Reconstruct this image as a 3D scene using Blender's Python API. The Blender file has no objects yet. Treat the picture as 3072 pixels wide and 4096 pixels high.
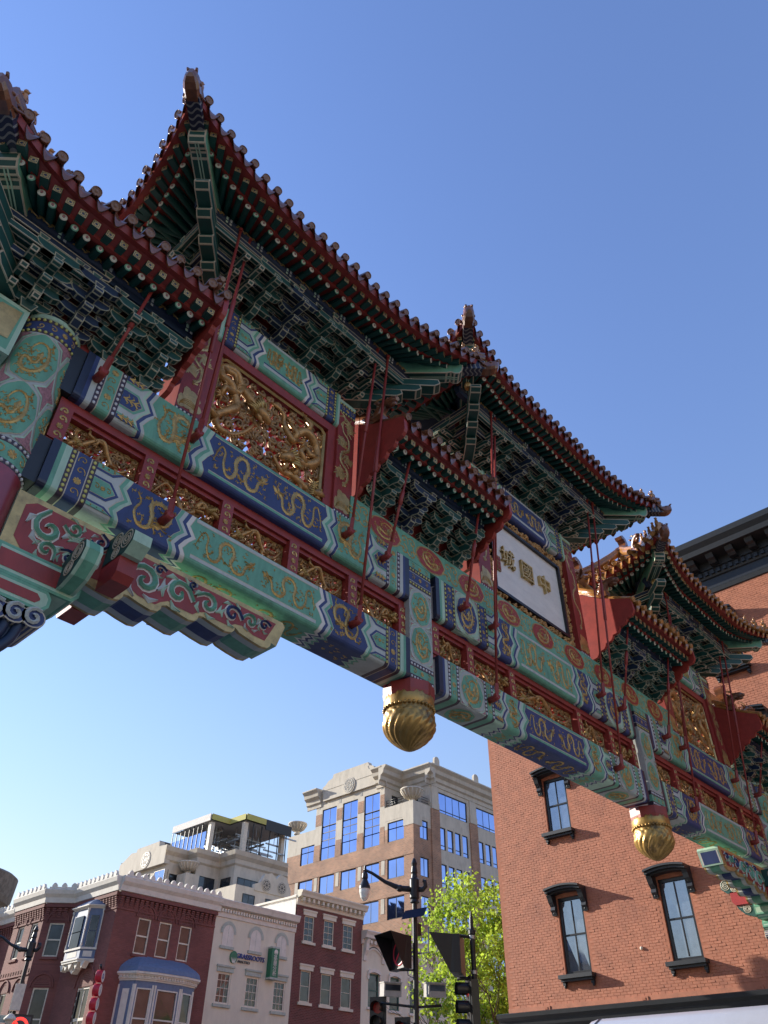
import bpy, bmesh, math, random
from math import sin, cos, pi, radians, sqrt, atan2, hypot
from mathutils import Matrix, Vector

sc = bpy.context.scene
C = sc.collection
rnd = random.Random(7)

# ------------------------------------------------------------------ camera
YAW, PITCH, ROLL = radians(43.718), radians(39.61), radians(0.752)
fw = Vector((cos(PITCH)*cos(YAW), cos(PITCH)*sin(YAW), sin(PITCH)))
r0 = fw.cross(Vector((0, 0, 1))).normalized(); u0 = r0.cross(fw)
r1 = r0*cos(ROLL)+u0*sin(ROLL); u1 = -r0*sin(ROLL)+u0*cos(ROLL)
cam = bpy.data.cameras.new('camera'); cam.sensor_fit = 'HORIZONTAL'; cam.sensor_width = 36
cam.lens = 36*3026.28/3072; cam.clip_start = .05; cam.clip_end = 3000
camo = bpy.data.objects.new('camera', cam); C.objects.link(camo)
camo.matrix_world = Matrix(((r1.x, u1.x, -fw.x, 0), (r1.y, u1.y, -fw.y, 0), (r1.z, u1.z, -fw.z, 1.6), (0, 0, 0, 1)))
sc.camera = camo
# ------------------------------------------------------------------ sky, sun, exposure
SUN = Vector((.30, -1, -.37)).normalized()           # the way the light travels
world = bpy.data.worlds.new('World'); sc.world = world; world.use_nodes = True
wn = world.node_tree.nodes; bg = wn['Background']
sky = wn.new('ShaderNodeTexSky'); sky.sky_type = 'NISHITA'; sky.sun_disc = False
sky.sun_elevation = math.asin(-SUN.z); sky.sun_rotation = atan2(-SUN.x, -SUN.y)
sky.air_density = 2.5; sky.dust_density = .05; sky.ozone_density = 5.0; sky.altitude = 50
tint = wn.new('ShaderNodeMixRGB'); tint.blend_type = 'MULTIPLY'; tint.inputs[0].default_value = 1; tint.inputs[2].default_value = (1.03, 1.00, 1.50, 1)
world.node_tree.links.new(sky.outputs[0], tint.inputs[1]); world.node_tree.links.new(tint.outputs[0], bg.inputs[0]); bg.inputs[1].default_value = .106
sl = bpy.data.lights.new('sun', 'SUN'); sl.energy = 5.0; sl.angle = radians(.53); sl.color = (1, .93, .82)
so = bpy.data.objects.new('sun', sl); C.objects.link(so)
so.rotation_euler = SUN.to_track_quat('-Z', 'Y').to_euler(); so.location = (-20, 60, 40)
sc.view_settings.view_transform = 'Standard'; sc.view_settings.look = 'None'
sc.view_settings.exposure = .85; sc.view_settings.gamma = 1

# ------------------------------------------------------------------ materials
MATS = {}
def mat(name, col, rough=.6, metal=0., var=.18, scale=6., bump=0., bscale=30., dirt=None, spec=.5, coat=0., trans=0., stretch=None):
    m = bpy.data.materials.new(name); m.use_nodes = True
    nt = m.node_tree; b = nt.nodes['Principled BSDF']; L = nt.links.new
    b.inputs['Roughness'].default_value = rough; b.inputs['Metallic'].default_value = metal
    b.inputs['Specular IOR Level'].default_value = spec
    b.inputs['Coat Weight'].default_value = coat; b.inputs['Coat Roughness'].default_value = .15
    tc = nt.nodes.new('ShaderNodeNewGeometry'); vec = tc.outputs['Position']
    if stretch:
        mp = nt.nodes.new('ShaderNodeMapping'); mp.inputs['Scale'].default_value = stretch
        L(vec, mp.inputs[0]); vec = mp.outputs[0]
    n = nt.nodes.new('ShaderNodeTexNoise'); n.inputs['Scale'].default_value = scale; n.inputs['Detail'].default_value = 6
    n.inputs['Roughness'].default_value = .65; L(vec, n.inputs['Vector'])
    r = nt.nodes.new('ShaderNodeValToRGB'); r.color_ramp.elements[0].position = .3; r.color_ramp.elements[1].position = .72
    r.color_ramp.elements[0].color = (*[c*(1-var) for c in col], 1); r.color_ramp.elements[1].color = (*[min(1, c*(1+var)) for c in col], 1)
    L(n.outputs[0], r.inputs[0]); out = r.outputs[0]
    if dirt:                                            # patchy wear with a shape of its own
        n2 = nt.nodes.new('ShaderNodeTexNoise'); n2.inputs['Scale'].default_value = dirt[1]; n2.inputs['Detail'].default_value = 8
        n2.inputs['Roughness'].default_value = .7; L(vec, n2.inputs['Vector'])
        r2 = nt.nodes.new('ShaderNodeValToRGB'); r2.color_ramp.elements[0].position = dirt[2]; r2.color_ramp.elements[1].position = dirt[2]+.14
        r2.color_ramp.elements[0].color = (0, 0, 0, 1); r2.color_ramp.elements[1].color = (dirt[3],)*3+(1,)
        L(n2.outputs[0], r2.inputs[0])
        mx = nt.nodes.new('ShaderNodeMixRGB'); L(r2.outputs[0], mx.inputs[0]); L(out, mx.inputs[1]); mx.inputs[2].default_value = (*dirt[0], 1)
        out = mx.outputs[0]
    L(out, b.inputs['Base Color'])
    if bump:
        n3 = nt.nodes.new('ShaderNodeTexNoise'); n3.inputs['Scale'].default_value = bscale; n3.inputs['Detail'].default_value = 5
        L(vec, n3.inputs['Vector'])
        bp = nt.nodes.new('ShaderNodeBump'); bp.inputs['Strength'].default_value = min(1, bump*40); bp.inputs['Distance'].default_value = bump
        L(n3.outputs[0], bp.inputs['Height']); L(bp.outputs[0], b.inputs['Normal'])
    if trans: b.inputs['Transmission Weight'].default_value = trans
    MATS[name] = m; return m

def brickmat(name, col, mortar, bw=.2, bh=.067, rough=.85, var=.25, bump=.006, ms=.012):
    m = bpy.data.materials.new(name); m.use_nodes = True
    nt = m.node_tree; b = nt.nodes['Principled BSDF']; L = nt.links.new; b.inputs['Roughness'].default_value = rough
    g = nt.nodes.new('ShaderNodeNewGeometry'); s = nt.nodes.new('ShaderNodeSeparateXYZ'); L(g.outputs['Position'], s.inputs[0])
    a = nt.nodes.new('ShaderNodeMath'); a.operation = 'ADD'; L(s.outputs[0], a.inputs[0]); L(s.outputs[1], a.inputs[1])
    c = nt.nodes.new('ShaderNodeCombineXYZ'); L(a.outputs[0], c.inputs[0]); L(s.outputs[2], c.inputs[1])
    t = nt.nodes.new('ShaderNodeTexBrick'); t.inputs['Scale'].default_value = 1
    t.inputs['Brick Width'].default_value = bw; t.inputs['Row Height'].default_value = bh; t.inputs['Mortar Size'].default_value = ms
    t.inputs['Color1'].default_value = (*[x*(1-var) for x in col], 1); t.inputs['Color2'].default_value = (*[x*(1+var) for x in col], 1)
    t.inputs['Mortar'].default_value = (*mortar, 1); t.inputs['Bias'].default_value = 0
    L(c.outputs[0], t.inputs['Vector'])
    n = nt.nodes.new('ShaderNodeTexNoise'); n.inputs['Scale'].default_value = .5; n.inputs['Detail'].default_value = 7; L(g.outputs['Position'], n.inputs['Vector'])
    r = nt.nodes.new('ShaderNodeValToRGB'); r.color_ramp.elements[0].position = .3; r.color_ramp.elements[1].position = .7
    r.color_ramp.elements[0].color = (.72, .72, .74, 1); r.color_ramp.elements[1].color = (1.12, 1.1, 1.08, 1); L(n.outputs[0], r.inputs[0])
    mx = nt.nodes.new('ShaderNodeMixRGB'); mx.blend_type = 'MULTIPLY'; mx.inputs[0].default_value = 1
    L(t.outputs[0], mx.inputs[1]); L(r.outputs[0], mx.inputs[2]); L(mx.outputs[0], b.inputs['Base Color'])
    bp = nt.nodes.new('ShaderNodeBump'); bp.inputs['Distance'].default_value = bump; bp.inputs['Strength'].default_value = .8; bp.invert = True
    L(t.outputs['Fac'], bp.inputs['Height']); L(bp.outputs[0], b.inputs['Normal'])
    MATS[name] = m; return m

mat('teal', (.14, .365, .24), .55, dirt=((.08, .20, .14), 4, .54, .65), scale=9, stretch=(1, 1, .3))
mat('pale_teal', (.40, .57, .42), .55, var=.15, dirt=((.23, .34, .25), 5, .56, .6), stretch=(1, 1, .3))
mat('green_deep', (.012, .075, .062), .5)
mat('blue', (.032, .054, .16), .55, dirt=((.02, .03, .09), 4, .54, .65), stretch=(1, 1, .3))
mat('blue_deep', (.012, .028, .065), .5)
mat('lilac', (.47, .50, .46), .6, var=.12, dirt=((.30, .29, .27), 5, .56, .6), stretch=(1, 1, .3))
mat('white_paint', (.70, .66, .58), .6, var=.12, dirt=((.42, .39, .33), 5, .57, .6), stretch=(1, 1, .3))
mat('bracket_line', (.37, .36, .25), .5, var=.2, scale=20)
mat('line', (.50, .44, .32), .5, var=.15, scale=20)
mat('maroon', (.29, .036, .028), .48, var=.2, dirt=((.17, .028, .022), 5, .53, .6), stretch=(1, 1, .35))
mat('red', (.36, .03, .028), .45, var=.15)
mat('rust_red', (.33, .04, .028), .5, var=.2)
mat('gold', (.47, .31, .10), .38, metal=.45, var=.3, scale=14, dirt=((.16, .11, .06), 11, .55, .6))
mat('gold_leaf', (.52, .36, .14), .36, metal=.5, var=.3, scale=5, stretch=(1, 1, 1), dirt=((.25, .17, .08), 6, .52, .6))
mat('gold_bright', (.46, .275, .08), .36, metal=.55, var=.25, scale=4, dirt=((.05, .033, .02), 3, .52, .85), bump=.006, bscale=25)
mat('gold_dark', (.36, .205, .08), .5, metal=.25, var=.4, scale=16, dirt=((.07, .05, .035), 9, .5, .7), bump=.006, bscale=60)
mat('wood_gold', (.50, .27, .09), .42, metal=.4, var=.35, scale=14, dirt=((.12, .085, .05), 9, .53, .75), bump=.012, bscale=38)
mat('char_gold', (.60, .42, .16), .42, metal=.15, var=.2, scale=12)
mat('black', (.012, .012, .014), .45)
mat('navy_end', (.016, .02, .045), .35)
mat('dots_ground', (.05, .03, .045), .5)
mat('bead', (.55, .52, .14), .35, var=.2)
mat('dot_white', (.62, .62, .62), .5)
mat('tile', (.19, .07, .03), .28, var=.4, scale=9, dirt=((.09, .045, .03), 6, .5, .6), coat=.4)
mat('tile_gold_lit', (.42, .19, .05), .28, var=.35, scale=9, dirt=((.16, .07, .03), 6, .52, .6), coat=.4)  # lighter copy of the tile: sunlight painted into the right-hand roofs; also ridge figures
mat('tile_face', (.22, .115, .075), .4, var=.3, scale=25)
mat('stripe_grey', (.24, .23, .21), .6)
mat('eye_white', (.55, .55, .45), .4)
mat('marble', (.78, .73, .65), .4, var=.1, scale=2.5, stretch=(1, 1, 2.5), dirt=((.50, .48, .46), 6, .58, .55))
mat('lilac_ground', (.40, .43, .40), .55, var=.1)
mat('pink_dot', (.34, .16, .17), .6, var=.4, scale=40)
mat('iron', (.02, .021, .024), .4, metal=.3)
mat('steel', (.35, .36, .38), .35, metal=.8)
mat('column_lacquer', (.27, .035, .045), .32, var=.12, coat=.5)
mat('stone_dark', (.20, .17, .135), .9, var=.35, scale=1.2, dirt=((.09, .075, .06), .8, .5, .7))
mat('asphalt', (.07, .068, .065), .9, bump=.004, bscale=60)
mat('concrete', (.36, .345, .32), .9, var=.12, bump=.002)
mat('stone_pale', (.57, .52, .43), .85, var=.12, scale=1.5, dirt=((.38, .34, .27), .9, .53, .6), stretch=(1, 1, .4))
mat('road_paint', (.75, .75, .72), .7)
brickmat('brick_office', (.38, .185, .105), (.46, .37, .28), .4, .134, var=.22, ms=.02)
brickmat('brick_dark', (.15, .042, .036), (.22, .12, .095), .25, .085)
brickmat('brick_brown', (.21, .075, .062), (.19, .075, .062), .24, .08, var=.12, ms=.008)
mat('brick_paint', (.41, .155, .085), .75, var=.2, scale=3, dirt=((.26, .098, .06), .7, .54, .6), bump=.006, bscale=40)
mat('mortar_paint', (.38, .142, .078), .85, var=.2)
mat('cream_paint', (.66, .61, .48), .8, var=.08, scale=2, dirt=((.54, .50, .39), 1.3, .56, .6), stretch=(1, 1, .4))
mat('cream_white', (.67, .63, .55), .75, var=.1, scale=3, dirt=((.48, .43, .35), 2, .56, .6))
mat('sage', (.40, .44, .38), .7)
mat('stucco_white', (.78, .74, .68)
    , .9, bump=.02, bscale=6)
mat('window_white', (.68, .62, .50), .6)
mat('slate_blue', (.12, .165, .26), .6, var=.15)
mat('charcoal', (.016, .019, .023), .45, var=.2)
mat('frame_black', (.010, .011, .013), .35)
mat('frame_green', (.03, .09, .07), .5)
mat('glass_dark', (.06, .07, .085), .05, metal=.6, var=.3, scale=1.5, bump=.006, bscale=1.6)
mat('glass_office', (.30, .40, .72), .04, metal=1., var=.12, scale=.25, bump=.004, bscale=.5)
mat('glass_sky', (.30, .34, .40), .04, metal=.8, var=.1, bump=.004, bscale=1.3)
mat('interior', (.12, .12, .12), .9)
mat('bus_paint', (.36, .37, .42), .35, var=.04, coat=.3)
mat('red_light', (.30, .01, .01), .3)
mat('sign_red', (.50, .02, .04), .4)
mat('sign_green', (.02, .16, .08), .5)
mat('sign_blue', (.03, .06, .25), .5)
mat('yellow_board', (.50, .47, .14), .8, var=.1)
mat('bark', (.055, .042, .032), .9, bump=.01, bscale=20)
mat('lens_glass', (.75, .75, .70), .1, var=.05)
mat('solar', (.015, .018, .04), .15, metal=.3)
def leafmat(name, col):
    m = bpy.data.materials.new(name); m.use_nodes = True
    nt = m.node_tree; b = nt.nodes['Principled BSDF']; L = nt.links.new
    o = nt.nodes.new('ShaderNodeNewGeometry'); r = nt.nodes.new('ShaderNodeValToRGB')
    r.color_ramp.elements[0].color = (*[c*.6 for c in col], 1); r.color_ramp.elements[1].color = (*[c*1.5 for c in col], 1)
    L(o.outputs['Random Per Island'], r.inputs[0]); L(r.outputs[0], b.inputs['Base Color']); b.inputs['Roughness'].default_value = .55
    t = nt.nodes.new('ShaderNodeBsdfTranslucent'); L(r.outputs[0], t.inputs[0])
    mx = nt.nodes.new('ShaderNodeMixShader'); mx.inputs[0].default_value = .6; L(b.outputs[0], mx.inputs[1]); L(t.outputs[0], mx.inputs[2])
    L(mx.outputs[0], nt.nodes['Material Output'].inputs[0]); MATS[name] = m
leafmat('leaf', (.33, .45, .05))
def emis(name, col, s):
    m = bpy.data.materials.new(name); m.use_nodes = True; b = m.node_tree.nodes['Principled BSDF']
    b.inputs['Base Color'].default_value = (*col, 1); b.inputs['Emission Color'].default_value = (*col, 1); b.inputs['Emission Strength'].default_value = s
    MATS[name] = m
emis('led_red', (.9, .04, .03), 1.2)

# ------------------------------------------------------------------ mesh helper
V = Vector
class MB:
    def __init__(s): s.v = []; s.f = []; s.m = []; s.mats = []; s.sm = []
    def mi(s, name):
        if name not in s.mats: s.mats.append(name)
        return s.mats.index(name)
    def poly(s, pts, m, smooth=False):
        n = len(s.v); s.v += [tuple(p) for p in pts]; s.f.append(tuple(range(n, n+len(pts)))); s.m.append(s.mi(m)); s.sm.append(smooth)
    def grid(s, rows, m, smooth=True, close=False, cap=None):
        n = len(s.v); k = len(rows[0]); i_m = s.mi(m)
        for r in rows: s.v += [tuple(p) for p in r]
        for i in range(len(rows)-1):
            for j in range(k if close else k-1):
                j2 = (j+1) % k
                s.f.append((n+i*k+j, n+i*k+j2, n+(i+1)*k+j2, n+(i+1)*k+j)); s.m.append(i_m); s.sm.append(smooth)
        if cap:
            s.f.append(tuple(n+j for j in range(k))[::-1]); s.m.append(s.mi(cap)); s.sm.append(False)
            q = n+(len(rows)-1)*k
            s.f.append(tuple(q+j for j in range(k))); s.m.append(s.mi(cap)); s.sm.append(False)
    def box(s, x0, x1, y0, y1, z0, z1, m, line=None, t=.012, skip=''):
        p = [(x, y, z) for x in (x0, x1) for y in (y0, y1) for z in (z0, z1)]
        s.hexa(p, m, line, t, skip)
    def hexa(s, p, m, line=None, t=.012, skip=''):
        F = {'l': (0, 1, 3, 2), 'r': (4, 6, 7, 5), 'f': (0, 4, 5, 1), 'b': (2, 3, 7, 6), 'd': (0, 2, 6, 4), 'u': (1, 5, 7, 3)}
        for k, ix in F.items():
            if k in skip: continue
            q = [p[i] for i in ix]
            if line: s.opoly(q, m, line, t)
            else: s.poly(q, m)
    def opoly(s, pts, m, line, t):
        P = [V(p) for p in pts]; n = len(P)
        nor = V((0, 0, 0))
        for i in range(n): nor += (P[i]-P[0]).cross(P[(i+1) % n]-P[0])
        if nor.length < 1e-9: return
        nor.normalize(); I = []
        for i in range(n):
            a = (P[i]-P[i-1]); b = (P[(i+1) % n]-P[i])
            if a.length < 1e-6 or b.length < 1e-6: s.poly(pts, m); return
            a.normalize(); b.normalize(); na = nor.cross(a); nb = nor.cross(b)
            d = 1+na.dot(nb)
            if d < .2: d = .2
            I.append(P[i]+(na+nb)*(t/d))
        mn = min((P[i]-P[(i+1) % n]).length for i in range(n))
        if mn < 2.2*t and n == 4: s.poly(pts, line); return
        for i in range(n): s.poly((P[i], P[(i+1) % n], I[(i+1) % n], I[i]), line)
        s.poly(I, m)
    def tube(s, pts, rad, m, n=8, cap=True, smooth=True):
        P = [V(p) for p in pts]
        if not hasattr(rad, '__len__'): rad = [rad]*len(P)
        rows = []; ref = None
        for i, p in enumerate(P):
            d = (P[min(i+1, len(P)-1)]-P[max(i-1, 0)])
            if d.length < 1e-9: d = V((0, 0, 1))
            d.normalize()
            if ref is None: ref = V((0, 0, 1)) if abs(d.z) < .9 else V((1, 0, 0))
            a = d.cross(ref).normalized(); b = a.cross(d); ref = b
            rows.append([p+(a*cos(2*pi*j/n)+b*sin(2*pi*j/n))*rad[i] for j in range(n)])
        s.grid(rows, m, smooth, True, m if cap else None)
    def lathe(s, prof, m, c=(0, 0, 0), n=24, smooth=True, ms=None):
        for i in range(len(prof)-1):
            rows = [[(c[0]+r*cos(2*pi*j/n), c[1]+r*sin(2*pi*j/n), c[2]+z) for j in range(n)] for r, z in prof[i:i+2]]
            s.grid(rows, ms[i] if ms else m, smooth, True)
    def prism(s, poly, f, d0, d1, mf, msd=None, line=None, t=.012, sides=True):
        """poly: 2-D outline; f(u, v, d) -> 3-D"""
        a = [f(u, v, d0) for u, v in poly]; b = [f(u, v, d1) for u, v in poly]
        if line: s.opoly(a, mf, line, t); s.opoly(b[::-1], mf, line, t)
        else: s.poly(a, mf); s.poly(b[::-1], mf)
        if sides:
            n = len(poly)
            for i in range(n):
                q = (a[i], b[i], b[(i+1) % n], a[(i+1) % n])
                if line: s.opoly(q, msd or mf, line, t)
                else: s.poly(q, msd or mf)
    def ball(s, c, r, m, n=8, k=6, sq=(1, 1, 1)):
        rows = [[(c[0]+r*sq[0]*sin(pi*i/k)*cos(2*pi*j/n), c[1]+r*sq[1]*sin(pi*i/k)*sin(2*pi*j/n), c[2]+r*sq[2]*cos(pi*i/k)) for j in range(n)] for i in range(k+1)]
        s.grid(rows, m, True, True)
    def mesh(s, name):
        me = bpy.data.meshes.new(name); me.from_pydata(s.v, [], s.f)
        for n in s.mats: me.materials.append(MATS[n])
        me.polygons.foreach_set('material_index', s.m); me.polygons.foreach_set('use_smooth', s.sm)
        me.update(); return me
I4 = Matrix.Identity(4); W = {}
def put(name, me, parent=None, mx=I4, label=None, cat=None, group=None, kind=None):
    if isinstance(me, MB): me = me.mesh(name)
    o = bpy.data.objects.new(name, me); C.objects.link(o)
    if parent is not None:
        o.parent = parent; o.matrix_parent_inverse = W[parent.name].inverted()
    o.matrix_basis = mx; W[o.name] = mx.copy()
    if label: o['label'] = label
    if cat: o['category'] = cat
    if group: o['group'] = group
    if kind: o['kind'] = kind
    return o
def thing(name, loc, label, cat, group=None):
    return put(name, None, None, Matrix.Translation(V(loc)), label, cat, group)
def T(x, y, z): return Matrix.Translation(V((x, y, z)))
def frame(o, yax, up=(0, 0, 1)):
    y = V(yax).normalized(); x = y.cross(V(up)).normalized(); z = x.cross(y)
    return Matrix(((x.x, y.x, z.x, o[0]), (x.y, y.y, z.y, o[1]), (x.z, y.z, z.z, o[2]), (0, 0, 0, 1)))
def text_mesh(s, size, m, depth=.01, spacing=1.):
    cu = bpy.data.curves.new('t', 'FONT'); cu.body = s; cu.size = size; cu.extrude = depth; cu.align_x = 'CENTER'; cu.align_y = 'CENTER'
    cu.space_character = spacing; cu.resolution_u = 2
    o = bpy.data.objects.new('t', cu); C.objects.link(o)
    dg = bpy.context.evaluated_depsgraph_get(); me = bpy.data.meshes.new_from_object(o.evaluated_get(dg))
    bpy.data.objects.remove(o); bpy.data.curves.remove(cu)
    me.materials.clear(); me.materials.append(MATS[m]); return me
# ------------------------------------------------------------------ painted and carved ornament
def cat(pts, n=6, closed=False):
    P = [V((*p, 0)) if len(p) == 2 else V(p) for p in pts]; out = []
    N = len(P)
    for i in range(N if closed else N-1):
        a, b = (P[i-1] if (i or closed) else P[0]*2-P[1]), P[i]
        c = P[(i+1) % N]; d = P[(i+2) % N] if (closed or i+2 < N) else c*2-b
        for j in range(n):
            t = j/n; t2 = t*t; t3 = t2*t
            out.append(.5*((2*b)+(c-a)*t+(2*a-5*b+4*c-d)*t2+(3*b-a-3*c+d)*t3))
    if not closed: out.append(P[-1])
    return out
def ribbon(mb, pts, w, f, m, h=.008):
    n = len(pts)
    if not hasattr(w, '__len__'): w = [w]*n
    rows = []
    for i in range(n):
        a = pts[max(i-1, 0)]; b = pts[min(i+1, n-1)]; dx, dy = b[0]-a[0], b[1]-a[1]; L = hypot(dx, dy) or 1
        nx, ny = -dy/L*w[i], dx/L*w[i]; p = pts[i]
        rows.append([f(p[0]+nx, p[1]+ny, .002), f(p[0], p[1], h), f(p[0]-nx, p[1]-ny, .002)])
    mb.grid(rows, m, False)
def spiral(cx, cy, r, turns, a0, sgn=1, n=10, tail=0.):
    out = []
    for i in range(n+1):
        t = i/n; a = a0+sgn*turns*2*pi*t; rr = r*(1-.85*t)
        out.append((cx+rr*cos(a), cy+rr*sin(a)))
    if tail:
        a = a0; tx, ty = sgn*sin(a), -sgn*cos(a)
        out.insert(0, (cx+r*cos(a)+tx*tail, cy+r*sin(a)+ty*tail))
    return out
def dragon(mb, f, u0, u1, v0, v1, kind='long', flip=False, m='gold', seed=0, h=.010, squig=10):
    R = random.Random(seed); w = u1-u0; H = v1-v0; S = H if kind != 'oval' else min(w, H)
    ctl = {'long': [(.02, .30), (.06, .62), (.12, .88), (.19, .76), (.19, .42), (.25, .13), (.35, .12), (.41, .38), (.39, .68), (.46, .90), (.57, .88), (.62, .62), (.58, .34), (.66, .12), (.78, .18), (.82, .46), (.90, .60)],
           'box': [(.12, .92), (.22, .72), (.14, .42), (.26, .14), (.46, .18), (.50, .48), (.44, .78), (.62, .92), (.84, .76), (.82, .46), (.66, .36)],
           'oval': [(.40, .52), (.34, .70), (.50, .86), (.72, .78), (.80, .50), (.66, .22), (.40, .14), (.22, .30), (.26, .48), (.52, .36), (.62, .52)],
           'tall': [(.5, .98), (.25, .90), (.3, .78), (.7, .70), (.72, .56), (.3, .48), (.25, .36), (.7, .28), (.75, .16), (.5, .08)]}[kind]
    g = (lambda p: (u0+w*(1-p[0] if flip else p[0]), v0+H*p[1]))
    B = cat([g(p) for p in ctl], 5); n = len(B)
    bw = .054*S if kind != 'tall' else .085*w
    wd = [bw*min(1, .25+1.6*(i/n))*(1 if i < n*.85 else .8) for i in range(n)]
    ribbon(mb, B, wd, f, m, h)
    for i in range(3, n-3, 2):                              # dorsal fins and belly plates
        dd = (B[i+1]-B[i-1]).normalized(); nn = V((-dd.y, dd.x, 0))
        for sg in (1, -1): a_ = B[i]+nn*sg*wd[i]*.7; b_ = B[i]+nn*sg*wd[i]*1.55-dd*wd[i]*.5; ribbon(mb, [(a_.x, a_.y), (b_.x, b_.y)], [wd[i]*.34, wd[i]*.08], f, m, h*.7)
    # head, horns, whiskers
    d = (B[-1]-B[-4]).normalized(); nr = V((-d.y, d.x, 0)); p = B[-1]
    def loc(a, b): q = p+d*a*S+nr*b*S; return (q.x, q.y)
    k = .9 if kind != 'tall' else .5*w/H*1.6
    L2 = lambda a, b: loc(a*k, b*k)
    ribbon(mb, [L2(-.05, .02), L2(.05, .06), L2(.16, .05), L2(.22, .07)], [.05*S*k, .085*S*k, .05*S*k, .02*S*k], f, m, h*1.5)
    ribbon(mb, [L2(-.02, -.04), L2(.08, -.07), L2(.16, -.06)], [.03*S*k, .03*S*k, .012*S*k], f, m, h)
    for q in (-1, 1): ribbon(mb, [L2(-.02, .05*q), L2(-.12, .12*q+.03), L2(-.22, .13*q+.05)], [.016*S, .014*S, .005*S], f, m, h)
    for q in (-.10, -.03, .05, .12): ribbon(mb, [L2(-.04, q*.6), L2(-.12, q*1.3), L2(-.19, q*1.7+.02)], [.018*S*k, .014*S*k, .004*S*k], f, m, h)
    # legs with claws
    for fr, sg in ((.28, 1), (.42, -1), (.62, 1), (.76, -1)):
        i = int(fr*n); q = B[i]; dd = (B[min(i+1, n-1)]-B[i-1]).normalized(); nn = V((-dd.y, dd.x, 0))*sg
        Lg = .15*S*k if kind != 'tall' else .22*w
        e1 = q+nn*Lg*.7+dd*Lg*.35; e2 = e1+nn*Lg*.5-dd*Lg*.5
        if not (u0 < e2.x < u1 and v0 < e2.y < v1): continue
        ribbon(mb, [(q.x, q.y), (e1.x, e1.y), (e2.x, e2.y)], [.032*S*k, .03*S*k, .018*S*k], f, m, h)
        for a in (-1.1, -.4, .3, 1.0):
            c = e2+(nn*cos(a)+dd*sin(a)-dd*.3)*Lg*.5
            ribbon(mb, [(e2.x, e2.y), (c.x, c.y)], [.014*S*k, .004*S*k], f, m, h*.8)
    for fr in (.02, .05, .09):
        i = int(fr*n); q = B[i]
        for a in range(2):
            an = R.uniform(0, 2*pi); ribbon(mb, [(q.x, q.y), (q.x+.06*S*cos(an), q.y+.06*S*sin(an)), (q.x+.12*S*cos(an+.5), q.y+.12*S*sin(an+.5))], [.012*S, .01*S, .003*S], f, m, h*.7)
    # small flames and cloud wisps
    c = 0; tries = 0
    while c < squig and tries < squig*12:
        tries += 1; x = R.uniform(u0+.04*S, u1-.04*S); y = R.uniform(v0+.05*S, v1-.05*S)
        if kind == 'oval' and ((x-(u0+u1)/2)/(w*.46))**2+((y-(v0+v1)/2)/(H*.46))**2 > 1: continue
        if min((x-b.x)**2+(y-b.y)**2 for b in B) < (.085*S)**2: continue
        an = R.uniform(0, 2*pi); s = S*R.uniform(.045, .075)
        ribbon(mb, [(x-s*cos(an), y-s*sin(an)), (x+s*.5*cos(an+1.7), y+s*.5*sin(an+1.7)), (x, y), (x+s*.6*cos(an-1.4), y+s*.6*sin(an-1.4)), (x+s*1.2*cos(an), y+s*1.2*sin(an))], [.005*S, .017*S, .019*S, .015*S, .005*S], f, m, h*.6); c += 1
def scrolls(mb, f, u0, u1, v0, v1, m='gold', cell=.11, w=.007, seed=0, h=.006):
    """running vine scroll filling a band, a flower every few curls"""
    R = random.Random(seed); Lu, Lv = u1-u0, v1-v0; vert = Lv > Lu
    Ln, Wd = (Lv, Lu) if vert else (Lu, Lv)
    n = max(1, int(Ln/cell))
    g = (lambda a, b: f(u0+b*Wd, v0+a*Ln, 0) if False else None)
    def F(a, b, hh): return f(u0+b, v0+a, hh) if vert else f(u0+a, v0+b, hh)
    for i in range(n):
        c = (i+.5)*Ln/n; sg = 1 if i % 2 else -1; r = min(.42*Wd, .48*Ln/n)
        if i % 3 == 1:
            for k in range(8):
                a = 2*pi*k/8; q = (c+r*.8*cos(a), Wd/2+r*.8*sin(a))
                ribbon(mb, [(c, Wd/2), q], [r*.16, r*.22], F, m, h)
        else: ribbon(mb, spiral(c, Wd/2, r, .95, -sg*pi/2, sg, 8, tail=r*.7), [w]*10, F, m, h)
def patch(mb, poly, f, m, h=.004):
    mb.poly([f(u, v, h) for u, v in poly], m)
def ellipse(cx, cy, a, b, n=20, lobes=0, amp=0.):
    return [(cx+a*(1+amp*cos(lobes*t))*cos(t), cy+b*(1+amp*cos(lobes*t))*sin(t)) for t in [2*pi*i/n for i in range(n)]]
def medallion(mb, f, cx, cy, a, b, ground, rim='line', seed=0, kind='oval', m='gold', squig=14):
    patch(mb, ellipse(cx, cy, a, b, 28, 8, .03), f, rim, .003); patch(mb, ellipse(cx, cy, a*.95, b*.95, 28, 8, .03), f, ground, .0055)
    dragon(mb, lambda u, v, h: f(u, v, h+.006), cx-a*.88, cx+a*.88, cy-b*.88, cy+b*.88, kind, seed % 2 == 1, m, seed, .008, squig)
def spandrels(mb, f, cx, cy, a, b, m='pale_teal', m2='pink_dot'):
    for sx in (-1, 1):
        for sy in (-1, 1):
            p = [(cx+sx*a, cy+sy*b), (cx+sx*a*.36, cy+sy*b), (cx+sx*a*.70, cy+sy*b*.86), (cx+sx*a*.86, cy+sy*b*.72), (cx+sx*a, cy+sy*b*.34)]
            patch(mb, p, f, 'line', .003)
            q = [(cx+sx*a+(u-cx-sx*a)*.86-sx*.004, cy+sy*b+(v-cy-sy*b)*.86-sy*.004) for u, v in p]; patch(mb, q, f, m, .005)
            q = [(cx+sx*a+(u-cx-sx*a)*.5-sx*.012, cy+sy*b+(v-cy-sy*b)*.5-sy*.012) for u, v in p]; patch(mb, q, f, m2, .007)

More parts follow.
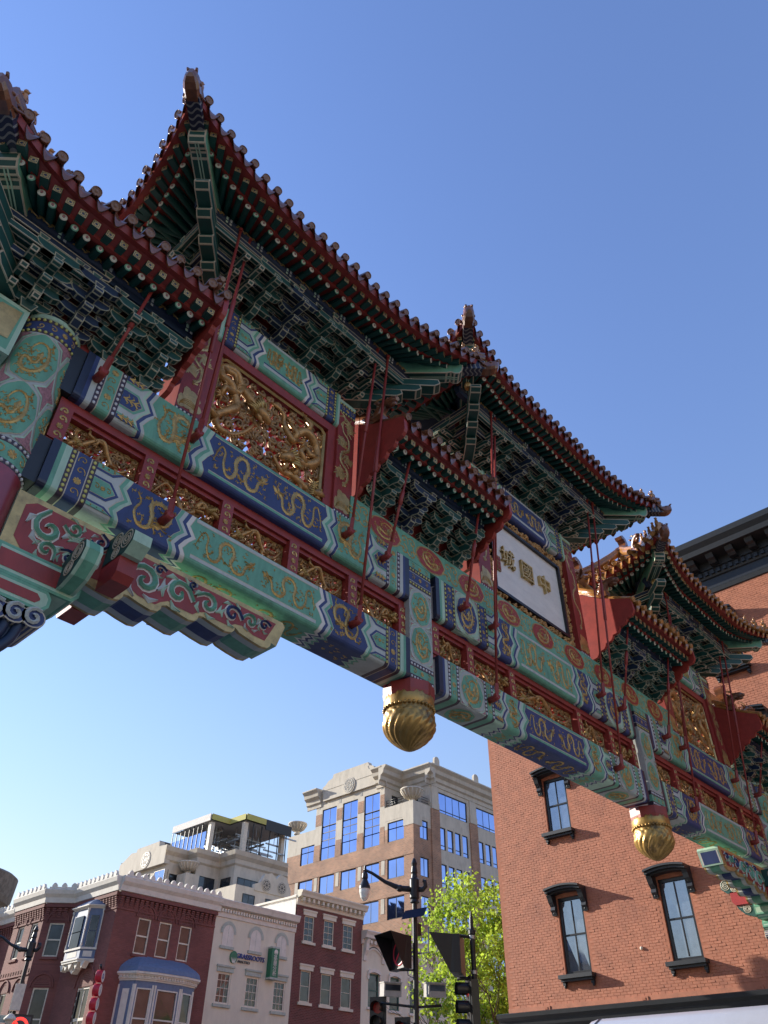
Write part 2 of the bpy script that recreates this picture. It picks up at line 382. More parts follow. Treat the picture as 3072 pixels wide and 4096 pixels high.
# ------------------------------------------------------------------ painted beams
XC, YC, YF = 10.97, 6.62, 6.35
ZIG = [(0, 0), (.10, -.02), (.25, -.055), (.46, .045), (.60, -.03), (.78, -.095), (.92, -.05), (1, -.03)]
def zig(s):
    s = abs(s)
    if s > 1: s = 2-s
    s = max(0, min(1, s))
    for (a, x), (b, y) in zip(ZIG, ZIG[1:]):
        if s <= b: return x+(y-x)*(s-a)/(b-a)
    return ZIG[-1][1]
def beam(name, parent, x0, x1, z0, z1, y0, y1, bands, rr=.07):
    """bands: half layout from each end: (width, material, zig?) ending with the centre material.
    The section runs down the front, round the lower edges, across the soffit and up the back."""
    mb = MB(); H = z1-z0; D = y1-y0
    st = [(0, y0, z1)]
    for s in (.10, .25, .46, .60, .78): st.append((s, y0, z1-s*H))
    for k in range(5):
        a = pi/2*k/4; st.append((1-rr/H*(1-k/4)*.9, y0+rr-rr*cos(a), z0+rr-rr*sin(a)))
    half = D/2-rr
    for s in (.78, .60, .46, .25, .10, .0): st.append((1+(1-s)*.999, y0+rr+half*(1-s), z0))
    back = []
    for s, y, z in st[:-1][::-1]: back.append((s, y0+y1-y, z))
    st += back
    tot = sum(b[0] for b in bands); xb = [0]; 
    for b in bands: xb.append(xb[-1]+b[0])
    mid = (x0+x1)/2; rows_prev = None
    def bx(k, s, left):
        z = zig(s) if (k < len(bands) and bands[k][2]) or (k == len(bands)) else 0
        d = xb[k]+z
        return x0+d if left else x1-d
    n = len(st)
    for left in (True, False):
        for k in range(len(bands)):
            m = bands[k][1]
            rows = []
            for (s, y, z) in st: rows.append([(bx(k, s, left), y, z), (bx(k+1, s, left), y, z)])
            mb.grid(rows, m, False)
    cm = bands[-1][3]
    mb.grid([[(bx(len(bands), s, True), y, z), (bx(len(bands), s, False), y, z)] for s, y, z in st], cm, False)
    for X in (x0, x1): mb.poly([(X, y, z) for s, y, z in st], bands[0][1])
    mb.poly([(x0, y0, z1-.001), (x1, y0, z1-.001), (x1, y1, z1-.001), (x0, y1, z1-.001)], 'green_deep')
    o = put(name, mb, parent)
    return o, xb
def bands_std(end, cap, dots, flower, hexa, hexl, z1, field, fw, z2, centre):
    """end-cap, bead rows, flower band, hexagon field, chevrons, dragon field, chevrons, centre"""
    b = [(.09, cap, False), (.05, end[0], False), (.07, end[1], False), (.065, dots, False), (.012, 'line', False), (.15, flower, False), (.012, 'line', False), (.065, dots, False)]
    b += [(.30, hexa, False)]
    b += [(.035, z1[0], True), (.012, 'line', True), (.045, z1[1], True), (.04, z1[2], True), (.008, 'line', True)]
    b += [(fw, field, True)]
    b += [(.008, 'line', True), (.045, z2[0], True), (.05, z2[1], True), (.05, z2[2], True), (.055, z2[3], True), (.008, 'line', True, centre)]
    return b
def bead_row(parent, x, z0, z1, y0, y1, m, n, yb=None):
    """two columns of little half-balls: front and soffit"""
    mb = MB()
    for i in range(n):
        z = z0+(z1-z0)*(i+.5)/n; mb.ball((x, y0, z), .021, m, 6, 4, (1, .5, 1.15))
    k = max(3, int(n*.75))
    for i in range(k):
        y = y0+.03+(y1-y0-.06)*(i+.5)/k; mb.ball((x, y, z0), .021, m, 6, 4, (1, 1.15, .5))
    return put('bead_row', mb, parent, kind='stuff')
def hexpanels(parent, x, L, z0, z1, y0, ground, rim, inner, sgn, leaf=True, seed=0):
    """elongated hexagons pointing to the beam centre"""
    mb = MB(); H = z1-z0; f = lambda u, v, h: (x+sgn*u, y0-h, v)
    for c, hh in ((z1-.0, .15), (z0+H*.52, .21), (z0+.03, .15)):
        for k, (mm, e) in enumerate(((rim, 0), ('line', .028), (inner, .034))):
            a = hh*H-e; p = [(0, c-a), (L*.62-e*.6, c-a), (L-e*1.5, c), (L*.62-e*.6, c+a), (0, c+a)]
            p = [(u, min(v, z1-.002)) for u, v in p]; p = [(u, max(v, z0+.05)) for u, v in p]
            patch(mb, p, f, mm, .003+.002*k)
        if leaf:
            for k in range(3):
                for sg in (-1, 1):
                    u = .04+L*.2*k; v = min(max(c, z0+.09), z1-.03)
                    ribbon(mb, [(u, v), (u+.05, v+sg*.3*hh*H), (u+.03, v+sg*.55*hh*H)], [.01, .012, .003], lambda a, b, h: f(a, b, h+.008), 'gold', .006)
            ribbon(mb, [(.02, min(max(c, z0+.09), z1-.03)), (L*.75, min(max(c, z0+.09), z1-.03))], [.012, .006], lambda a, b, h: f(a, b, h+.008), 'gold', .006)
        else: scrolls(mb, lambda u, v, h: f(u, v, h+.008), .02, L*.72, max(c-.5*hh*H, z0+.06), min(c+.5*hh*H, z1-.01), 'gold', .06, .005, seed)
    return put('hexagon_panel', mb, parent)
# ------------------------------------------------------------------ the archway
arch = thing('archway', (XC, YC, 0), 'painted ceremonial archway of seven tiled roofs spanning the street', 'archway')
FR = lambda y: (lambda u, v, h: (u, y-h, v))              # art on a face that looks at the viewer's side
SO = lambda z: (lambda u, v, h: (u, v, z-h))              # art on a soffit
def art(name, parent, fn, *a, **k):
    mb = MB(); fn(mb, *a, **k); return put(name, mb, parent, kind='stuff' if name in ('flower_scroll', 'gilt_scroll') else None)
def beam_full(name, x0, x1, z0, z1, lay, seed, soff=True, y0=YF, y1=6.89, bright='bead'):
    o, xb = beam(name, arch, x0, x1, z0, z1, y0, y1, lay['b'])
    H = z1-z0
    for sg, X in ((1, x0), (-1, x1)):
        for k in lay['dots']: bead_row(o, X+sg*(xb[k]+xb[k+1])/2, z0+.03, z1, y0, y1, lay['bead'], 9)
        for k in lay['flower']:
            a, b = sorted((X+sg*xb[k], X+sg*xb[k+1]))
            art('flower_scroll', o, scrolls, FR(y0), a+.01, b-.01, z0+.05, z1-.02, 'gold', .12, .006, seed)
        k = lay['hex']; hexpanels(o, X+sg*xb[k], xb[k+1]-xb[k]+.02, z0, z1, y0, None, lay['hexrim'], lay['hexin'], sg, lay['leaf'], seed)
        if 'med' in lay:
            k = lay['med']; a, b = sorted((X+sg*xb[k], X+sg*xb[k+1])); c = (a+b)/2; cz = (z0+z1)/2
            mb = MB(); medallion(mb, FR(y0), c, cz, (b-a)*.44, H*.45, lay['medg'], seed=seed); spandrels(mb, FR(y0), c, cz, (b-a)*.49, H*.49)
            if soff: medallion(mb, SO(z0), c, (y0+y1)/2, (b-a)*.44, (y1-y0)*.40, lay['medg'], seed=seed+1)
            put('dragon_medallion', mb, o)
        k = lay['field']; a, b = sorted((X+sg*xb[k], X+sg*xb[k+1]))
        art('painted_dragon', o, dragon, FR(y0), a+.0, b-.02, z0+.07, z1-.05, 'box' if b-a > .45 else 'tall', sg < 0, 'gold', seed+3, .010, 16)
        if soff:
            mb = MB(); R = random.Random(seed+5)
            for i in range(16):
                x = R.uniform(a+.05, b-.05); y = R.uniform(y0+.12, y1-.12); ribbon(mb, [(x-.03, y), (x, y+.012), (x+.03, y-.005)], [.004, .011, .004], SO(z0), 'gold', .005)
            put('soffit_wisps', mb, o)
    cx = (x0+x1)/2; a = x0+xb[-1]+.03; L = cx-a
    for sg in (-1, 1):
        u0, u1 = (a, cx-.04) if sg < 0 else (cx+.04, 2*cx-a)
        art('painted_dragon', o, dragon, FR(y0), u0, u1, z0+.13, z1-.09, 'long', sg > 0, 'gold', seed+7+sg, .010, 26)
        if soff: art('painted_dragon', o, dragon, SO(z0), u0, u1, y0+.1, y1-.1, 'long', sg > 0, 'gold', seed+9+sg, .010, 14)
    # inner frame lines of the centre panel
    mb = MB()
    for v, w, m in ((z1-.03, .022, lay['edge'][0]), (z1-.055, .006, 'line'), (z0+.085, .02, lay['edge'][0]), (z0+.11, .006, 'line')):
        ribbon(mb, [(a-.02, v), (2*cx-a+.02, v)], w, FR(y0), m, .003)
    put('panel_border', mb, o)
    return o
Lup = dict(b=bands_std(('blue', 'lilac'), 'navy_end', 'dots_ground', 'teal', 'lilac', None, ('pale_teal', 'blue', 'lilac'), 'teal', .63, ('blue', 'lilac', 'teal', 'pale_teal'), 'blue'),
           dots=(3, 7), flower=(5,), hex=8, hexrim='teal', hexin='blue', leaf=True, field=14, bead='dot_white', edge=('teal',))
Llo = dict(b=bands_std(('teal', 'pale_teal'), 'navy_end', 'dots_ground', 'blue', 'lilac', None, ('lilac', 'teal', 'pale_teal'), 'blue', .63, ('teal', 'lilac', 'blue', 'white_paint'), 'teal'),
           dots=(3, 7), flower=(5,), hex=8, hexrim='blue', hexin='teal', leaf=False, field=14, bead='bead', edge=('lilac',))
def bands_mid(end, flower, medg, hexa, z1, field, z2, centre, fw=.32):
    b = [(.09, 'navy_end', False), (.05, end[0], False), (.07, end[1], False), (.06, 'dots_ground', False), (.14, flower, False), (.06, 'dots_ground', False), (.62, medg, False),
         (.06, 'dots_ground', False), (.12, flower, False), (.06, 'dots_ground', False), (.24, hexa, False)]
    b += [(.035, z1[0], True), (.012, 'line', True), (.045, z1[1], True), (.04, z1[2], True), (.008, 'line', True), (fw, field, True)]
    b += [(.008, 'line', True), (.045, z2[0], True), (.05, z2[1], True), (.05, z2[2], True), (.055, z2[3], True), (.008, 'line', True, centre)]
    return b
Cup = dict(b=bands_mid(('teal', 'pale_teal'), 'blue', 'pale_teal', 'lilac', ('lilac', 'blue', 'pale_teal'), 'blue', ('pale_teal', 'teal', 'blue', 'lilac'), 'teal'),
           dots=(3, 5, 7, 9), flower=(4, 8), hex=10, hexrim='blue', hexin='teal', leaf=False, field=16, med=6, medg='blue', bead='bead', edge=('lilac',))
Clo = dict(b=bands_mid(('blue', 'lilac'), 'teal', 'lilac_ground', 'pale_teal', ('pale_teal', 'blue', 'lilac'), 'teal', ('blue', 'lilac', 'pale_teal', 'teal'), 'blue'),
           dots=(3, 5, 7, 9), flower=(4, 8), hex=10, hexrim='teal', hexin='blue', leaf=True, field=16, med=6, medg='teal', bead='dot_white', edge=('teal',))
for s in (-1, 1):
    a, b = sorted((XC+s*3.75, XC+s*9.30))
    beam_full('upper_beam', a, b, 7.85, 8.60, Lup, 20+s)
    beam_full('lower_beam', a, b, 6.55, 7.18, Llo, 30+s)
for s in (-1, 1):                                           # dark tenon blocks into the round columns
    for z0, z1 in ((7.87, 8.585), (6.57, 7.165)):
        a, b = sorted((XC+s*9.302, XC+s*9.62)); mb = MB(); mb.box(a, b, 6.385, 6.85, z0, z1, 'charcoal'); put('beam_tenon', mb, arch)
beam_full('upper_beam', XC-3.11, XC+3.11, 7.83, 8.60, Cup, 40)
beam_full('lower_beam', XC-3.11, XC+3.11, 6.56, 7.17, Clo, 50)

# openwork carving
def openwork(w, h, seed, r=.024, cell=.125, body=None, spikes=True, mg='gold_dark', dep=.05):
    R = random.Random(seed); mb = MB(); f3 = lambda u, v, d: (u, d, v)
    def stroke(pts, rr, m=mg, taper=True, back=True):
        n = len(pts)
        rad = [rr*(.45+.55*sin(pi*min(1, .12+.88*i/(n-1)))) if taper else rr for i in range(n)]
        mb.tube([f3(p[0], p[1], -.01-(.012*sin(i*.9) if taper else 0)) for i, p in enumerate(pts)], rad, m, 6)
        if back:                                             # the sawn red edge behind the gilding
            rows = []
            for i in range(n):
                a = pts[max(i-1, 0)]; b = pts[min(i+1, n-1)]; dx, dy = b[0]-a[0], b[1]-a[1]; L = hypot(dx, dy) or 1; k = rad[i]*.9
                nx, ny = -dy/L*k, dx/L*k
                rows.append([f3(pts[i][0]+nx, pts[i][1]+ny, .0), f3(pts[i][0]+nx, pts[i][1]+ny, dep), f3(pts[i][0]-nx, pts[i][1]-ny, dep), f3(pts[i][0]-nx, pts[i][1]-ny, 0)])
            mb.grid(rows, 'red', False)
    nx, ny = max(2, int(w/cell)), max(2, int(h/cell))
    for i in range(nx):
        for j in range(ny):
            cx = (i+.5+R.uniform(-.22, .22))*w/nx; cy = (j+.5+R.uniform(-.22, .22))*h/ny
            sp = spiral(cx, cy, cell*R.uniform(.40, .56), R.uniform(.8, 1.25), R.uniform(0, 2*pi), R.choice((-1, 1)), 9, cell*R.uniform(.3, .8))
            sp = [(min(max(x, .01), w-.01), min(max(y, .01), h-.01)) for x, y in sp]
            stroke(sp, r*R.uniform(.75, 1.1))
            if R.random() < .5:
                an = R.uniform(0, 2*pi)
                stroke([(min(max(cx+cell*t*cos(an+t), .01), w-.01), min(max(cy+cell*t*sin(an+t), .01), h-.01)) for t in (-.5, -.2, .1, .4, .7)], r*.8)
    for path, br in (body or []):
        P = [(p.x, p.y) for p in cat(path, 5)]; n = len(P)
        rad = [br*min(1, .3+1.5*i/n) for i in range(n)]
        mb.tube([f3(p[0], p[1], -.05-.02*sin(i*.55)) for i, p in enumerate(P)], rad, 'wood_gold', 9)
        for i in range(2, n-2, 1):                           # dorsal fins
            a, b = P[i-1], P[i+1]; dx, dy = b[0]-a[0], b[1]-a[1]; L = hypot(dx, dy) or 1
            ux, uy = -dy/L, dx/L; q = (P[i][0]+ux*rad[i]*.75, P[i][1]+uy*rad[i]*.75)
            mb.tube([f3(q[0], q[1], -.05), f3(q[0]+ux*br*.45-dx/L*br*.5, q[1]+uy*br*.45-dy/L*br*.5, -.055)], [br*.34, .002], 'wood_gold', 4)
        for fr in (.3, .5, .68, .84):                        # legs and claws
            i = int(fr*n); sg = 1 if int(fr*10) % 2 else -1; a, b = P[i-1], P[i+1]; dx, dy = b[0]-a[0], b[1]-a[1]; L = hypot(dx, dy)
            ux, uy = -dy/L*sg, dx/L*sg; K = br*2.4
            e1 = (P[i][0]+ux*K+dx/L*K*.5, P[i][1]+uy*K+dy/L*K*.5); e2 = (e1[0]+ux*K*.7-dx/L*K*.8, e1[1]+uy*K*.7-dy/L*K*.8)
            mb.tube([f3(*P[i], -.06), f3(*e1, -.085), f3(*e2, -.07)], [br*.8, br*.62, br*.45], 'wood_gold', 7)
            for an in (-1, -.3, .4, 1.1):
                c = (e2[0]+(ux*cos(an)+dx/L*sin(an))*K*.7, e2[1]+(uy*cos(an)+dy/L*sin(an))*K*.7)
                mb.tube([f3(*e2, -.07), f3((e2[0]+c[0])/2, (e2[1]+c[1])/2, -.10), f3(*c, -.07)], [br*.3, br*.26, .003], 'wood_gold', 5)
        a, b = P[-4], P[-1]; dx, dy = b[0]-a[0], b[1]-a[1]; L = hypot(dx, dy) or 1; dx /= L; dy /= L
        H = lambda t, n_, d: f3(b[0]+(dx*t-dy*n_)*br, b[1]+(dy*t+dx*n_)*br, d)
        mb.tube([H(-.8, 0, -.07), H(.2, .2, -.11), H(1.3, .45, -.12), H(2.4, .5, -.11), H(2.9, .75, -.10)], [br*1.0, br*1.25, br*.95, br*.75, br*.3], 'wood_gold', 8)
        mb.tube([H(0, -.5, -.08), H(1.0, -1.0, -.10), H(2.0, -1.1, -.10)], [br*.8, br*.5, br*.25], 'wood_gold', 7)
        for q in (-1.6, -1, -.4, .3, .9, 1.5, 2.1): mb.tube([H(-.2, q*.5, -.10), H(-1.5, q*1.0, -.15), H(-3.0, q*1.45, -.12)], [br*.36, br*.3, .003], 'gold', 6)
        for q in (-.5, .9): mb.tube([H(.4, q+.4, -.12), H(-.6, q+1.2, -.16), H(-2.0, q+1.7, -.15)], [br*.25, br*.2, .004], 'gold', 6)
        for q in (.75, 1.25): mb.ball(H(1.0, q, -.16), br*.3, 'gold', 7, 5)
    return mb
OW = [openwork(.93, .55, 60+k, .023, .088, [([(.05, .12), (.2, .42), (.38, .3), (.45, .1), (.62, .2), (.7, .42), (.86, .3)] if k % 2 else [(.9, .42), (.72, .14), (.55, .32), (.42, .48), (.25, .3), (.12, .16)], .034)]).mesh('openwork') for k in range(3)]
def lattice_bay(edges):
    x0, x1 = edges[0], edges[-1]; mb = MB()
    mb.box(x0, x1, 6.46, 6.78, 7.74, 7.85, 'maroon'); mb.box(x0, x1, 6.50, 6.74, 7.68, 7.738, 'maroon'); mb.box(x0, x1, 6.46, 6.78, 7.17, 7.24, 'maroon')
    fr = put('lattice_frame', mb, arch); pw = .085
    for i, x in enumerate(edges):
        q = x+pw if i == 0 else x-pw if i == len(edges)-1 else x
        mb = MB(); mb.box(q-pw, q+pw, 6.44, 6.80, 7.242, 7.738, 'maroon'); p = put('lattice_post', mb, fr)
        art('gilt_scroll', p, scrolls, FR(6.438), q-pw+.03, q+pw-.03, 7.26, 7.72, 'gold_leaf', .1, .012, i, .008)
    for i, (a, b) in enumerate(zip(edges, edges[1:])):
        a2 = a+(2*pw if i == 0 else pw); b2 = b-(2*pw if i == len(edges)-2 else pw)
        put('carved_panel', OW[i % 3], fr, T(a2, 6.60, 7.24) @ Matrix.Diagonal(((b2-a2)/.93, 1, .445/.55, 1)))
        mb = MB()
        for p, q in (((a2, 7.25), (b2, 7.25)), ((a2, 7.67), (b2, 7.67)), ((a2+.008, 7.25), (a2+.008, 7.67)), ((b2-.008, 7.25), (b2-.008, 7.67))): ribbon(mb, [p, q], .012, FR(6.60), 'gold_leaf', .03)
        put('gilt_edge', mb, fr)
for s in (-1, 1):
    e = [3.72, 4.85, 5.95, 7.06, 8.18, 9.36]; e = sorted(XC+s*q for q in e); lattice_bay(e)
lattice_bay([XC-3.14, 8.78, 9.92, 12.02, 13.16, XC+3.14])

# hanging pillars with gilt buds
for s in (-1, 1):
    x = XC+s*3.495; w = .255; mb = MB()
    mb.box(x-w, x+w, YF+.004, YF+.004+2*w, 6.56, 8.575, 'lilac_ground')
    mb.lathe([(.0, 6.565), (.37, 6.56), (.37, 6.42), (.36, 6.36)], 'maroon', (x, YC-.01, 0), 8, False)
    p = put('hanging_pillar', mb, arch); mb = MB(); f = FR(YF+.004)
    for z, m in ((6.60, 'dots_ground'), (6.70, 'teal'), (6.80, 'dots_ground'), (8.18, 'dots_ground'), (8.31, 'blue'), (8.44, 'dots_ground'), (8.52, 'teal')):
        hh = .075 if m in ('teal', 'blue') else .04
        patch(mb, [(x-w, z-hh), (x+w, z-hh), (x+w, z+hh), (x-w, z+hh)], f, m, .002+.001*(m == 'dots_ground'))
        patch(mb, [(YF+.004, z-hh), (YF+.5, z-hh), (YF+.5, z+hh), (YF+.004, z+hh)], (lambda u, v, h: (x-w-h, u, v)), m, .002+.001*(m == 'dots_ground'))
        if m == 'dots_ground':
            for i in range(8): mb.ball((x-w+(i+.5)*2*w/8, YF, z), .021, 'bead' if z > 7 else 'dot_white', 6, 4, (1.1, .5, 1))
        else: scrolls(mb, lambda u, v, h: f(u, v, h+.003), x-w+.02, x+w-.02, z-.05, z+.05, 'gold', .13, .006, int(z*10))
    put('pillar_band', mb, p, kind='stuff')
    for k, z in enumerate((7.18, 7.80)):
        mb = MB(); medallion(mb, f, x, z, .225, .30, 'teal', seed=70+k+s); spandrels(mb, f, x, z, w-.008, .30); put('dragon_medallion', mb, p)
    # bud: collar of reeds, bead ring, lotus scales, twisted flutes
    mb = MB(); n = 48; cz = YC-.01
    prof = [(.0, 6.42), (.33, 6.42), (.35, 6.36), (.355, 6.27), (.335, 6.20)]
    rows = [[(x+r*(1+(.02*cos(24*2*pi*j/n) if .3 < r < .356 else 0))*cos(2*pi*j/n), cz+r*(1+(.02*cos(24*2*pi*j/n) if .3 < r < .356 else 0))*sin(2*pi*j/n), z) for j in range(n)] for r, z in prof]
    mb.grid(rows, 'gold_bright', True, True)
    rows = []; K = 34; n = 108
    for i in range(K+1):
        t = i/K; z = 6.20-.56*t
        r = .335+.028*sin(pi/2*min(1, t/.35)) if t < .35 else .363*max(0, cos(pi/2*(t-.35)/.65))**.72
        tw = 1.25*max(0, t-.2)**1.25; amp = .13*min(1, max(0, t-.24)*7)*(1-t*.35); sc_ = .075*max(0, 1-abs(t-.14)/.13)
        row = []
        for j in range(n):
            th = 2*pi*j/n; k = abs(sin(9*(th+tw)))**.6-.6
            q = r*(1+amp*k)+r*sc_*(abs(cos(8*th+(pi/2 if t > .12 else 0)))-.5)
            row.append((x+q*cos(th), cz+q*sin(th), z))
        rows.append(row)
    mb.grid(rows, 'gold_bright', True, True)
    for j in range(34): a = 2*pi*j/34; mb.ball((x+.35*cos(a), cz+.35*sin(a), 6.215), .026, 'gold_bright', 6, 4)
    put('gilt_bud', mb, p)

# frieze of red medallions above the upper beam
mb = MB(); mb.box(XC-5.05, XC+5.05, YF+.002, 6.88, 8.602, 9.09, 'teal'); fz = put('frieze_board', mb, arch)
for i in range(-4, 5):
    x = XC+i*1.075; mb = MB(); f = FR(YF+.002)
    patch(mb, ellipse(x, 8.84, .36, .235, 28), f, 'gold', .002); medallion(mb, lambda u, v, h: f(u, v, h+.002), x, 8.84, .345, .222, 'rust_red', 'gold', 80+i, squig=18); put('dragon_medallion', mb, fz)
for i in range(-5, 5):
    x = XC+(i+.5)*1.075
    if abs(i+.5) > 4.6: continue
    art('gilt_scroll', fz, lambda mb: [ribbon(mb, spiral(x+dx, 8.84+dz, .085, 1.0, a, sg, 9, .07), .011, FR(YF+.002), 'gold', .007) for dx, dz, a, sg in ((-.09, .1, 0, 1), (.09, .1, 2, -1), (-.09, -.1, 1, -1), (.09, -.1, 4, 1), (.2, 0, 3, 1), (-.2, 0, 5, -1))])
# upper storey: posts, dragon screens, the name board
def dpost(x, z0, z1, hw=.18, y0=6.38):
    mb = MB(); mb.box(x-hw, x+hw, y0, y0+.44, z0, z1, 'maroon'); p = put('painted_post', mb, arch)
    mb = MB(); f = FR(y0)
    dragon(mb, f, x-hw+.03, x+hw-.03, z0+.5, z1-.35, 'tall', False, 'gold_leaf', int(x*7), .008, 40)
    for k in range(5): patch(mb, ellipse(x+(-.09, .09, 0, -.04, .05)[k], z0+(.2, .2, .22, .36, .34)[k], .09, .11, 12, 3, .2), f, 'gold_leaf', .004+.001*k)
    for k in range(4): ribbon(mb, [(x+.13*cos(a), z0+.12+(.06+.03*k)*sin(a)) for a in [pi*i/8 for i in range(9)]], .008, f, 'gold', .013)
    patch(mb, [(x-hw, z0), (x+hw, z0), (x+hw, z0+.07), (x-hw, z0+.07)], f, 'dots_ground', .003)
    for i in range(6): mb.ball((x-hw+(i+.5)*hw/3, y0-.004, z0+.035), .02, 'dot_white', 6, 4, (1, .5, 1))
    for a, b, m in ((z1-.30, z1-.25, 'dots_ground'), (z1-.25, z1-.12, 'blue'), (z1-.12, z1-.07, 'dots_ground'), (z1-.07, z1, 'pale_teal')):
        patch(mb, [(x-hw, a), (x+hw, a), (x+hw, b), (x-hw, b)], f, m, .003)
        if m == 'dots_ground':
            for i in range(6): mb.ball((x-hw+(i+.5)*hw/3, y0-.004, (a+b)/2), .022, 'bead', 6, 4, (1, .5, 1))
    scrolls(mb, lambda u, v, h: f(u, v, h+.003), x-hw+.02, x+hw-.02, z1-.235, z1-.135, 'gold', .1, .006, 3)
    put('gilt_dragon', mb, p)
def top_beam(x0, x1, z0, z1, centre, field, seed):
    e = dict(b=[(.045, 'pale_teal', False), (.04, 'teal', False), (.05, 'dots_ground', False), (.12, 'blue', False), (.05, 'dots_ground', False), (.26, 'lilac', False),
                (.04, 'pale_teal', True), (.04, 'teal', True), (.008, 'line', True), (.04, 'lilac', True), (.045, 'blue', True), (.045, 'white_paint', True), (.008, 'line', True, centre)],
             dots=(2, 4), flower=(3,), hex=5, hexrim='blue', hexin='teal', leaf=False, bead='bead')
    o, xb = beam('top_beam', arch, x0, x1, z0, z1, 6.37, 6.86, e['b'])
    for sg, X in ((1, x0), (-1, x1)):
        for k in e['dots']: bead_row(o, X+sg*(xb[k]+xb[k+1])/2, z0+.03, z1, 6.37, 6.86, 'bead', 10)
        a, b = sorted((X+sg*xb[3], X+sg*xb[4])); art('flower_scroll', o, scrolls, FR(6.37), a+.01, b-.01, z0+.05, z1-.02, 'gold', .12, .006, seed)
        hexpanels(o, X+sg*xb[5], .30, z0, z1, 6.37, None, 'blue', 'teal', sg, False, seed)
    cx = (x0+x1)/2; a = x0+xb[-1]+.05
    for sg in (-1, 1):
        u0, u1 = (a, cx-.03) if sg < 0 else (cx+.03, 2*cx-a)
        art('painted_dragon', o, dragon, FR(6.37), u0, u1, z0+.2, z1-.14, 'long', sg > 0, 'gold', seed+sg, .010, 22)
    mb = MB()
    for v, w, m in ((z1-.03, .025, 'lilac'), (z0+.12, .03, 'lilac'), (z0+.165, .014, 'blue')): ribbon(mb, [(a-.03, v), (2*cx-a+.03, v)], w, FR(6.37), m, .003)
    put('panel_border', mb, o)
body1 = [(.74, .62), (.62, .40), (.42, .22), (.22, .16), (.14, .36), (.30, .56), (.42, .76), (.28, 1.02), (.10, 1.08), (.10, 1.26), (.30, 1.30), (.46, 1.14), (.62, .98), (.78, .86)]
body2 = [(1.00, 1.26), (1.22, 1.18), (1.30, .98), (1.44, .80), (1.52, 1.00), (1.68, 1.14), (1.90, 1.04), (1.94, .76), (1.80, .58), (1.58, .52), (1.40, .44)]
body3 = [(1.12, .34), (1.28, .16), (1.52, .20), (1.70, .12), (1.94, .10)]
BIG = openwork(2.06, 1.42, 91, .030, .142, [(body1, .072), (body2, .072), (body3, .055)], mg='gold_dark', dep=.07).mesh('dragon_carving')
for s in (-1, 1):
    cx = XC+s*6.57
    for q in (-1, 1): dpost(cx+q*1.37, 8.602, 11.02)
    top_beam(cx-1.19, cx+1.19, 10.36, 11.08, 'teal', 'teal', 110+s)
    mb = MB()
    for a, b, c, d in ((-1.19, -1.03, 8.61, 10.36), (1.03, 1.19, 8.61, 10.36), (-1.03, 1.03, 10.20, 10.36), (-1.03, 1.03, 8.602, 8.68)): mb.box(cx+a, cx+b, 6.43, 6.80, c, d, 'maroon')
    fr = put('screen_frame', mb, arch); mb = MB()
    for p, q in (((-1.01, 8.68), (-1.01, 10.1)), ((1.01, 8.68), (1.01, 10.1)), ((-.93, 10.18), (.93, 10.18)), ((-1.01, 10.1), (-.93, 10.18)), ((1.01, 10.1), (.93, 10.18)), ((-1.01, 8.70), (1.01, 8.70))): ribbon(mb, [(cx+p[0], p[1]), (cx+q[0], q[1])], .025, FR(6.49), 'gold_leaf', .03)
    for q in (-1, 1): mb.box(cx+q*1.0-.02, cx+q*1.0+.02, 6.49, 6.62, 8.68, 10.18, 'gold_leaf')
    put('gilt_edge', mb, fr)
    put('dragon_carving', BIG, fr, T(cx-1.03 if s < 0 else cx+1.03, 6.56, 8.70) @ Matrix.Diagonal((-s*1.0, 1, 1.04, 1)))
for q in (-1, 1): dpost(XC+q*1.63, 9.092, 12.05)
top_beam(XC-1.45, XC+1.45, 11.36, 12.08, 'blue', 'teal', 130)
mb = MB()
for a, b, c, d in ((-1.45, -1.43, 9.1, 11.36), (1.43, 1.45, 9.1, 11.36)): mb.box(XC+a, XC+b, 6.46, 6.82, c, d, 'maroon')
mb.box(XC-1.43, XC+1.43, 6.58, 6.66, 9.1, 11.36, 'maroon')
nf = put('board_frame', mb, arch)
R = random.Random(5); mb = MB()
def carve(u0, u1, v0, v1, seed):                          # gilt dragon-and-cloud border in high relief
    Rr = random.Random(seed); n = int(max(u1-u0, v1-v0)/.05)
    for i in range(n):
        for j in range(2):
            u = u0+(u1-u0)*(Rr.random() if u1-u0 < .4 else (i+Rr.random())/n); v = v0+(v1-v0)*(Rr.random() if v1-v0 < .4 else (i+Rr.random())/n)
            sp = spiral(u, v, Rr.uniform(.035, .06), 1.0, Rr.uniform(0, 6), Rr.choice((-1, 1)), 8, .06)
            sp = [(min(max(x, u0), u1), min(max(y, v0), v1)) for x, y in sp]
            mb.tube([(x, 6.50-.03*sin(k), y) for k, (x, y) in enumerate(sp)], [.024*(.6+.4*sin(k)) for k in range(len(sp))], 'wood_gold', 6)
carve(XC-1.41, XC-1.25, 9.12, 11.34, 1); carve(XC+1.25, XC+1.41, 9.12, 11.34, 2); carve(XC-1.4, XC+1.4, 9.11, 9.35, 3); carve(XC-1.4, XC+1.4, 11.13, 11.33, 4)
put('carved_border', mb, nf)
mb = MB()
for a, b, c, d in ((-1.24, -1.18, 9.36, 11.12), (1.18, 1.24, 9.36, 11.12), (-1.18, 1.18, 9.36, 9.42), (-1.18, 1.18, 11.06, 11.12)): mb.box(XC+a, XC+b, 6.44, 6.60, c, d, 'frame_black')
put('board_edging', mb, nf)
mb = MB(); mb.box(XC-1.18, XC+1.18, 6.50, 6.60, 9.42, 11.06, 'marble'); nb = put('name_board', mb, nf)
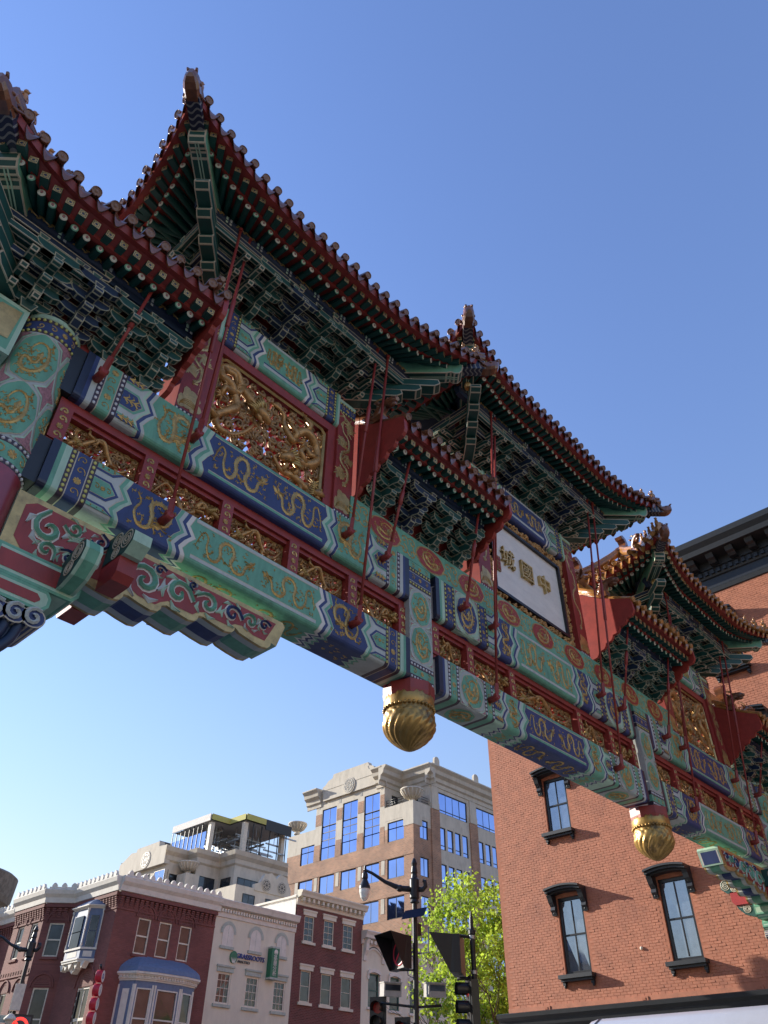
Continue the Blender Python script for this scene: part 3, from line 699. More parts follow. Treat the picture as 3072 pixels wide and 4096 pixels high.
for ch, x, z in (('\u4e2d', 11.52, 10.28), ('\u570b', 10.90, 10.28), ('\u57ce', 10.26, 10.27)):
    me = text_mesh(ch, .47, 'char_gold', .03); 
    o = put('gilt_character', me, nb, T(x, 6.47, z) @ Matrix.Rotation(pi/2, 4, 'X')); 
    md = o.modifiers.new('b', 'BEVEL'); md.width = .008; md.segments = 1; md.limit_method = 'ANGLE'
mb = MB(); mb.box(9.88, 10.00, 6.47, 6.499, 9.86, 10.20, 'gold_dark'); 
for k in range(6): mb.box(9.895+.05*(k % 2), 9.93+.05*(k % 2), 6.462, 6.469, 9.89+.1*(k//2), 9.96+.1*(k//2), 'rust_red')
put('signature_plate', mb, nb)

# round columns at the kerbs, with painted heads
for s in (-1, 1):
    cx, r = XC+s*9.69, .335
    mb = MB()
    mb.lathe([(r, .7), (r, 6.52)], 'column_lacquer', (cx, YC, 0), 40)
    mb.lathe([(r, 6.52), (r, 6.58), (r, 6.77), (r, 6.83), (r, 8.38), (r, 8.44), (r, 8.57), (r, 8.63), (r+.01, 8.64), (r+.01, 8.69), (0, 8.70)], 'teal', (cx, YC, 0), 40,
             ms=['dots_ground', 'teal', 'dots_ground', 'lilac_ground', 'dots_ground', 'blue', 'dots_ground', 'pale_teal', 'pale_teal', 'teal'])
    col = put('round_column', mb, arch)
    f = lambda u, v, h: (cx+(r+h)*sin(u/r), YC-(r+h)*cos(u/r), v)
    def curved_ellipse(mb, cu, cv, a, b, m, h):
        rows = [[f(cu+a*k*(1+.03*cos(8*t))*cos(t), cv+b*k*(1+.03*cos(8*t))*sin(t), h) for t in [2*pi*i/32 for i in range(32)]] for k in (1, .8, .6, .4, .2, .02)]
        mb.grid(rows, m, True, True)
    P2 = 2*pi*r/4
    for k in range(4):
        for row, z in ((0, 7.22), (1, 7.99)):
            cu = -.11+k*P2; mb = MB()
            curved_ellipse(mb, cu, z, P2*.47, .375, 'line', .004); curved_ellipse(mb, cu, z, P2*.455, .362, 'teal', .007)
            dragon(mb, lambda u, v, h: f(u, v, h+.007), cu-P2*.40, cu+P2*.40, z-.32, z+.32, 'oval', False, 'gold', 7, .010, 26)
            put('dragon_medallion', mb, col)
        mb = MB()
        for z, hh in ((6.86, .30), (7.605, .34), (8.35, .30)):
            cu = -.11+(k+.5)*P2
            for q, (m, e) in enumerate((('line', 0), ('pale_teal', .012), ('pink_dot', .06))):
                a = P2*.34-e*.8; b = hh-e*1.2
                pts = [(cu-a, z), (cu-a*.3, z+b*.28), (cu, z+b), (cu+a*.3, z+b*.28), (cu+a, z), (cu+a*.3, z-b*.28), (cu, z-b), (cu-a*.3, z-b*.28)]
                pts = [(u, min(max(v, 6.835), 8.375)) for u, v in pts]
                mb.poly([f(u, v, .004+.003*q) for u, v in pts], m)
        put('painted_spandrel', mb, col, kind='stuff')
    mb = MB()
    for z, m in ((6.55, 'dot_white'), (6.80, 'dot_white'), (8.41, 'bead'), (8.60, 'bead')):
        for i in range(34): a = 2*pi*i/34; mb.ball((cx+r*sin(a), YC-r*cos(a), z), .021, m, 6, 4)
    put('bead_row', mb, col, kind='stuff'); mb = MB()
    for z0, z1 in ((6.60, 6.75), (8.455, 8.555)): scrolls(mb, f, -.95, 1.1, z0, z1, 'gold', .13, .007, 4)
    put('flower_scroll', mb, col, kind='stuff')
    mb = MB(); mb.box(cx-.62, cx+.62, YC-.62, YC+.62, 0, .30, 'concrete'); mb.lathe([(.56, .30), (.56, .42), (.46, .52), (.46, .58), (.38, .7), (0, .705)], 'concrete', (cx, YC, 0), 40); put('column_plinth', mb, col)
    # painted stub beam beyond the column, with a cloud-cut end
    f2 = lambda u, v, d: (cx+s*u, d, v); mb = MB()
    mb.prism([(.335, 7.86), (.335, 8.60), (1.40, 8.60), (1.40, 8.20), (1.10, 8.14), (.92, 7.98), (.62, 7.96), (.46, 7.86)], f2, 6.36, 6.88, 'teal', 'teal', 'pale_teal', .05)
    patch(mb, [(.42, 8.06), (.40, 8.52), (.62, 8.50), (.68, 8.42), (.60, 8.36), (.70, 8.28), (.60, 8.20), (.66, 8.12), (.56, 8.04)], lambda u, v, h: f2(u, v, 6.36-h), 'gold_leaf', .006)
    put('stub_beam', mb, arch)

# carved corner brackets under the lower beam
for s in (-1, 1):
    X0 = XC+s*9.40; f = lambda u, v, d: (X0-s*u, d, v)          # u runs from the column to the street
    steps = [(1.30, 5.74, 'teal'), (1.74, 5.81, 'blue'), (2.20, 5.90, 'teal'), (2.69, 5.97, 'blue'), (3.22, 5.99, 'teal')]
    low = [(0, 5.50), (.78, 5.50)]
    ctrs = [(.78, 5.72)]; pu, pv = .80, 5.74
    scal = [(.80, 5.76)]
    for u, v, m in steps:
        w = u-scal[-1][0]; b = scal[-1]
        scal += [(b[0]+w*.12, v+.045), (b[0]+w*.42, v+.018), (b[0]+w*.74, v), (b[0]+w*.92, v+.018), (b[0]+w*.99, v+.06), (u, v+.105)]
    tip = [(3.30, 6.42)]
    outline = [(0, 6.43), (0, 5.62), (.80, 5.62)]+scal+[(3.30, 6.08), (3.40, 6.38), (3.36, 6.43)]
    mb = MB(); mb.prism(outline, f, 6.40, 6.86, 'gold_leaf', 'pale_teal')
    for y0_, y1_, mm, e in ((6.46, 6.80, 'blue', .004), (6.43, 6.46, 'white_paint', .003), (6.80, 6.83, 'white_paint', .003)): mb.poly([f(3.30+e+.009, 6.11, y0_), f(3.40+e-.012, 6.34, y0_), f(3.40+e-.012, 6.34, y1_), f(3.30+e+.009, 6.11, y1_)], mm)
    q = put('carved_bracket', mb, arch)
    mb = MB()                                             # recessed maroon grounds
    for Yd, sg in ((6.40, -1), (6.86, 1)):
        g = lambda u, v, h: f(u, v, Yd+sg*h)
        patch(mb, [(.10, 6.30), (.20, 6.37), (1.05, 6.37), (1.15, 6.26), (1.15, 5.98), (1.02, 5.86), (.22, 5.80), (.10, 5.92)], g, 'maroon', .003)
        inn = [(1.26, 6.37)]+[(1.26, 5.90), (1.38, 5.93), (1.45, 5.90), (1.66, 5.89), (1.72, 5.95), (1.80, 6.0), (1.90, 5.98), (2.12, 5.98), (2.18, 6.04), (2.28, 6.08), (2.40, 6.05), (2.60, 6.05), (2.68, 6.11), (2.78, 6.13), (2.95, 6.08), (3.12, 6.08), (3.26, 6.37)]
        patch(mb, inn, g, 'maroon', .003)
    put('bracket_ground', mb, q)
    def leafcurl(mb, cu, cv, r, a0, sg, g, m1, m2):
        sp = spiral(cu, cv, r, 1.05, a0, sg, 12, r*.9)
        ribbon(mb, sp, [r*.16+r*.17*sin(pi*min(1, (i+1)/13)) for i in range(len(sp))], lambda u, v, h: g(u, v, h*.6), 'white_paint', .03)
        ribbon(mb, sp, [(r*.16+r*.17*sin(pi*min(1, (i+1)/13)))*.62 for i in range(len(sp))], lambda u, v, h: g(u, v, h+.016), m1, .03)
        for a in (0, 1.2, 2.4, 3.6):
            p0 = (cu+r*1.0*cos(a0+a), cv+r*1.0*sin(a0+a)); p1 = (cu+r*1.35*cos(a0+a+.35), cv+r*1.35*sin(a0+a+.35)); p2 = (cu+r*1.5*cos(a0+a+.8), cv+r*1.5*sin(a0+a+.8))
            ribbon(mb, [p0, p1, p2], [r*.08, r*.22, r*.04], lambda u, v, h: g(u, v, h*.8), m2, .025)
    for Yd, sg in ((6.40, -1), (6.86, 1)):
        g = lambda u, v, h: f(u, v, Yd+sg*(h+.002))
        for k, (cu, cv, r, a0, tw) in enumerate(((.38, 6.15, .15, 2.5, 1), (.80, 6.04, .15, .8, -1), (.62, 6.28, .085, 4, 1), (.92, 6.27, .08, 1, -1), (.42, 5.92, .09, 0, 1), (.64, 5.94, .08, 2, -1), (1.48, 6.11, .17, 2.4, -1), (1.62, 6.30, .06, 1, 1), (1.90, 6.15, .15, .6, 1), (2.05, 6.31, .05, 4, -1), (2.28, 6.19, .125, 2.2, -1), (2.62, 6.21, .11, .6, 1), (2.88, 6.23, .09, 2.6, -1), (3.08, 6.26, .07, 1, 1))):
            mb = MB(); leafcurl(mb, cu, cv, r, a0, tw, g, 'teal' if k % 2 == 0 else 'blue', 'pale_teal' if k % 3 else 'lilac'); put('carved_scroll', mb, q)
    mb = MB(); pts = [(.80, 5.78)]+scal[1:]; k = 0; i = 0
    for (ua, va), (ub, vb) in zip(scal, scal[1:]):           # striped underside of each lobe
        m = ('teal', 'blue')[(k//6) % 2]; k += 1
        for y0_, y1_, mm in ((6.40, 6.44, 'gold_leaf'), (6.44, 6.53, 'lilac'), (6.53, 6.73, m), (6.73, 6.82, 'lilac'), (6.82, 6.86, 'gold_leaf')):
            mb.poly([f(ua, va-.003, y0_), f(ub, vb-.003, y0_), f(ub, vb-.003, y1_), f(ua, va-.003, y1_)], mm)
    put('striped_soffit', mb, q)
    mb = MB()                                             # red-and-green roll at the column side, and the console below
    for v0, v1, u1, m in ((5.50, 5.80, .86, 'pale_teal'), (5.28, 5.498, .62, 'pale_teal')):
        mb.prism([(0, v0), (u1-.06, v0), (u1, v0+.07), (u1, v1-.06), (u1-.05, v1), (0, v1)], f, 6.37, 6.89, m, m, 'teal', .03)
        for Yd, sg in ((6.37, -1), (6.89, 1)): patch(mb, [(.03, v0+.06), (u1-.14, v0+.06), (u1-.10, v0+.1), (u1-.10, v1-.1), (u1-.14, v1-.06), (.03, v1-.06)], lambda u, v, h: f(u, v, Yd+sg*h), 'maroon', .004)
    for k in range(3):
        u, v = .52-.17*k, 5.20-.02*k
        for Yd in (6.36, 6.90):
            ribbon(mb, spiral(u, v, .095, 1.2, 1, 1, 12), .02, lambda a, b, h: f(a, b, Yd+(-h if Yd < 6.6 else h)), 'lilac', .02)
        mb.prism(ellipse(u, v, .115, .10, 14), f, 6.37, 6.89, 'blue', 'blue', 'line', .012)
    for k in range(4):                                    # fluted S-shaped console
        P = cat([(.44-.115*k, 5.13), (.40-.115*k, 4.95), (.28-.11*k, 4.78), (.13-.10*k, 4.66)], 5)
        P = [p for p in P if p.x > -.05]
        for a, m, dy in ((.05, 'blue_deep', .0), (.026, 'lilac', -.02), (.008, 'gold', -.035)):
            if len(P) > 1: mb.tube([f(p.x, p.y, 6.44+dy) for p in P], a, m, 8); mb.tube([f(p.x, p.y, 6.82-dy) for p in P], a, m, 8)
    mb.prism([(0, 5.14), (.50, 5.14), (.45, 4.95), (.33, 4.78), (.16, 4.64), (0, 4.58)], f, 6.44, 6.82, 'blue_deep', 'lilac')
    mb.prism([(0, 4.66), (.16, 4.66), (.22, 4.60), (.20, 4.52), (.10, 4.47), (0, 4.44)], f, 6.38, 6.88, 'green_deep', 'teal', 'pale_teal', .02)
    mb.prism([(0, 4.46), (.10, 4.46), (.07, 4.2), (-.02, 3.9), (-.1, 3.9)], f, 6.44, 6.82, 'green_deep', 'teal', 'pale_teal', .02)
    put('fluted_console', mb, q)
    # cloud-headed cross arms through the bracket
    for d0, d1 in ((6.40, 5.86), (6.86, 7.42)):
        sg = -1 if d1 < d0 else 1
        g = lambda u, v, d: f(v, d, u)
        mb = MB()
        cl = [(5.56, 0), (5.56, .10), (5.62, .28), (5.74, .40), (5.86, .44), (5.96, .40), (6.0, .28), (5.94, .14), (5.86, 0)]
        h = lambda z, o, x: (X0-s*x, d0+sg*o, z)
        mb.prism(cl, h, .62, .80, 'green_deep', 'pale_teal')
        for a, b, m in ((.655, .765, 'teal'),):
            for (z0_, o0), (z1_, o1) in zip(cl, cl[1:]): 
                nz = V((o1-o0, -(z1_-z0_))); nz.normalize(); e = .003
                mb.poly([h(z0_-nz.x*e, o0-nz.y*e, a), h(z1_-nz.x*e, o1-nz.y*e, a), h(z1_-nz.x*e, o1-nz.y*e, b), h(z0_-nz.x*e, o0-nz.y*e, b)], m)
        for x in (.615, .805):
            for cz, co, r in ((5.86, .30, .10), (5.72, .20, .08)):
                for rr in (1, .66, .36): ribbon(mb, ellipse(cz, co, r*rr, r*rr, 13)+[(cz+r*rr, co)], .008, lambda a, b, hh: h(a, b, x+(-hh if x < .7 else hh)), 'line', .006)
        mb.prism([(5.74, 0), (5.74, .30), (5.82, .36), (6.02, .36), (6.02, 0)], h, 1.0, 1.20, 'red', 'maroon')
        mb.prism([(6.0, 0), (6.0, .42), (6.10, .54), (6.22, .54), (6.30, .44), (6.28, .30), (6.36, .18), (6.36, 0)], h, 1.0, 1.20, 'green_deep', 'pale_teal')
        for x in (.995, 1.205):
            for cz, co, r in ((6.17, .42, .10), (6.24, .22, .09), (6.08, .24, .07)):
                for rr in (1, .62, .3): ribbon(mb, ellipse(cz, co, r*rr, r*rr, 13)+[(cz+r*rr, co)], .008, lambda a, b, hh: h(a, b, x+(-hh if x < 1.1 else hh)), 'line', .006)
        put('cloud_arm', mb, q)
# ------------------------------------------------------------------ bracket sets (local: x along the eave, -y outwards, z up)
def lat_arm(mb, y, z, L, m, w=.09, h=.12):
    a, b = L/2, L/2-.10
    prof = [(-a, z+h), (-a, z+h*.62), (-a+.03, z+h*.28), (-b, z), (b, z), (a-.03, z+h*.28), (a, z+h*.62), (a, z+h)]
    mb.prism(prof, lambda u, v, d: (u, d, v), y-w/2, y+w/2, m, m, 'bracket_line', .011)
def block(mb, x, y, z, m, s=.062, h=.06):
    p = []
    for X in (-1, 1):
        for Y in (-1, 1):
            p += [(x+X*s*.62, y+Y*s*.62, z), (x+X*s, y+Y*s, z+h)]
    mb.hexa(p, m, 'bracket_line', .009, 'u')
def fwd_arm(mb, y0, y1, z, m, w=.11, h=.135, beak=True):
    prof = [(y0, z), (y1+.09, z), (y1, z+h*.45), (y1-.02, z+h), (y0, z+h)] if not beak else [(y0, z), (y1+.12, z), (y1+.02, z-.03), (y1-.03, z-.005), (y1-.03, z+.05), (y1+.07, z+h), (y0, z+h)]
    mb.prism(prof, lambda u, v, d: (d, u, v), -w/2, w/2, m, m, 'bracket_line', .011)
def bracket_mesh(tiers, so, sz, col, Ls=.40, Ll=.58):
    """one cluster: a cross arm on every tier, its ends curving up under little bearing blocks"""
    mb = MB(); m = col
    block(mb, 0, .0, -.02, m, .10, .09)
    for j in range(tiers+1):
        y = -so*j; z = .06+sz*j
        L_ = Ll if j % 2 else Ls*1.12
        lat_arm(mb, y, z, L_, m, h=.13)
        for x in (-L_/2+.06, L_/2-.06): block(mb, x, y, z+.13, m, .062, .05)
        if j < tiers:
            fwd_arm(mb, .1, -so*(j+1)-.09, z-.005, m, beak=(j > 0)); block(mb, 0, -so*(j+1), z+.13, m)
    return mb.mesh('bracket_set')
def corner_mesh(tiers, so, sz, sx):
    mb = MB(); c = .7071; dx = V((sx*c, -c, 0)); sd = V((c, sx*c, 0))
    for j in range(tiers+1):
        z = .06+sz*j; L = so*(j+1)*1.414+.26; w = .105; h = .15
        prof = [(-.1, z), (L-.10, z-.01), (L, z+.05), (L-.03, z+h), (L-.2, z+h+.01), (-.1, z+h)]
        mb.prism(prof, lambda u, v, d: tuple(dx*u+sd*d+V((0, 0, v))), -w, w, 'green_deep', 'green_deep', 'line', .016)
        y = -so*j
        for k in range(2):                                  # arms on both faces of the corner
            zz = z+k*sz
            for r in range(2):
                Lr = .30+.12*k+so*j
                a = (lambda u, v, d: (-sx*u, y+d, v)) if r == 0 else (lambda u, v, d: (sx*-y+d, u, v))
                prof2 = [(so*-j, zz), (Lr-.10, zz), (Lr-.02, zz+.03), (Lr, zz+.1), (so*-j, zz+.1)]
                mb.prism(prof2, a, -.037, .037, 'green_deep' if (j+k) % 2 else 'blue_deep', None, 'line', .014)
                e = a(Lr-.05, zz+.1, 0); block(mb, e[0], e[1], e[2], 'green_deep')
        if j < tiers:
            e = so*(j+1)+.09
            for r in range(2):
                for q in (0, .26):
                    a = (lambda u, v, d: (d-sx*q, -u, v)) if r == 0 else (lambda u, v, d: (sx*u, d+q, v))
                    mb.prism([(0, z), (e-.10, z), (e-.02, z-.03), (e+.02, z+.02), (e-.06, z+.1), (0, z+.1)], a, -.042, .042, 'green_deep', None, 'line', .014)
    return mb.mesh('corner_bracket')
# shared eave pieces: local +y runs inwards from the tip
def sq_rafter(L):
    mb = MB(); s = .045
    mb.box(-s, s, 0, L, -s, s, 'green_deep', skip='f')
    mb.opoly([(-s, 0, -s), (s, 0, -s), (s, 0, s), (-s, 0, s)], 'blue_deep', 'gold_leaf', .009)
    f = lambda u, v, h: (u, -h, v)
    for a, b in (((-.03, 0), (0, .03)), ((0, .03), (.03, 0)), ((.03, 0), (0, -.03)), ((0, -.03), (-.03, 0))): ribbon(mb, [a, b], .006, f, 'gold_leaf', .003)
    for a in (-1, 1):
        for b in (-1, 1): ribbon(mb, [(a*.015, b*.015), (a*.04, b*.04)], .005, f, 'gold_leaf', .003)
    return mb.mesh('square_rafter')
def rd_rafter(L, ring):
    mb = MB(); n = 12; r = .045
    c = lambda rr, y: [(rr*cos(2*pi*j/n), y, rr*sin(2*pi*j/n)) for j in range(n)]
    mb.grid([c(r, L), c(r, 0)], 'green_deep', True, True)
    mb.grid([c(r, 0), c(r*.9, -.004), c(.030, -.006)], ring, True, True); mb.grid([c(.030, -.006), c(.014, -.008)], 'eye_white', True, True)
    mb.poly([(.0+q[0], q[1], q[2]+.008) for q in c(.016, -.009)], 'pink_dot')
    return mb.mesh('round_rafter')
def eave_tile(m):
    mb = MB(); n = 14; r = .064
    c = lambda rr, y: [(rr*cos(2*pi*j/n), y, rr*sin(2*pi*j/n)) for j in range(n)]
    mb.grid([c(r, .30), c(r, 0), c(r*.98, -.012), c(r*.82, -.014), c(r*.8, -.006)], m, True, True)
    mb.grid([c(r*.8, -.006), c(r*.6, -.008), c(r*.5, -.003), c(r*.3, -.010), c(.003, -.012)], 'tile_face' if m == 'tile' else m, True, True)
    return mb.mesh('eave_tile')
def drip_tile(m):
    mb = MB(); rows = []; n = 8
    for k, (y, dz, t) in enumerate(((.25, .03, 0), (-.02, 0, 0), (-.05, -.05, .6), (-.06, -.105, 1.))):
        rows.append([((-.105+.21*j/n)*(1-.35*t), y, dz-.05*sin(pi*j/n)*(1+.7*t*(t > .5))+(.02 if t else 0)*abs(j-n/2)/n*2) for j in range(n+1)])
    mb.grid(rows, m, True); mb.grid([[(x, y+.014, z-.012) for x, y, z in r] for r in rows][::-1], m, True)
    return mb.mesh('drip_tile')
def beast_mesh():
    """horned roof beast, side view cut from a block and rounded"""
    mb = MB()
    mb.tube([(0, .16, 0), (0, .14, .10), (0, .08, .20), (0, -.02, .26), (0, -.14, .25), (0, -.24, .21)], [.09, .10, .095, .085, .07, .035], 'tile', 10)
    mb.tube([(0, -.04, .19), (0, -.14, .16), (0, -.20, .15)], [.05, .045, .02], 'tile', 8)
    for q in (-1, 1):
        mb.tube([(q*.04, 0, .32), (q*.05, .06, .40), (q*.05, .14, .44), (q*.045, .20, .42)], [.016, .014, .010, .003], 'gold_leaf', 6); mb.ball((q*.06, -.08, .29), .024, 'tile', 7, 5)
        mb.tube([(q*.08, .05, .24), (q*.11, .12, .30), (q*.10, .18, .36)], [.03, .025, .004], 'tile', 6)
        mb.ball((q*.04, -.22, .235), .02, 'tile', 6, 4)
    for k in range(6): mb.tube([(0, .10+.02*k, .26-.05*k), (0, .20+.02*k, .31-.06*k)], [.03, .004], 'tile', 5)
    mb.box(-.085, .085, .02, .20, -.10, .03, 'tile')
    return mb.mesh('ridge_beast')
def figure_mesh():
    mb = MB(); mb.lathe([(.045, 0), (.05, .03), (.035, .06), (.045, .10), (.03, .15), (.018, .165)], 'tile_gold_lit', n=9)
    mb.ball((0, -.01, .19), .034, 'tile_gold_lit', 8, 6); mb.tube([(0, -.03, .12), (0, -.06, .08), (0, -.055, .02)], [.016, .014, .012], 'tile_gold_lit', 6)
    for q in (-1, 1): mb.tube([(q*.025, 0, .2), (q*.03, .015, .235)], [.01, .003], 'tile_gold_lit', 5)
    mb.tube([(0, .03, .06), (0, .07, .12), (0, .06, .18)], [.02, .016, .004], 'tile_gold_lit', 6)
    return mb.mesh('ridge_figure')
def owl_mesh():
    """big dragon-fish finial that bites the ridge end"""
    mb = MB()
    prof = [(.0, 0), (.30, 0), (.36, .12), (.30, .20), (.36, .30), (.30, .46), (.34, .60), (.26, .74), (.12, .78), (.02, .72), (.06, .64), (.14, .66), (.20, .58), (.16, .46), (.08, .40), (-.06, .34), (-.12, .22), (-.04, .16), (-.10, .06)]
    mb.prism(prof, lambda u, v, d: (u, d, v), -.10, .10, 'tile', 'tile')
    for q in (-1, 1): mb.ball((.02, q*.11, .26), .035, 'tile', 7, 5); mb.tube([(.1, q*.11, .15), (.2, q*.13, .3), (.24, q*.11, .5)], [.03, .035, .01], 'tile', 6)
    return mb.mesh('ridge_finial')
SQR, RDR = sq_rafter(.62), (rd_rafter(.95, 'teal'), rd_rafter(.95, 'eye_white'))
SQS, RDS = sq_rafter(.45), (rd_rafter(.7, 'teal'), rd_rafter(.7, 'eye_white'))
TILE, DRIP, BEAST, FIG, OWL = eave_tile('tile'), drip_tile('tile'), beast_mesh(), figure_mesh(), owl_mesh()
def sleeve_mesh():
    """beast-head sleeve on the nose of the hip rafter: blunt carved block with a turned-up snout"""
    mb = MB(); rows = []
    for y, w, z0, z1 in ((.10, .095, -.11, .12), (.0, .105, -.12, .14), (-.10, .11, -.11, .17), (-.18, .10, -.07, .20), (-.24, .075, -.01, .22), (-.27, .03, .06, .22)):
        rows.append([(-w*.7, y, z0), (w*.7, y, z0), (w, y, z0+.06), (w, y, z1-.06), (w*.6, y, z1), (-w*.6, y, z1), (-w, y, z1-.06), (-w, y, z0+.06)])
    mb.grid(rows, 'tile', False, True, 'tile')
    for q in (-1, 1):
        mb.ball((q*.10, -.10, .09), .032, 'tile', 8, 6)
        for k in range(3): mb.tube([(q*.10, -.02+.04*k, -.06+.06*k), (q*.125, .04+.04*k, -.02+.07*k), (q*.11, .09+.03*k, .05+.07*k)], [.02, .018, .005], 'tile', 6)
        mb.tube([(q*.05, -.22, .2), (q*.06, -.26, .245), (q*.03, -.24, .28)], [.025, .02, .006], 'tile', 6); mb.tube([(q*.05, .0, .15), (q*.06, .08, .24), (q*.05, .06, .33)], [.03, .024, .006], 'tile', 6)
    return mb.mesh('hip_beast')
SLEEVE = sleeve_mesh()
TILE2, DRIP2 = eave_tile('tile_gold_lit'), drip_tile('tile_gold_lit')

def roof(name, xl, xr, e, ze, hipL, hipR, base_y, base_z, small, bl, br, nset, gold=False, part_label=None):
    co, cu, zone = (.27, .29, 2.3) if not small else (.22, .22, 1.3)
    SQd, RDd, PUd = ((.13, -.19), (.36, -.27), (.69, -.35)) if not small else ((.10, -.25), (.27, -.33), (.54, -.36))
    tile, drip = (TILE2, DRIP2) if gold else (TILE, DRIP)  # gold picks the tiles with sunlight in their colour
    Tm = 'tile_gold_lit' if gold else 'tile'
    eB = e+co
    def uu(x): 
        u = 0
        if hipL: u = max(u, 1-(x-xl)/zone)
        if hipR: u = max(u, 1-(xr-x)/zone)
        return max(0, min(1, u))
    def P(side, t):
        """eave point and the outward direction in plan"""
        if side == 'f' or side == 'b':
            u = uu(t); sg = -1 if side == 'f' else 1
            dl = (-1 if (hipL and t-xl < zone) else 1)
            n = V((dl*u*.75, sg, 0)).normalized()
            return V((t, YC+sg*(e+co*u*u), ze+cu*u*u)), n
        u = max(0, 1-(eB-abs(t))/zone); sg = -1 if side == 'l' else 1
        x = (xl+co-co*u*u) if side == 'l' else (xr-co+co*u*u)
        n = V((sg, u*.75*(1 if t > 0 else -1), 0)).normalized()
        return V((x, YC+t, ze+cu*u*u)), n
    up = lambda t: .42*t+.22*t*t
    # ---- tiled slopes
    mb = MB(); sides = ['f', 'b']+(['l'] if hipL else [])+(['r'] if hipR else [])
    for sd in sides:
        a, b = (xl, xr) if sd in 'fb' else (-eB, eB)
        n = max(4, round((b-a)/.233)); ps = [a+(b-a)*i/n for i in range(n+1)]
        def depth(t):
            d = e+.01
            if sd in 'fb':
                if hipL: d = min(d, t-xl)
                if hipR: d = min(d, xr-t)
            else: d = min(d, eB-abs(t))
            return max(d, .02)
        inn = {'f': V((0, 1, 0)), 'b': V((0, -1, 0)), 'l': V((1, 0, 0)), 'r': V((-1, 0, 0))}[sd]
        K = 6; ax = V((1, 0, 0)) if sd in 'fb' else V((0, 1, 0))
        cols = []
        for t in ps:
            p, _ = P(sd, t); D = depth(t)
            cols.append([p+inn*(D*k/K)+V((0, 0, up(D*k/K)-.03)) for k in range(K+1)])
        mb.grid(cols, Tm, False)
        for i, t in enumerate(ps):
            if i in (0, n): continue
            c = cols[i]; rows = []
            for q in c: rows.append([q+ax*(.062*cos(pi*j/5))+V((0, 0, .025+.06*sin(pi*j/5))) for j in range(6)])
            mb.grid(rows, Tm, True)
    # ---- boards below the tiles
    def strip(sd, d0, z0, d1, z1, m, k=40):
        a, b = (xl, xr) if sd in 'fb' else (-eB, eB)
        r0_, r1_ = [], []
        for i in range(k+1):
            t = a+(b-a)*i/k; p, n = P(sd, t); r0_.append(p-n*d0+V((0, 0, z0))); r1_.append(p-n*d1+V((0, 0, z1)))
        mb.grid([r0_, r1_], m, False)
    for sd in sides:
        strip(sd, .0, -.035, .03, -.145, 'maroon'); strip(sd, .03, -.145, .10, -.145, 'maroon')
        strip(sd, .10, -.145, RDd[0]-.03, RDd[1]+.115, 'maroon')
        strip(sd, RDd[0]-.03, RDd[1]+.115, RDd[0]-.03, RDd[1]+.05, 'rust_red'); strip(sd, RDd[0]-.03, RDd[1]+.05, RDd[0]+.03, RDd[1]+.052, 'rust_red')
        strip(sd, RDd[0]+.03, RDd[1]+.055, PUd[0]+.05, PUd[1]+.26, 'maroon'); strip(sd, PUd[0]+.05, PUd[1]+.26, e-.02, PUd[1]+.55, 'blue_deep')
    # ---- ridges
    def rz(t): return ze+up(t)
    if hipL or hipR:
        for sgx, hip, xt in ((1, hipL, xl), (-1, hipR, xr)):
            if not hip: continue
            for sy in (-1, 1):
                path = [V((xt+sgx*d, YC+sy*(eB-d), ze+cu*max(0, 1-d/zone)**2+up(d)+.03)) for d in [eB*k/8 for k in range(9)]]
                mb.tube(path, .085, Tm, 8); mb.tube([p+V((0, 0, .11)) for p in path], .06, Tm, 8)
    rl = xl+(eB if hipL else 0); rr = xr-(eB if hipR else 0); zr = rz(e)
    mb.box(rl, rr, YC-.09, YC+.09, zr-.05, zr+.30, Tm); mb.tube([(rl, YC, zr+.33), (rr, YC, zr+.33)], .07, Tm, 8)
    o = put(name, mb, arch)
    if part_label: o['label'] = part_label
    # ---- eave pieces
    nsd = ['f']+(['l'] if hipL else [])+(['r'] if hipR else [])
    for sd in nsd:
        a, b = (xl, xr) if sd in 'fb' else (-eB, eB)
        n = max(4, round((b-a)/.233))
        for i in range(n+1):
            t = a+(b-a)*i/n
            if (hipL or sd in 'lr') and i == 0 or (hipR or sd in 'lr') and i == n: continue
            if sd in 'lr' and t > .4 and i % 1: continue
            p, nn = P(sd, t); ax = {'f': V((0, 1, 0)), 'l': V((1, 0, 0)), 'r': V((-1, 0, 0))}[sd]
            jit = Matrix.Rotation(rnd.gauss(0, .05), 4, 'X') @ Matrix.Rotation(rnd.gauss(0, .07), 4, 'Z') @ T(0, rnd.gauss(0, .012), rnd.gauss(0, .006))
            if sd == 'f' or t < .9: put('eave_tile', tile, o, frame(p-ax*.05+V((0, 0, .035)), ax+V((0, 0, .40))) @ jit)
            if i < n and (sd == 'f' or t < .9):
                p2, _ = P(sd, t+(b-a)/n/2); put('drip_tile', drip, o, frame(p2-ax*.02+V((0, 0, .0)), ax+V((0, 0, .35))) @ Matrix.Rotation(rnd.gauss(0, .05), 4, 'Y') @ T(0, rnd.gauss(0, .012), 0))
        m = max(4, round((b-a)/.18))
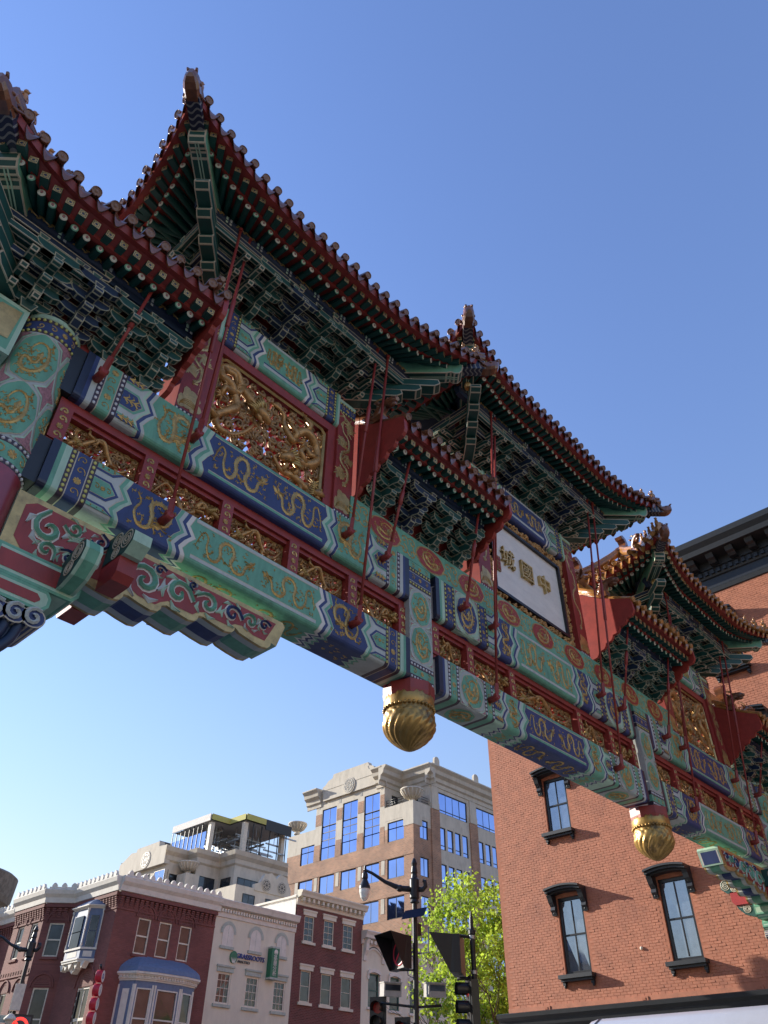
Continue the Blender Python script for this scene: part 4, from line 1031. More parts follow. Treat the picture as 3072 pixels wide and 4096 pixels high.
        for i in range(m):
            t = a+(b-a)*(i+.5)/m
            if sd in 'lr' and t > 1.0: continue
            if (sd in 'lr' or hipL) and t-a < .20 or (sd in 'lr' or hipR) and b-t < .20: continue
            p, nn = P(sd, t); q = p-nn*SQd[0]+V((0, 0, SQd[1]))
            put('square_rafter', SQS if small else SQR, o, frame(q, -nn+V((rnd.gauss(0, .012), rnd.gauss(0, .012), .16+rnd.gauss(0, .012)))))
            q = p-nn*RDd[0]+V((0, 0, RDd[1]))
            put('round_rafter', (RDS if small else RDR)[i % 2], o, frame(q-nn*rnd.gauss(0, .01), -nn+V((0, 0, .30+rnd.gauss(0, .012)))))
    # ---- purlin with its painted band, and the tie beams between the tiers
    py, pz = YC-e+PUd[0], ze+PUd[1]
    tiers = 3; so = (base_y-py)/tiers; szz = (pz-.10-base_z-.16)/(tiers+.6)
    x0p, x1p = (xl+eB-PUd[0]-.25 if hipL else xl+.05), (xr-eB+PUd[0]+.25 if hipR else xr-.05)
    x0w, x1w = (bl, br)
    mb = MB(); mb.tube([(x0p, py+.03, pz+.10), (x1p, py+.03, pz+.10)], .085, 'blue_deep', 12); mb.box(x0p, x1p, py-.02, py+.07, pz-.09, pz+.02, 'blue_deep')
    n = max(3, round((x1p-x0p)/.55)); f = FR(py-.02)
    for i in range(n):
        a = x0p+(x1p-x0p)*i/n; b = x0p+(x1p-x0p)*(i+1)/n
        fz_ = lambda u, v, h: (u, py+.03-(.088+h)*cos((v-.0)), pz+.10+(.088+h)*sin(v))
        for q in range(5): ribbon(mb, [(a+(b-a)*(.1+.12*q), -.5+.5*(q % 2)), (a+(b-a)*(.17+.12*q), .35-.5*(q % 2)), (a+(b-a)*(.22+.12*q), -.3)], [.012, .03, .012], lambda u, v, h: fz_(u, v, h), 'gold', .006)
        for q, m in enumerate(('pale_teal', 'blue_deep', 'lilac')): patch(mb, [(a+(b-a)*(.80+.06*q), -.9), (a+(b-a)*(.86+.06*q), -.9), (a+(b-a)*(.83+.06*q), 0), (a+(b-a)*(.86+.06*q), .6), (a+(b-a)*(.80+.06*q), .6), (a+(b-a)*(.77+.06*q), 0)], fz_, m, .004)
    put('painted_purlin', mb, o)
    for j in range(1, tiers):
        y = base_y-so*j; z = base_z+.06+szz*j+2*szz; k = so*j
        mb = MB(); mb.box(x0w-k if hipL else xl+.06, x1w+k if hipR else xr-.06, y-.03, y+.03, z, z+.09, 'green_deep' if j % 2 else 'blue_deep', 'line', .012); put('tie_beam', mb, o)
    mb = MB(); mb.box(x0w+.02, x1w-.02, base_y+.06, base_y+.12, base_z-.02, pz+.55, 'maroon')
    if hipL: mb.box(x0w, x0w+.06, base_y+.06, 2*YC-base_y-.06, base_z-.02, pz+.55, 'maroon')
    if hipR: mb.box(x1w-.06, x1w, base_y+.06, 2*YC-base_y-.06, base_z-.02, pz+.55, 'maroon')
    put('bracket_backboard', mb, o)
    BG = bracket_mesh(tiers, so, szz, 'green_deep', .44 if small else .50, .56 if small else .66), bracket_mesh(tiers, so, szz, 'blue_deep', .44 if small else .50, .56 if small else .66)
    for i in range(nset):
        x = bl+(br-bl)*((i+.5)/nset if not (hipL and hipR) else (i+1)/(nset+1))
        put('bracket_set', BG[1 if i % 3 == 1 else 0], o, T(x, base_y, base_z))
    for hip, sgx, xw, xt in ((hipL, -1, bl, xl), (hipR, 1, br, xr)):
        if not hip: continue
        put('corner_bracket', corner_mesh(tiers, so, szz, sgx), o, T(xw, base_y, base_z))
        R90 = Matrix.Rotation(sgx*pi/2, 4, 'Z')
        put('bracket_set', BG[0], o, T(xw, YC, base_z) @ R90)
        # hip rafter: lower beam with a stepped nose, upper beam striped, beast-head sleeve
        for sy in (-1,):
            dg = V((sgx, sy, 0)).normalized(); sd_ = V((-dg.y, dg.x, 0)); L = 1.414*(e-PUd[0]*.0)
            tip = V((xt, YC+sy*eB, ze+cu-.20)); inn_ = V((xw, base_y if sy < 0 else 2*YC-base_y, pz+.20))
            g = (lambda t, v, d: tuple(tip+(inn_-tip)*t+sd_*d+V((0, 0, v)))); mb = MB(); Ld = (tip-inn_).length; k = 1/Ld
            mb.prism([(.02*k, -.10), (.46*k, -.10), (.46*k, .10), (.02*k, .10)], g, -.09, .09, 'stripe_grey', 'stripe_grey')
            for q in range(5):                               # dark waves on the striped part
                t0_ = (.04+.082*q)*k
                for vv in (-.102,):
                    rows = [[g(t0_+.03*k*sin(2*pi*i/8), vv, -.091+.182*i/8), g(t0_+.055*k+.03*k*sin(2*pi*i/8), vv, -.091+.182*i/8)] for i in range(9)]; mb.grid(rows, 'navy_end', False)
                for dd in (-.092, .092): mb.poly([g(t0_, -.10, dd), g(t0_+.055*k, -.10, dd), g(t0_+.075*k, .0, dd), g(t0_+.055*k, .10, dd), g(t0_, .10, dd), g(t0_+.02*k, 0, dd)], 'navy_end')
            mb.prism([(.44*k, -.10), (.46*k, -.20), (.52*k, -.27), (.60*k, -.27), (.66*k, -.23), (.74*k, -.25), (1, -.25), (1, .06), (.44*k, .06)], g, -.12, .12, 'teal', 'green_deep', 'line', .018)
            for dd in (-.02, .02): mb.prism([(.52*k, -.275), (.62*k, -.275), (.68*k, -.255), (.9, -.256), (.9, -.245), (.7*k, -.24)], g, dd-.008, dd+.008, 'pale_teal')
            put('hip_rafter', mb, o); mb = MB()
            mb.lathe([(.0, -.14), (.06, -.13), (.075, -.06), (.055, .0), (.02, .03), (0, .035)], 'gold_bright', tuple(V(g(1.15*k, -.34, 0))), 14); put('eave_bell', mb, o)
            h = frame(tip+V((0, 0, -.02)), -dg); put('hip_beast', SLEEVE, o, h @ T(0, .02, 0) @ Matrix.Diagonal((1, .95, .78, 1)))
            # figures walking up the hip ridge
            for q in range(5):
                d = .10+.17*q; pos = V((xt-sgx*d, YC+sy*(eB-d), ze+cu*max(0, 1-d/zone)**2+up(d)+.20))
                put('ridge_figure', FIG, o, frame(pos, V((-dg.x, -dg.y, 0))))
            d = 1.05; pos = V((xt-sgx*d, YC+sy*(eB-d), ze+up(d)+.20)); put('ridge_beast', BEAST, o, frame(pos, -dg))
    for hip, xe, sgx in ((hipL, rl, 1), (hipR, rr, -1)): put('ridge_finial', OWL, o, T(xe, YC, zr+.15) @ Matrix.Diagonal((sgx, 1, 1, 1)))
    for hip, xe, sgx in ((hipL, xl, -1), (hipR, xr, 1)):
        if hip: continue                                     # scalloped gable board and the short descending ridge
        z0 = ze-10.24
        ol = [(6.56, 10.88+z0), (6.1, 10.58+z0), (5.72, 10.40+z0), (YC-e+.0, 10.28+z0), (YC-e-.01, 10.16+z0)]
        A, B = V((YC-e-.02, 10.0+z0)), V((6.50, 9.24+z0)); m = 6
        ol += [(A.x+.0, A.y)]
        for i in range(m):
            p, q = A.lerp(B, i/m), A.lerp(B, (i+1)/m); dn = V((-(B-A).y, (B-A).x)).normalized()*-1
            for t in (.2, .5, .8, 1.0): w = p.lerp(q, t)+dn*(.055*sin(pi*min(1, t*1.05)) if t < 1 else 0); ol.append((w.x, w.y))
        ol += [(6.56, 9.24+z0)]
        mb = MB(); mb.prism(ol, lambda u, v, d: (d, u, v), xe-sgx*.0, xe+sgx*.07, 'rust_red', 'rust_red'); put('gable_board', mb, o)
        mb = MB(); mb.tube([(xe, y, z+.10+z0) for y, z in ((6.58, 10.92), (6.2, 10.70), (5.9, 10.54))], .07, Tm, 8)
        mb.tube([(xe, y, z+.02+z0) for y, z in ((6.58, 10.90), (6.1, 10.62), (5.72, 10.42), (5.42, 10.29))], .05, Tm, 8); put('gable_ridge', mb, o)
        put('ridge_beast', BEAST, o, frame((xe, 5.86, 10.66+z0), (0, 1, 0)) @ Matrix.Diagonal((1, 1.1, 1, 1)))
    return o
cB = 6.53
for s in (-1, 1):
    cx = XC+s*cB; g = s > 0  # right-hand roofs: golden sunlight put into the tile colour
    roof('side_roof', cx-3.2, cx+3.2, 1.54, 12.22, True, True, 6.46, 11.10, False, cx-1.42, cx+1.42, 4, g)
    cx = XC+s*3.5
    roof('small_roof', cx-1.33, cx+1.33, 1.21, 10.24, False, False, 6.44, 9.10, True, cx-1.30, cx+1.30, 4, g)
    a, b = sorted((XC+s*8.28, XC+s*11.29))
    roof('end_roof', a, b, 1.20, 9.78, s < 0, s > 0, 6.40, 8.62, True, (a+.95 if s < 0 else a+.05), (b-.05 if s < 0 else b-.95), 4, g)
roof('centre_roof', XC-3.75, XC+3.75, 1.54, 13.21, True, True, 6.46, 12.10, False, XC-1.78, XC+1.78, 5)

# tie rods with turnbuckles
def rod(o, z, top):
    for s in (-1, 1):
        x = XC+s*o; p0 = V((x, 6.20, z)); p1 = V((XC+s*top[0], top[1], top[2])); d = (p1-p0); mb = MB()
        mb.tube([p0, p1], .021, 'maroon', 8); a, b = p0+d*.50, p0+d*.64
        mb.tube([a-d*.004, a, b, b+d*.004], [.024, .034, .034, .024], 'maroon', 8)
        mb.tube([p0-d.normalized()*.02, p0+d.normalized()*.20], .038, 'maroon', 4, smooth=False)
        mb.tube([(x, 6.36, z-.03), (x, 6.22, z-.03), (x, 6.17, z-.02)], [.055, .05, .04], 'maroon', 10); mb.tube([(x-.055, 6.20, z), (x+.055, 6.20, z)], .03, 'maroon', 8)
        mb.lathe([(.0, 0), (.03, -.005), (.035, .05), (0, .055)], 'maroon', tuple(p1-V((0, 0, .03))), 8)
        put('tie_rod', mb, arch)
rod(9.12, 8.28, (9.05, 5.74, 9.52)); rod(7.80, 8.28, (7.95, 5.74, 11.95)); rod(7.92, 6.90, (8.15, 5.70, 11.92)); rod(5.16, 8.28, (5.18, 5.74, 11.92)); rod(4.94, 6.90, (4.96, 5.70, 11.90))
rod(4.38, 8.28, (4.33, 5.78, 9.98)); rod(2.52, 8.28, (2.55, 5.78, 9.98)); rod(1.72, 8.28, (1.75, 5.74, 12.9)); rod(1.90, 6.90, (1.92, 5.70, 12.9))
# downlight cable on the inner side of the left screen post
mb = MB(); mb.tube([(6.02, 6.36, 8.7), (6.03, 6.34, 9.6), (6.02, 6.36, 10.6), (6.0, 6.30, 11.2)], .006, 'black', 5); put('cable', mb, arch)
# ------------------------------------------------------------------ ground, streets and pavements
mb = MB(); S = 900
mb.poly([(-S, -S, 0), (S, -S, 0), (S, S, 0), (-S, S, 0)], 'asphalt'); put('ground', mb, kind='structure')
def slab(name, pts, z, m):
    mb = MB(); a = [(x, y, 0) for x, y in pts]; b = [(x, y, z) for x, y in pts]; mb.poly(b, m)
    for i in range(len(pts)): j = (i+1) % len(pts); mb.poly((a[i], a[j], b[j], b[i]), m)
    return put(name, mb, kind='structure')
slab('pavement', [(-3, -60), (2.2, -60), (2.2, 15), (0, 17.5), (-3, 17.5)], .13, 'concrete')
slab('pavement', [(19.8, -60), (24, -60), (24, 17.05), (36, 17.05), (36, 19.5), (90, 19.5), (90, 26), (24, 26), (19.8, 20.5)], .13, 'concrete')
slab('pavement', [(19.5, 40), (22, 37.5), (95, 37.5), (95, 42), (23.2, 42), (23.2, 120), (19.5, 120)], .13, 'concrete')
slab('pavement', [(-3, 37.5), (0, 37.5), (2.2, 40), (2.2, 120), (-3, 120)], .13, 'concrete')
mb = MB()
for k in range(18): mb.box(2.6+k*.95, 3.1+k*.95, 17.2, 20.4, -.01, .004, 'road_paint')
put('crosswalk', mb, kind='structure')
mb = MB()
for k in range(30): mb.box(10.9, 11.05, -60+k*2.4, -58.6+k*2.4, -.01, .004, 'road_paint')
put('lane_marking', mb, kind='structure')

# ------------------------------------------------------------------ walls with real openings
def gY(y): return lambda u, v, d: (u, y+d, v)            # faces -Y
def gX(x): return lambda u, v, d: (x+d, u, v)            # faces -X
def gbox(mb, g, u0, u1, v0, v1, d0, d1, m):
    p = [g(u, v, d) for u in (u0, u1) for d in (d0, d1) for v in (v0, v1)]
    mb.hexa(p, m)
def wall(mb, g, u0, u1, v0, v1, ops, depth, m, mr=None):
    us = sorted({u0, u1}|{q for o in ops for q in o[:2]}); vs = sorted({v0, v1}|{q for o in ops for q in o[2:4]})
    us = [u for u in us if u0 <= u <= u1]; vs = [v for v in vs if v0 <= v <= v1]
    for i in range(len(us)-1):
        for j in range(len(vs)-1):
            cu, cv = (us[i]+us[i+1])/2, (vs[j]+vs[j+1])/2
            if any(o[0] < cu < o[1] and o[2] < cv < o[3] for o in ops): continue
            mb.poly([g(us[i], vs[j], 0), g(us[i+1], vs[j], 0), g(us[i+1], vs[j+1], 0), g(us[i], vs[j+1], 0)], m)
    for a, b, c, d in [o[:4] for o in ops]:
        for p, q in (((a, c), (a, d)), ((b, c), (b, d)), ((a, d), (b, d)), ((a, c), (b, c))):
            mb.poly([g(*p, 0), g(*q, 0), g(*q, depth), g(*p, depth)], mr or m)
def window(parent, g, a, b, c, d, dep, fm, gm, nu=2, splits=(.5,), fw=.06, mw=.035, arch=0., name='window', jit=0.):
    """frame with its bars as one mesh, every pane a child of it"""
    mb = MB(); vs = [c+fw]+[c+(d-c)*s for s in splits]+[d-fw]
    gbox(mb, g, a, a+fw, c, d, dep-.05, dep+.05, fm); gbox(mb, g, b-fw, b, c, d, dep-.05, dep+.05, fm)
    gbox(mb, g, a+fw, b-fw, c, c+fw, dep-.05, dep+.05, fm); gbox(mb, g, a+fw, b-fw, d-fw, d, dep-.05, dep+.05, fm)
    for v in vs[1:-1]: gbox(mb, g, a+fw, b-fw, v-mw*.7, v+mw*.7, dep-.035, dep+.03, fm)
    us = [a+fw+(b-a-2*fw)*i/nu for i in range(nu+1)]
    for j in range(len(vs)-1):
        for u in us[1:-1]: gbox(mb, g, u-mw/2, u+mw/2, vs[j]+mw*.7, vs[j+1]-mw*.7, dep-.025, dep+.03, fm)
    mb.poly([g(a, c, dep+.45), g(b, c, dep+.45), g(b, d, dep+.45), g(a, d, dep+.45)], 'interior')
    w = put(name, mb, parent)
    for j in range(len(vs)-1):
        for i in range(nu):
            m2 = MB(); e = [rnd.uniform(-jit, jit) for _ in range(4)]
            m2.poly([g(us[i], vs[j], dep+e[0]), g(us[i+1], vs[j], dep+e[1]), g(us[i+1], vs[j+1], dep+e[2]), g(us[i], vs[j+1], dep+e[3])], gm); put('pane', m2, w)
    return w
def dentils(mb, g, u0, u1, v0, v1, d0, step, w, m):
    n = int((u1-u0)/step)
    for i in range(n): u = u0+(i+.5)*(u1-u0)/n; gbox(mb, g, u-w/2, u+w/2, v0, v1, -d0, -.0, m)
def prof_strip(mb, g, u0, u1, prof, m):
    """cornice: profile of (projection, height) swept along u"""
    for (d0, v0), (d1, v1) in zip(prof, prof[1:]): mb.poly([g(u0, v0, -d0), g(u1, v0, -d0), g(u1, v1, -d1), g(u0, v1, -d1)], m)
    for u in (u0, u1): mb.poly([g(u, v, -d) for d, v in prof]+[g(u, prof[-1][1], 0), g(u, prof[0][1], 0)], m)
def shell(mb, x0, x1, y0, y1, z1, m, skip=''):
    if 'r' not in skip: mb.poly([(x1, y0, 0), (x1, y1, 0), (x1, y1, z1), (x1, y0, z1)], m)
    if 'b' not in skip: mb.poly([(x0, y1, 0), (x1, y1, 0), (x1, y1, z1), (x0, y1, z1)], m)
    if 'l' not in skip: mb.poly([(x0, y0, 0), (x0, y1, 0), (x0, y1, z1), (x0, y0, z1)], m)
    mb.poly([(x0, y0, z1), (x1, y0, z1), (x1, y1, z1), (x0, y1, z1)], m)

# ---- painted brick building with the hooded windows (right)
RB = thing('brick_building', (30, 5, 0), 'rust red painted brick building with black hooded sash windows and heavy black cornice', 'building')
g = gX(24.0); cols = [14.30, 10.68, 7.08, 3.48, -.12, -3.72]; rows = [(5.60, 7.80), (9.86, 11.72), (13.55, 15.32)]
ops = [(c-.47, c+.47, a, b) for c in cols for a, b in rows]
mb = MB(); wall(mb, g, -14, 17.05, 4.70, 17.0, ops, .22, 'mortar_paint', 'brick_paint'); wall(mb, g, -14, 17.05, 0, 4.70, [(k*3.6-12.6, k*3.6-9.8, .5, 3.6) for k in range(8)], .3, 'charcoal')
shell(mb, 24.0, 50, -14, 17.05, 18.0, 'brick_paint', 'l'); mb.poly([(24.0, -14, 0), (50, -14, 0), (50, -14, 18), (24, -14, 18)], 'brick_paint')
mb.poly([(24, -14, 17.0), (24, 17.05, 17.0), (24, 17.05, 18.0), (24, -14, 18.0)], 'charcoal')
wl = put('wall', mb, RB)
# bricks: each proud of the joints by its own amount; the nearest three hundred are single pieces
R = random.Random(3); bulk = MB(); single = 0; BW, BH = .218, .0755; BR = []
def brickmesh(k):
    m_ = MB(); rr = random.Random(k); big_ = .010 if rr.random() < .14 else 0; e = [rr.uniform(.003, .007)+big_*rr.random() for _ in range(4)]
    a, b, h = .0, BW-.014, BH-.013
    F = [(-e[0], a, 0), (-e[1], b, 0), (-e[2], b, h), (-e[3], a, h)]; m_.poly(F, 'brick_paint')
    Q = [(.002, a-.003, -.002), (.002, b+.003, -.002), (.002, b+.003, h+.002), (.002, a-.003, h+.002)]
    for i in range(4): m_.poly([Q[i], Q[(i+1) % 4], F[(i+1) % 4], F[i]], 'brick_paint')
    return m_
BM = [brickmesh(k) for k in range(24)]; BME = [b.mesh('brick') for b in BM[:8]]
bi = bulk.mi('brick_paint')
for j in range(int((16.95-4.86)/BH)):
    z = 4.86+j*BH; off = (.5 if j % 2 else 0)*BW; y = -1.5+off
    while y < 17.0-BW:
        if not any(y+BW > o[0]-.0 and y < o[1] and z+BH > o[2] and z < o[3]+.10 for o in ops):
            if 8.3 < y < 11.0 and z < 6.6 and single < 300: put('brick', BME[R.randrange(8)], wl, T(24.0, y, z)); single += 1
            else:
                b = BM[R.randrange(24)]; n = len(bulk.v); bulk.v += [(24.0+p[0], y+p[1], z+p[2]) for p in b.v]
                bulk.f += [tuple(q+n for q in f_) for f_ in b.f]; bulk.m += [bi]*len(b.f); bulk.sm += [False]*len(b.f)
        y += BW
put('brick_courses', bulk, wl, kind='stuff')
mb = MB(); gbox(mb, g, -14, 17.05, 4.70, 4.86, -.03, .0, 'brick_paint')
for k in range(9): y = -11.2+3.35*k; gbox(mb, g, y-.14, y+.14, 4.72, 4.84, -.05, -.03, 'brick_paint'); gbox(mb, g, y-.06, y+.05, 4.75, 4.81, -.062, -.05, 'mortar_paint')
put('stone_band', mb, RB)
mb = MB(); prof_strip(mb, g, -14, 17.3, [(.0, 3.9), (.06, 4.0), (.10, 4.25), (.22, 4.36), (.26, 4.5), (.36, 4.58), (.38, 4.68), (.34, 4.70), (.0, 4.72)], 'charcoal'); put('shopfront_cornice', mb, RB)
for k in range(8): window(RB, g, k*3.6-12.6, k*3.6-9.8, .5, 3.6, .25, 'frame_black', 'glass_dark', 3, (.75,), name='shop_window')
for c in cols:
    for fl, (a, b) in enumerate(rows):
        w = window(RB, g, c-.47, c+.47, a, b, .12, 'frame_black', 'glass_sky', 2, (.5,), .09, .035, jit=.006)
        mb = MB()                                           # segmental head, hood mould on carved consoles, sill on drops
        seg = [(c-.50+i*.1, b+.10*(1-((i-5)/5)**2)) for i in range(11)]
        for (u0_, v0_), (u1_, v1_) in zip(seg, seg[1:]): mb.poly([g(u0_, b-.09, .06), g(u1_, b-.09, .06), g(u1_, v1_, .06), g(u0_, v0_, .06)], 'frame_black')
        put('arched_head', mb, w); mb = MB()
        hood = [(-.66+i*.132, .085*(1-((i-5)/5)**2)-.03) for i in range(11)]
        for d0, d1, v0_, v1_ in ((.0, .28, .07, .12), (.0, .41, .12, .19), (.0, .49, .19, .25)):
            for (ua, va), (ub, vb) in zip(hood, hood[1:]):
                p = [g(c+u, b+v+q, -d) for u, v in ((ua, va), (ub, vb)) for d in (d1, d0) for q in (v0_, v1_)]; mb.hexa(p, 'charcoal')
        put('window_hood', mb, w)
        for sg in (-1, 1):
            mb = MB(); u = c+sg*.58; pr = [(.0, b-.50), (.06, b-.52), (.09, b-.42), (.15, b-.36), (.12, b-.26), (.23, b-.14), (.28, b-.02), (.33, b+.06), (.0, b+.06)]
            mb.prism(pr, lambda d, v, uu: g(uu, v, -d), u-.085, u+.085, 'charcoal', 'charcoal'); mb.ball(g(u, b-.18, -.13), .06, 'charcoal', 8, 6); mb.ball(g(u, b-.44, -.05), .045, 'charcoal', 8, 6); put('console', mb, w)
        mb = MB(); gbox(mb, g, c-.60, c+.60, a-.13, a-.02, -.27, .10, 'charcoal'); gbox(mb, g, c-.56, c+.56, a-.20, a-.13, -.19, .0, 'charcoal')
        for sg in (-1, 1): gbox(mb, g, c+sg*.5-.05, c+sg*.5+.05, a-.29, a-.20, -.11, .0, 'charcoal'); mb.ball(g(c+sg*.5, a-.32, -.05), .05, 'charcoal', 7, 5)
        put('window_sill', mb, w)
mb = MB(); prof_strip(mb, g, -14.4, 17.5, [(.0, 16.40), (.05, 16.42), (.08, 16.56), (.06, 16.60), (.06, 16.95), (.12, 16.98), (.14, 17.05), (.14, 17.25), (.20, 17.28), (.22, 17.55), (.80, 17.60), (.84, 17.78), (.95, 17.95), (.98, 18.14), (.94, 18.18), (.0, 18.2)], 'charcoal'); put('cornice', mb, RB)
mb = MB(); dentils(mb, lambda u, v, d: g(u, v, d-.14), -14, 17.2, 17.06, 17.22, .07, .22, .12, 'charcoal'); put('dentil_course', mb, RB, kind='stuff')
for k in range(44):
    y = 17.0-k*.70; mb = MB(); mb.prism([(.22, 17.30), (.42, 17.30), (.50, 17.38), (.62, 17.42), (.68, 17.58), (.22, 17.58)], lambda d, v, uu: g(uu, v, -d), y-.13, y+.13, 'charcoal', 'charcoal'); put('modillion', mb, RB)
mb = MB(); mb.ball((23.98, 12.05, 6.05), .05, 'window_white', 10, 7); put('wall_light', mb, RB)

# ---- row across the far street (fronts on y = 42)
FY = 42.0; gf = gY(FY)
# beige house
BH_ = thing('rendered_house', (33, 48, 0), 'cream rendered house with blind arched windows and green letter signs', 'house')
wx = [(30.45, 31.45), (32.55, 33.52), (34.70, 35.65)]; ar = [(30.45, 31.22), (32.55, 33.36), (34.66, 35.42)]
ops = [(a, b, 7.42, 8.98) for a, b in wx]+[(a, b, 3.6, 5.6) for a, b in wx]
mb = MB(); wall(mb, gf, 29.80, 36.10, 0, 12.2, ops, .16, 'cream_paint'); shell(mb, 29.80, 36.10, FY, 56, 12.2, 'cream_paint'); put('wall', mb, BH_)
for a, b in wx:
    for z0, z1 in ((7.42, 8.98), (3.6, 5.6)):
        w = window(BH_, gf, a, b, z0, z1, .08, 'window_white', 'glass_dark', 3, (.25, .5, .75), .09, .022, jit=.004)
        mb = MB(); gbox(mb, gf, a-.10, b+.10, z1+.02, z1+.26, -.07, .0, 'sage'); gbox(mb, gf, a-.14, b+.14, z1+.26, z1+.36, -.12, .0, 'sage'); put('window_lintel', mb, w); mb = MB(); gbox(mb, gf, a-.12, b+.12, z0-.16, z0-.01, -.10, .0, 'sage'); put('window_sill', mb, w)
for a, b in ar:
    c, r = (a+b)/2, (b-a)/2+.02; pts = [(c+r*cos(t), 10.98+r*1.15*sin(t)) for t in [pi*i/14 for i in range(15)]]
    mb = MB(); mb.prism([(c+r, 10.32)]+pts+[(c-r, 10.32)], gf, -.035, .02, 'cream_white', 'cream_white'); gbox(mb, gf, c-.008, c+.008, 10.34, 11.4, -.040, -.034, 'sage')
    for (u0_, v0_), (u1_, v1_) in zip(pts, pts[1:]):
        k = 1.42; mb.poly([gf(u0_, v0_, -.05), gf(u1_, v1_, -.05), gf(c+(u1_-c)*k, 10.98+(v1_-10.98)*k, -.05), gf(c+(u0_-c)*k, 10.98+(v0_-10.98)*k, -.05)], 'sage')
    gbox(mb, gf, c-r-.1, c+r+.1, 10.16, 10.31, -.10, .0, 'sage'); put('blind_window', mb, BH_)
mb = MB(); prof_strip(mb, gf, 29.72, 36.14, [(.0, 11.78), (.06, 11.80), (.08, 12.02), (.10, 12.04), (.10, 12.26), (.34, 12.34), (.40, 12.52), (.46, 12.66), (.44, 12.70), (.0, 12.74)], 'cream_white'); put('cornice', mb, BH_)
mb = MB(); dentils(mb, lambda u, v, d: gf(u, v, d-.1), 29.8, 36.1, 12.06, 12.24, .10, .20, .11, 'cream_white'); put('dentil_course', mb, BH_, kind='stuff')
LG = thing('letter_sign', (32.6, FY, 9.8), 'dark letters reading GRASSROOTS ANALYTICS with round green grass logo', 'sign')
put('letters', text_mesh('GRASSROOTS', .37, 'sign_blue', .03, .92), LG, T(32.68, FY-.06, 9.92) @ Matrix.Rotation(pi/2, 4, 'X'))
put('letters', text_mesh('ANALYTICS', .185, 'charcoal', .02, .95), LG, T(32.20, FY-.06, 9.64) @ Matrix.Rotation(pi/2, 4, 'X'))
mb = MB(); mb.prism(ellipse(31.42, 9.82, .27, .32, 24), gf, -.08, .0, 'sign_green', 'sign_green'); put('logo_disc', mb, LG); mb = MB()
for k in range(6): u = 31.42+(k-2.5)*.03; ribbon(mb, [(u, 9.52), (u+(k-2.5)*.02, 9.66), (u+(k-2.5)*.065, 9.80)], [.018, .016, .004], lambda a, b, h: gf(a, b, -.082-h), 'white_paint', .006)
put('grass_blades', mb, LG)
GS = thing('blade_sign', (34.3, FY, 9), 'tall green sign with four white Chinese characters on cream house', 'sign')
mb = MB(); mb.box(34.02, 34.62, FY-.42, FY-.02, 8.98, 10.68, 'sign_green'); put('sign_box', mb, GS); mb = MB()
mb.box(34.01, 34.63, FY-.43, FY-.01, 8.96, 9.06, 'sage'); mb.box(34.01, 34.63, FY-.43, FY-.01, 10.60, 10.70, 'sage'); put('sign_cap', mb, GS)
for k, ch in enumerate('\u57fa\u5c64\u5206\u6790'): put('character', text_mesh(ch, .30, 'white_paint', .006), GS, T(34.32, FY-.43, 10.08-.28*k) @ Matrix.Rotation(pi/2, 4, 'X'))
mb = MB(); mb.prism(ellipse(34.34, 10.40, .15, .15, 20), gY(FY-.42), -.012, .0, 'white_paint'); 
for k in range(4): ribbon(mb, [(34.34+(k-1.5)*.03, 10.27), (34.34+(k-1.5)*.07, 10.40)], [.014, .004], lambda a, b, h: (a, FY-.434-h, b), 'sign_green', .004)
put('logo_disc', mb, GS)
# dark red brick house
DR = thing('brick_house', (39, 48, 0), 'dark red brick house with stone lintels and cream bracketed cornice', 'house')
wx = [(36.85, 37.72), (38.62, 39.55), (40.42, 41.38)]; ops = [(a, b, z0, z1) for a, b in wx for z0, z1 in ((11.42, 12.93), (8.08, 9.80), (4.4, 6.3))]
mb = MB(); wall(mb, gf, 36.10, 42.30, 0, 13.6, ops, .16, 'brick_dark', 'brick_dark'); shell(mb, 36.10, 42.30, FY, 56, 13.6, 'brick_dark', 'l'); put('wall', mb, DR)
mb = MB(); mb.poly([(36.09, FY, 0), (36.09, 56, 0), (36.09, 56, 13.0), (36.09, FY+.1, 14.1)], 'stucco_white'); mb.box(36.0, 36.22, FY+.05, 56, 13.9, 14.02, 'cream_white'); put('rendered_party_wall', mb, DR)
for a, b, z0, z1 in ops:
    w = window(DR, gf, a, b, z0, z1, .09, 'cream_paint', 'glass_dark', 2 if z0 > 11 else 1, (.25, .5, .75) if z0 > 11 else (.5,), .07, .02, jit=.004); mb = MB()
    gbox(mb, gf, a-.14, b+.14, z1+.002, z1+.24, -.06, .0, 'cream_paint'); gbox(mb, gf, a-.18, b+.18, z1+.24, z1+.34, -.10, .0, 'cream_paint'); put('window_lintel', mb, w); mb = MB(); gbox(mb, gf, a-.14, b+.14, z0-.16, z0-.01, -.10, .0, 'cream_paint'); put('window_sill', mb, w)
mb = MB(); prof_strip(mb, gf, 36.05, 42.34, [(.0, 13.45), (.05, 13.46), (.07, 13.62), (.10, 13.64), (.10, 13.86), (.42, 13.94), (.46, 14.08), (.56, 14.24), (.54, 14.30), (.0, 14.34)], 'cream_paint'); put('cornice', mb, DR)
mb = MB(); dentils(mb, lambda u, v, d: gf(u, v, d-.1), 36.2, 42.3, 13.68, 13.90, .26, .42, .18, 'cream_paint'); put('bracket_course', mb, DR)
mb = MB(); mb.lathe([(.12, 0), (.12, .4), (.2, .45), (.2, .55), (.1, .7), (.16, .8), (.05, 1.0), (0, 1.02)], 'cream_white', (41.6, 44.5, 13.6), 10); put('vent_pipe', mb, DR)
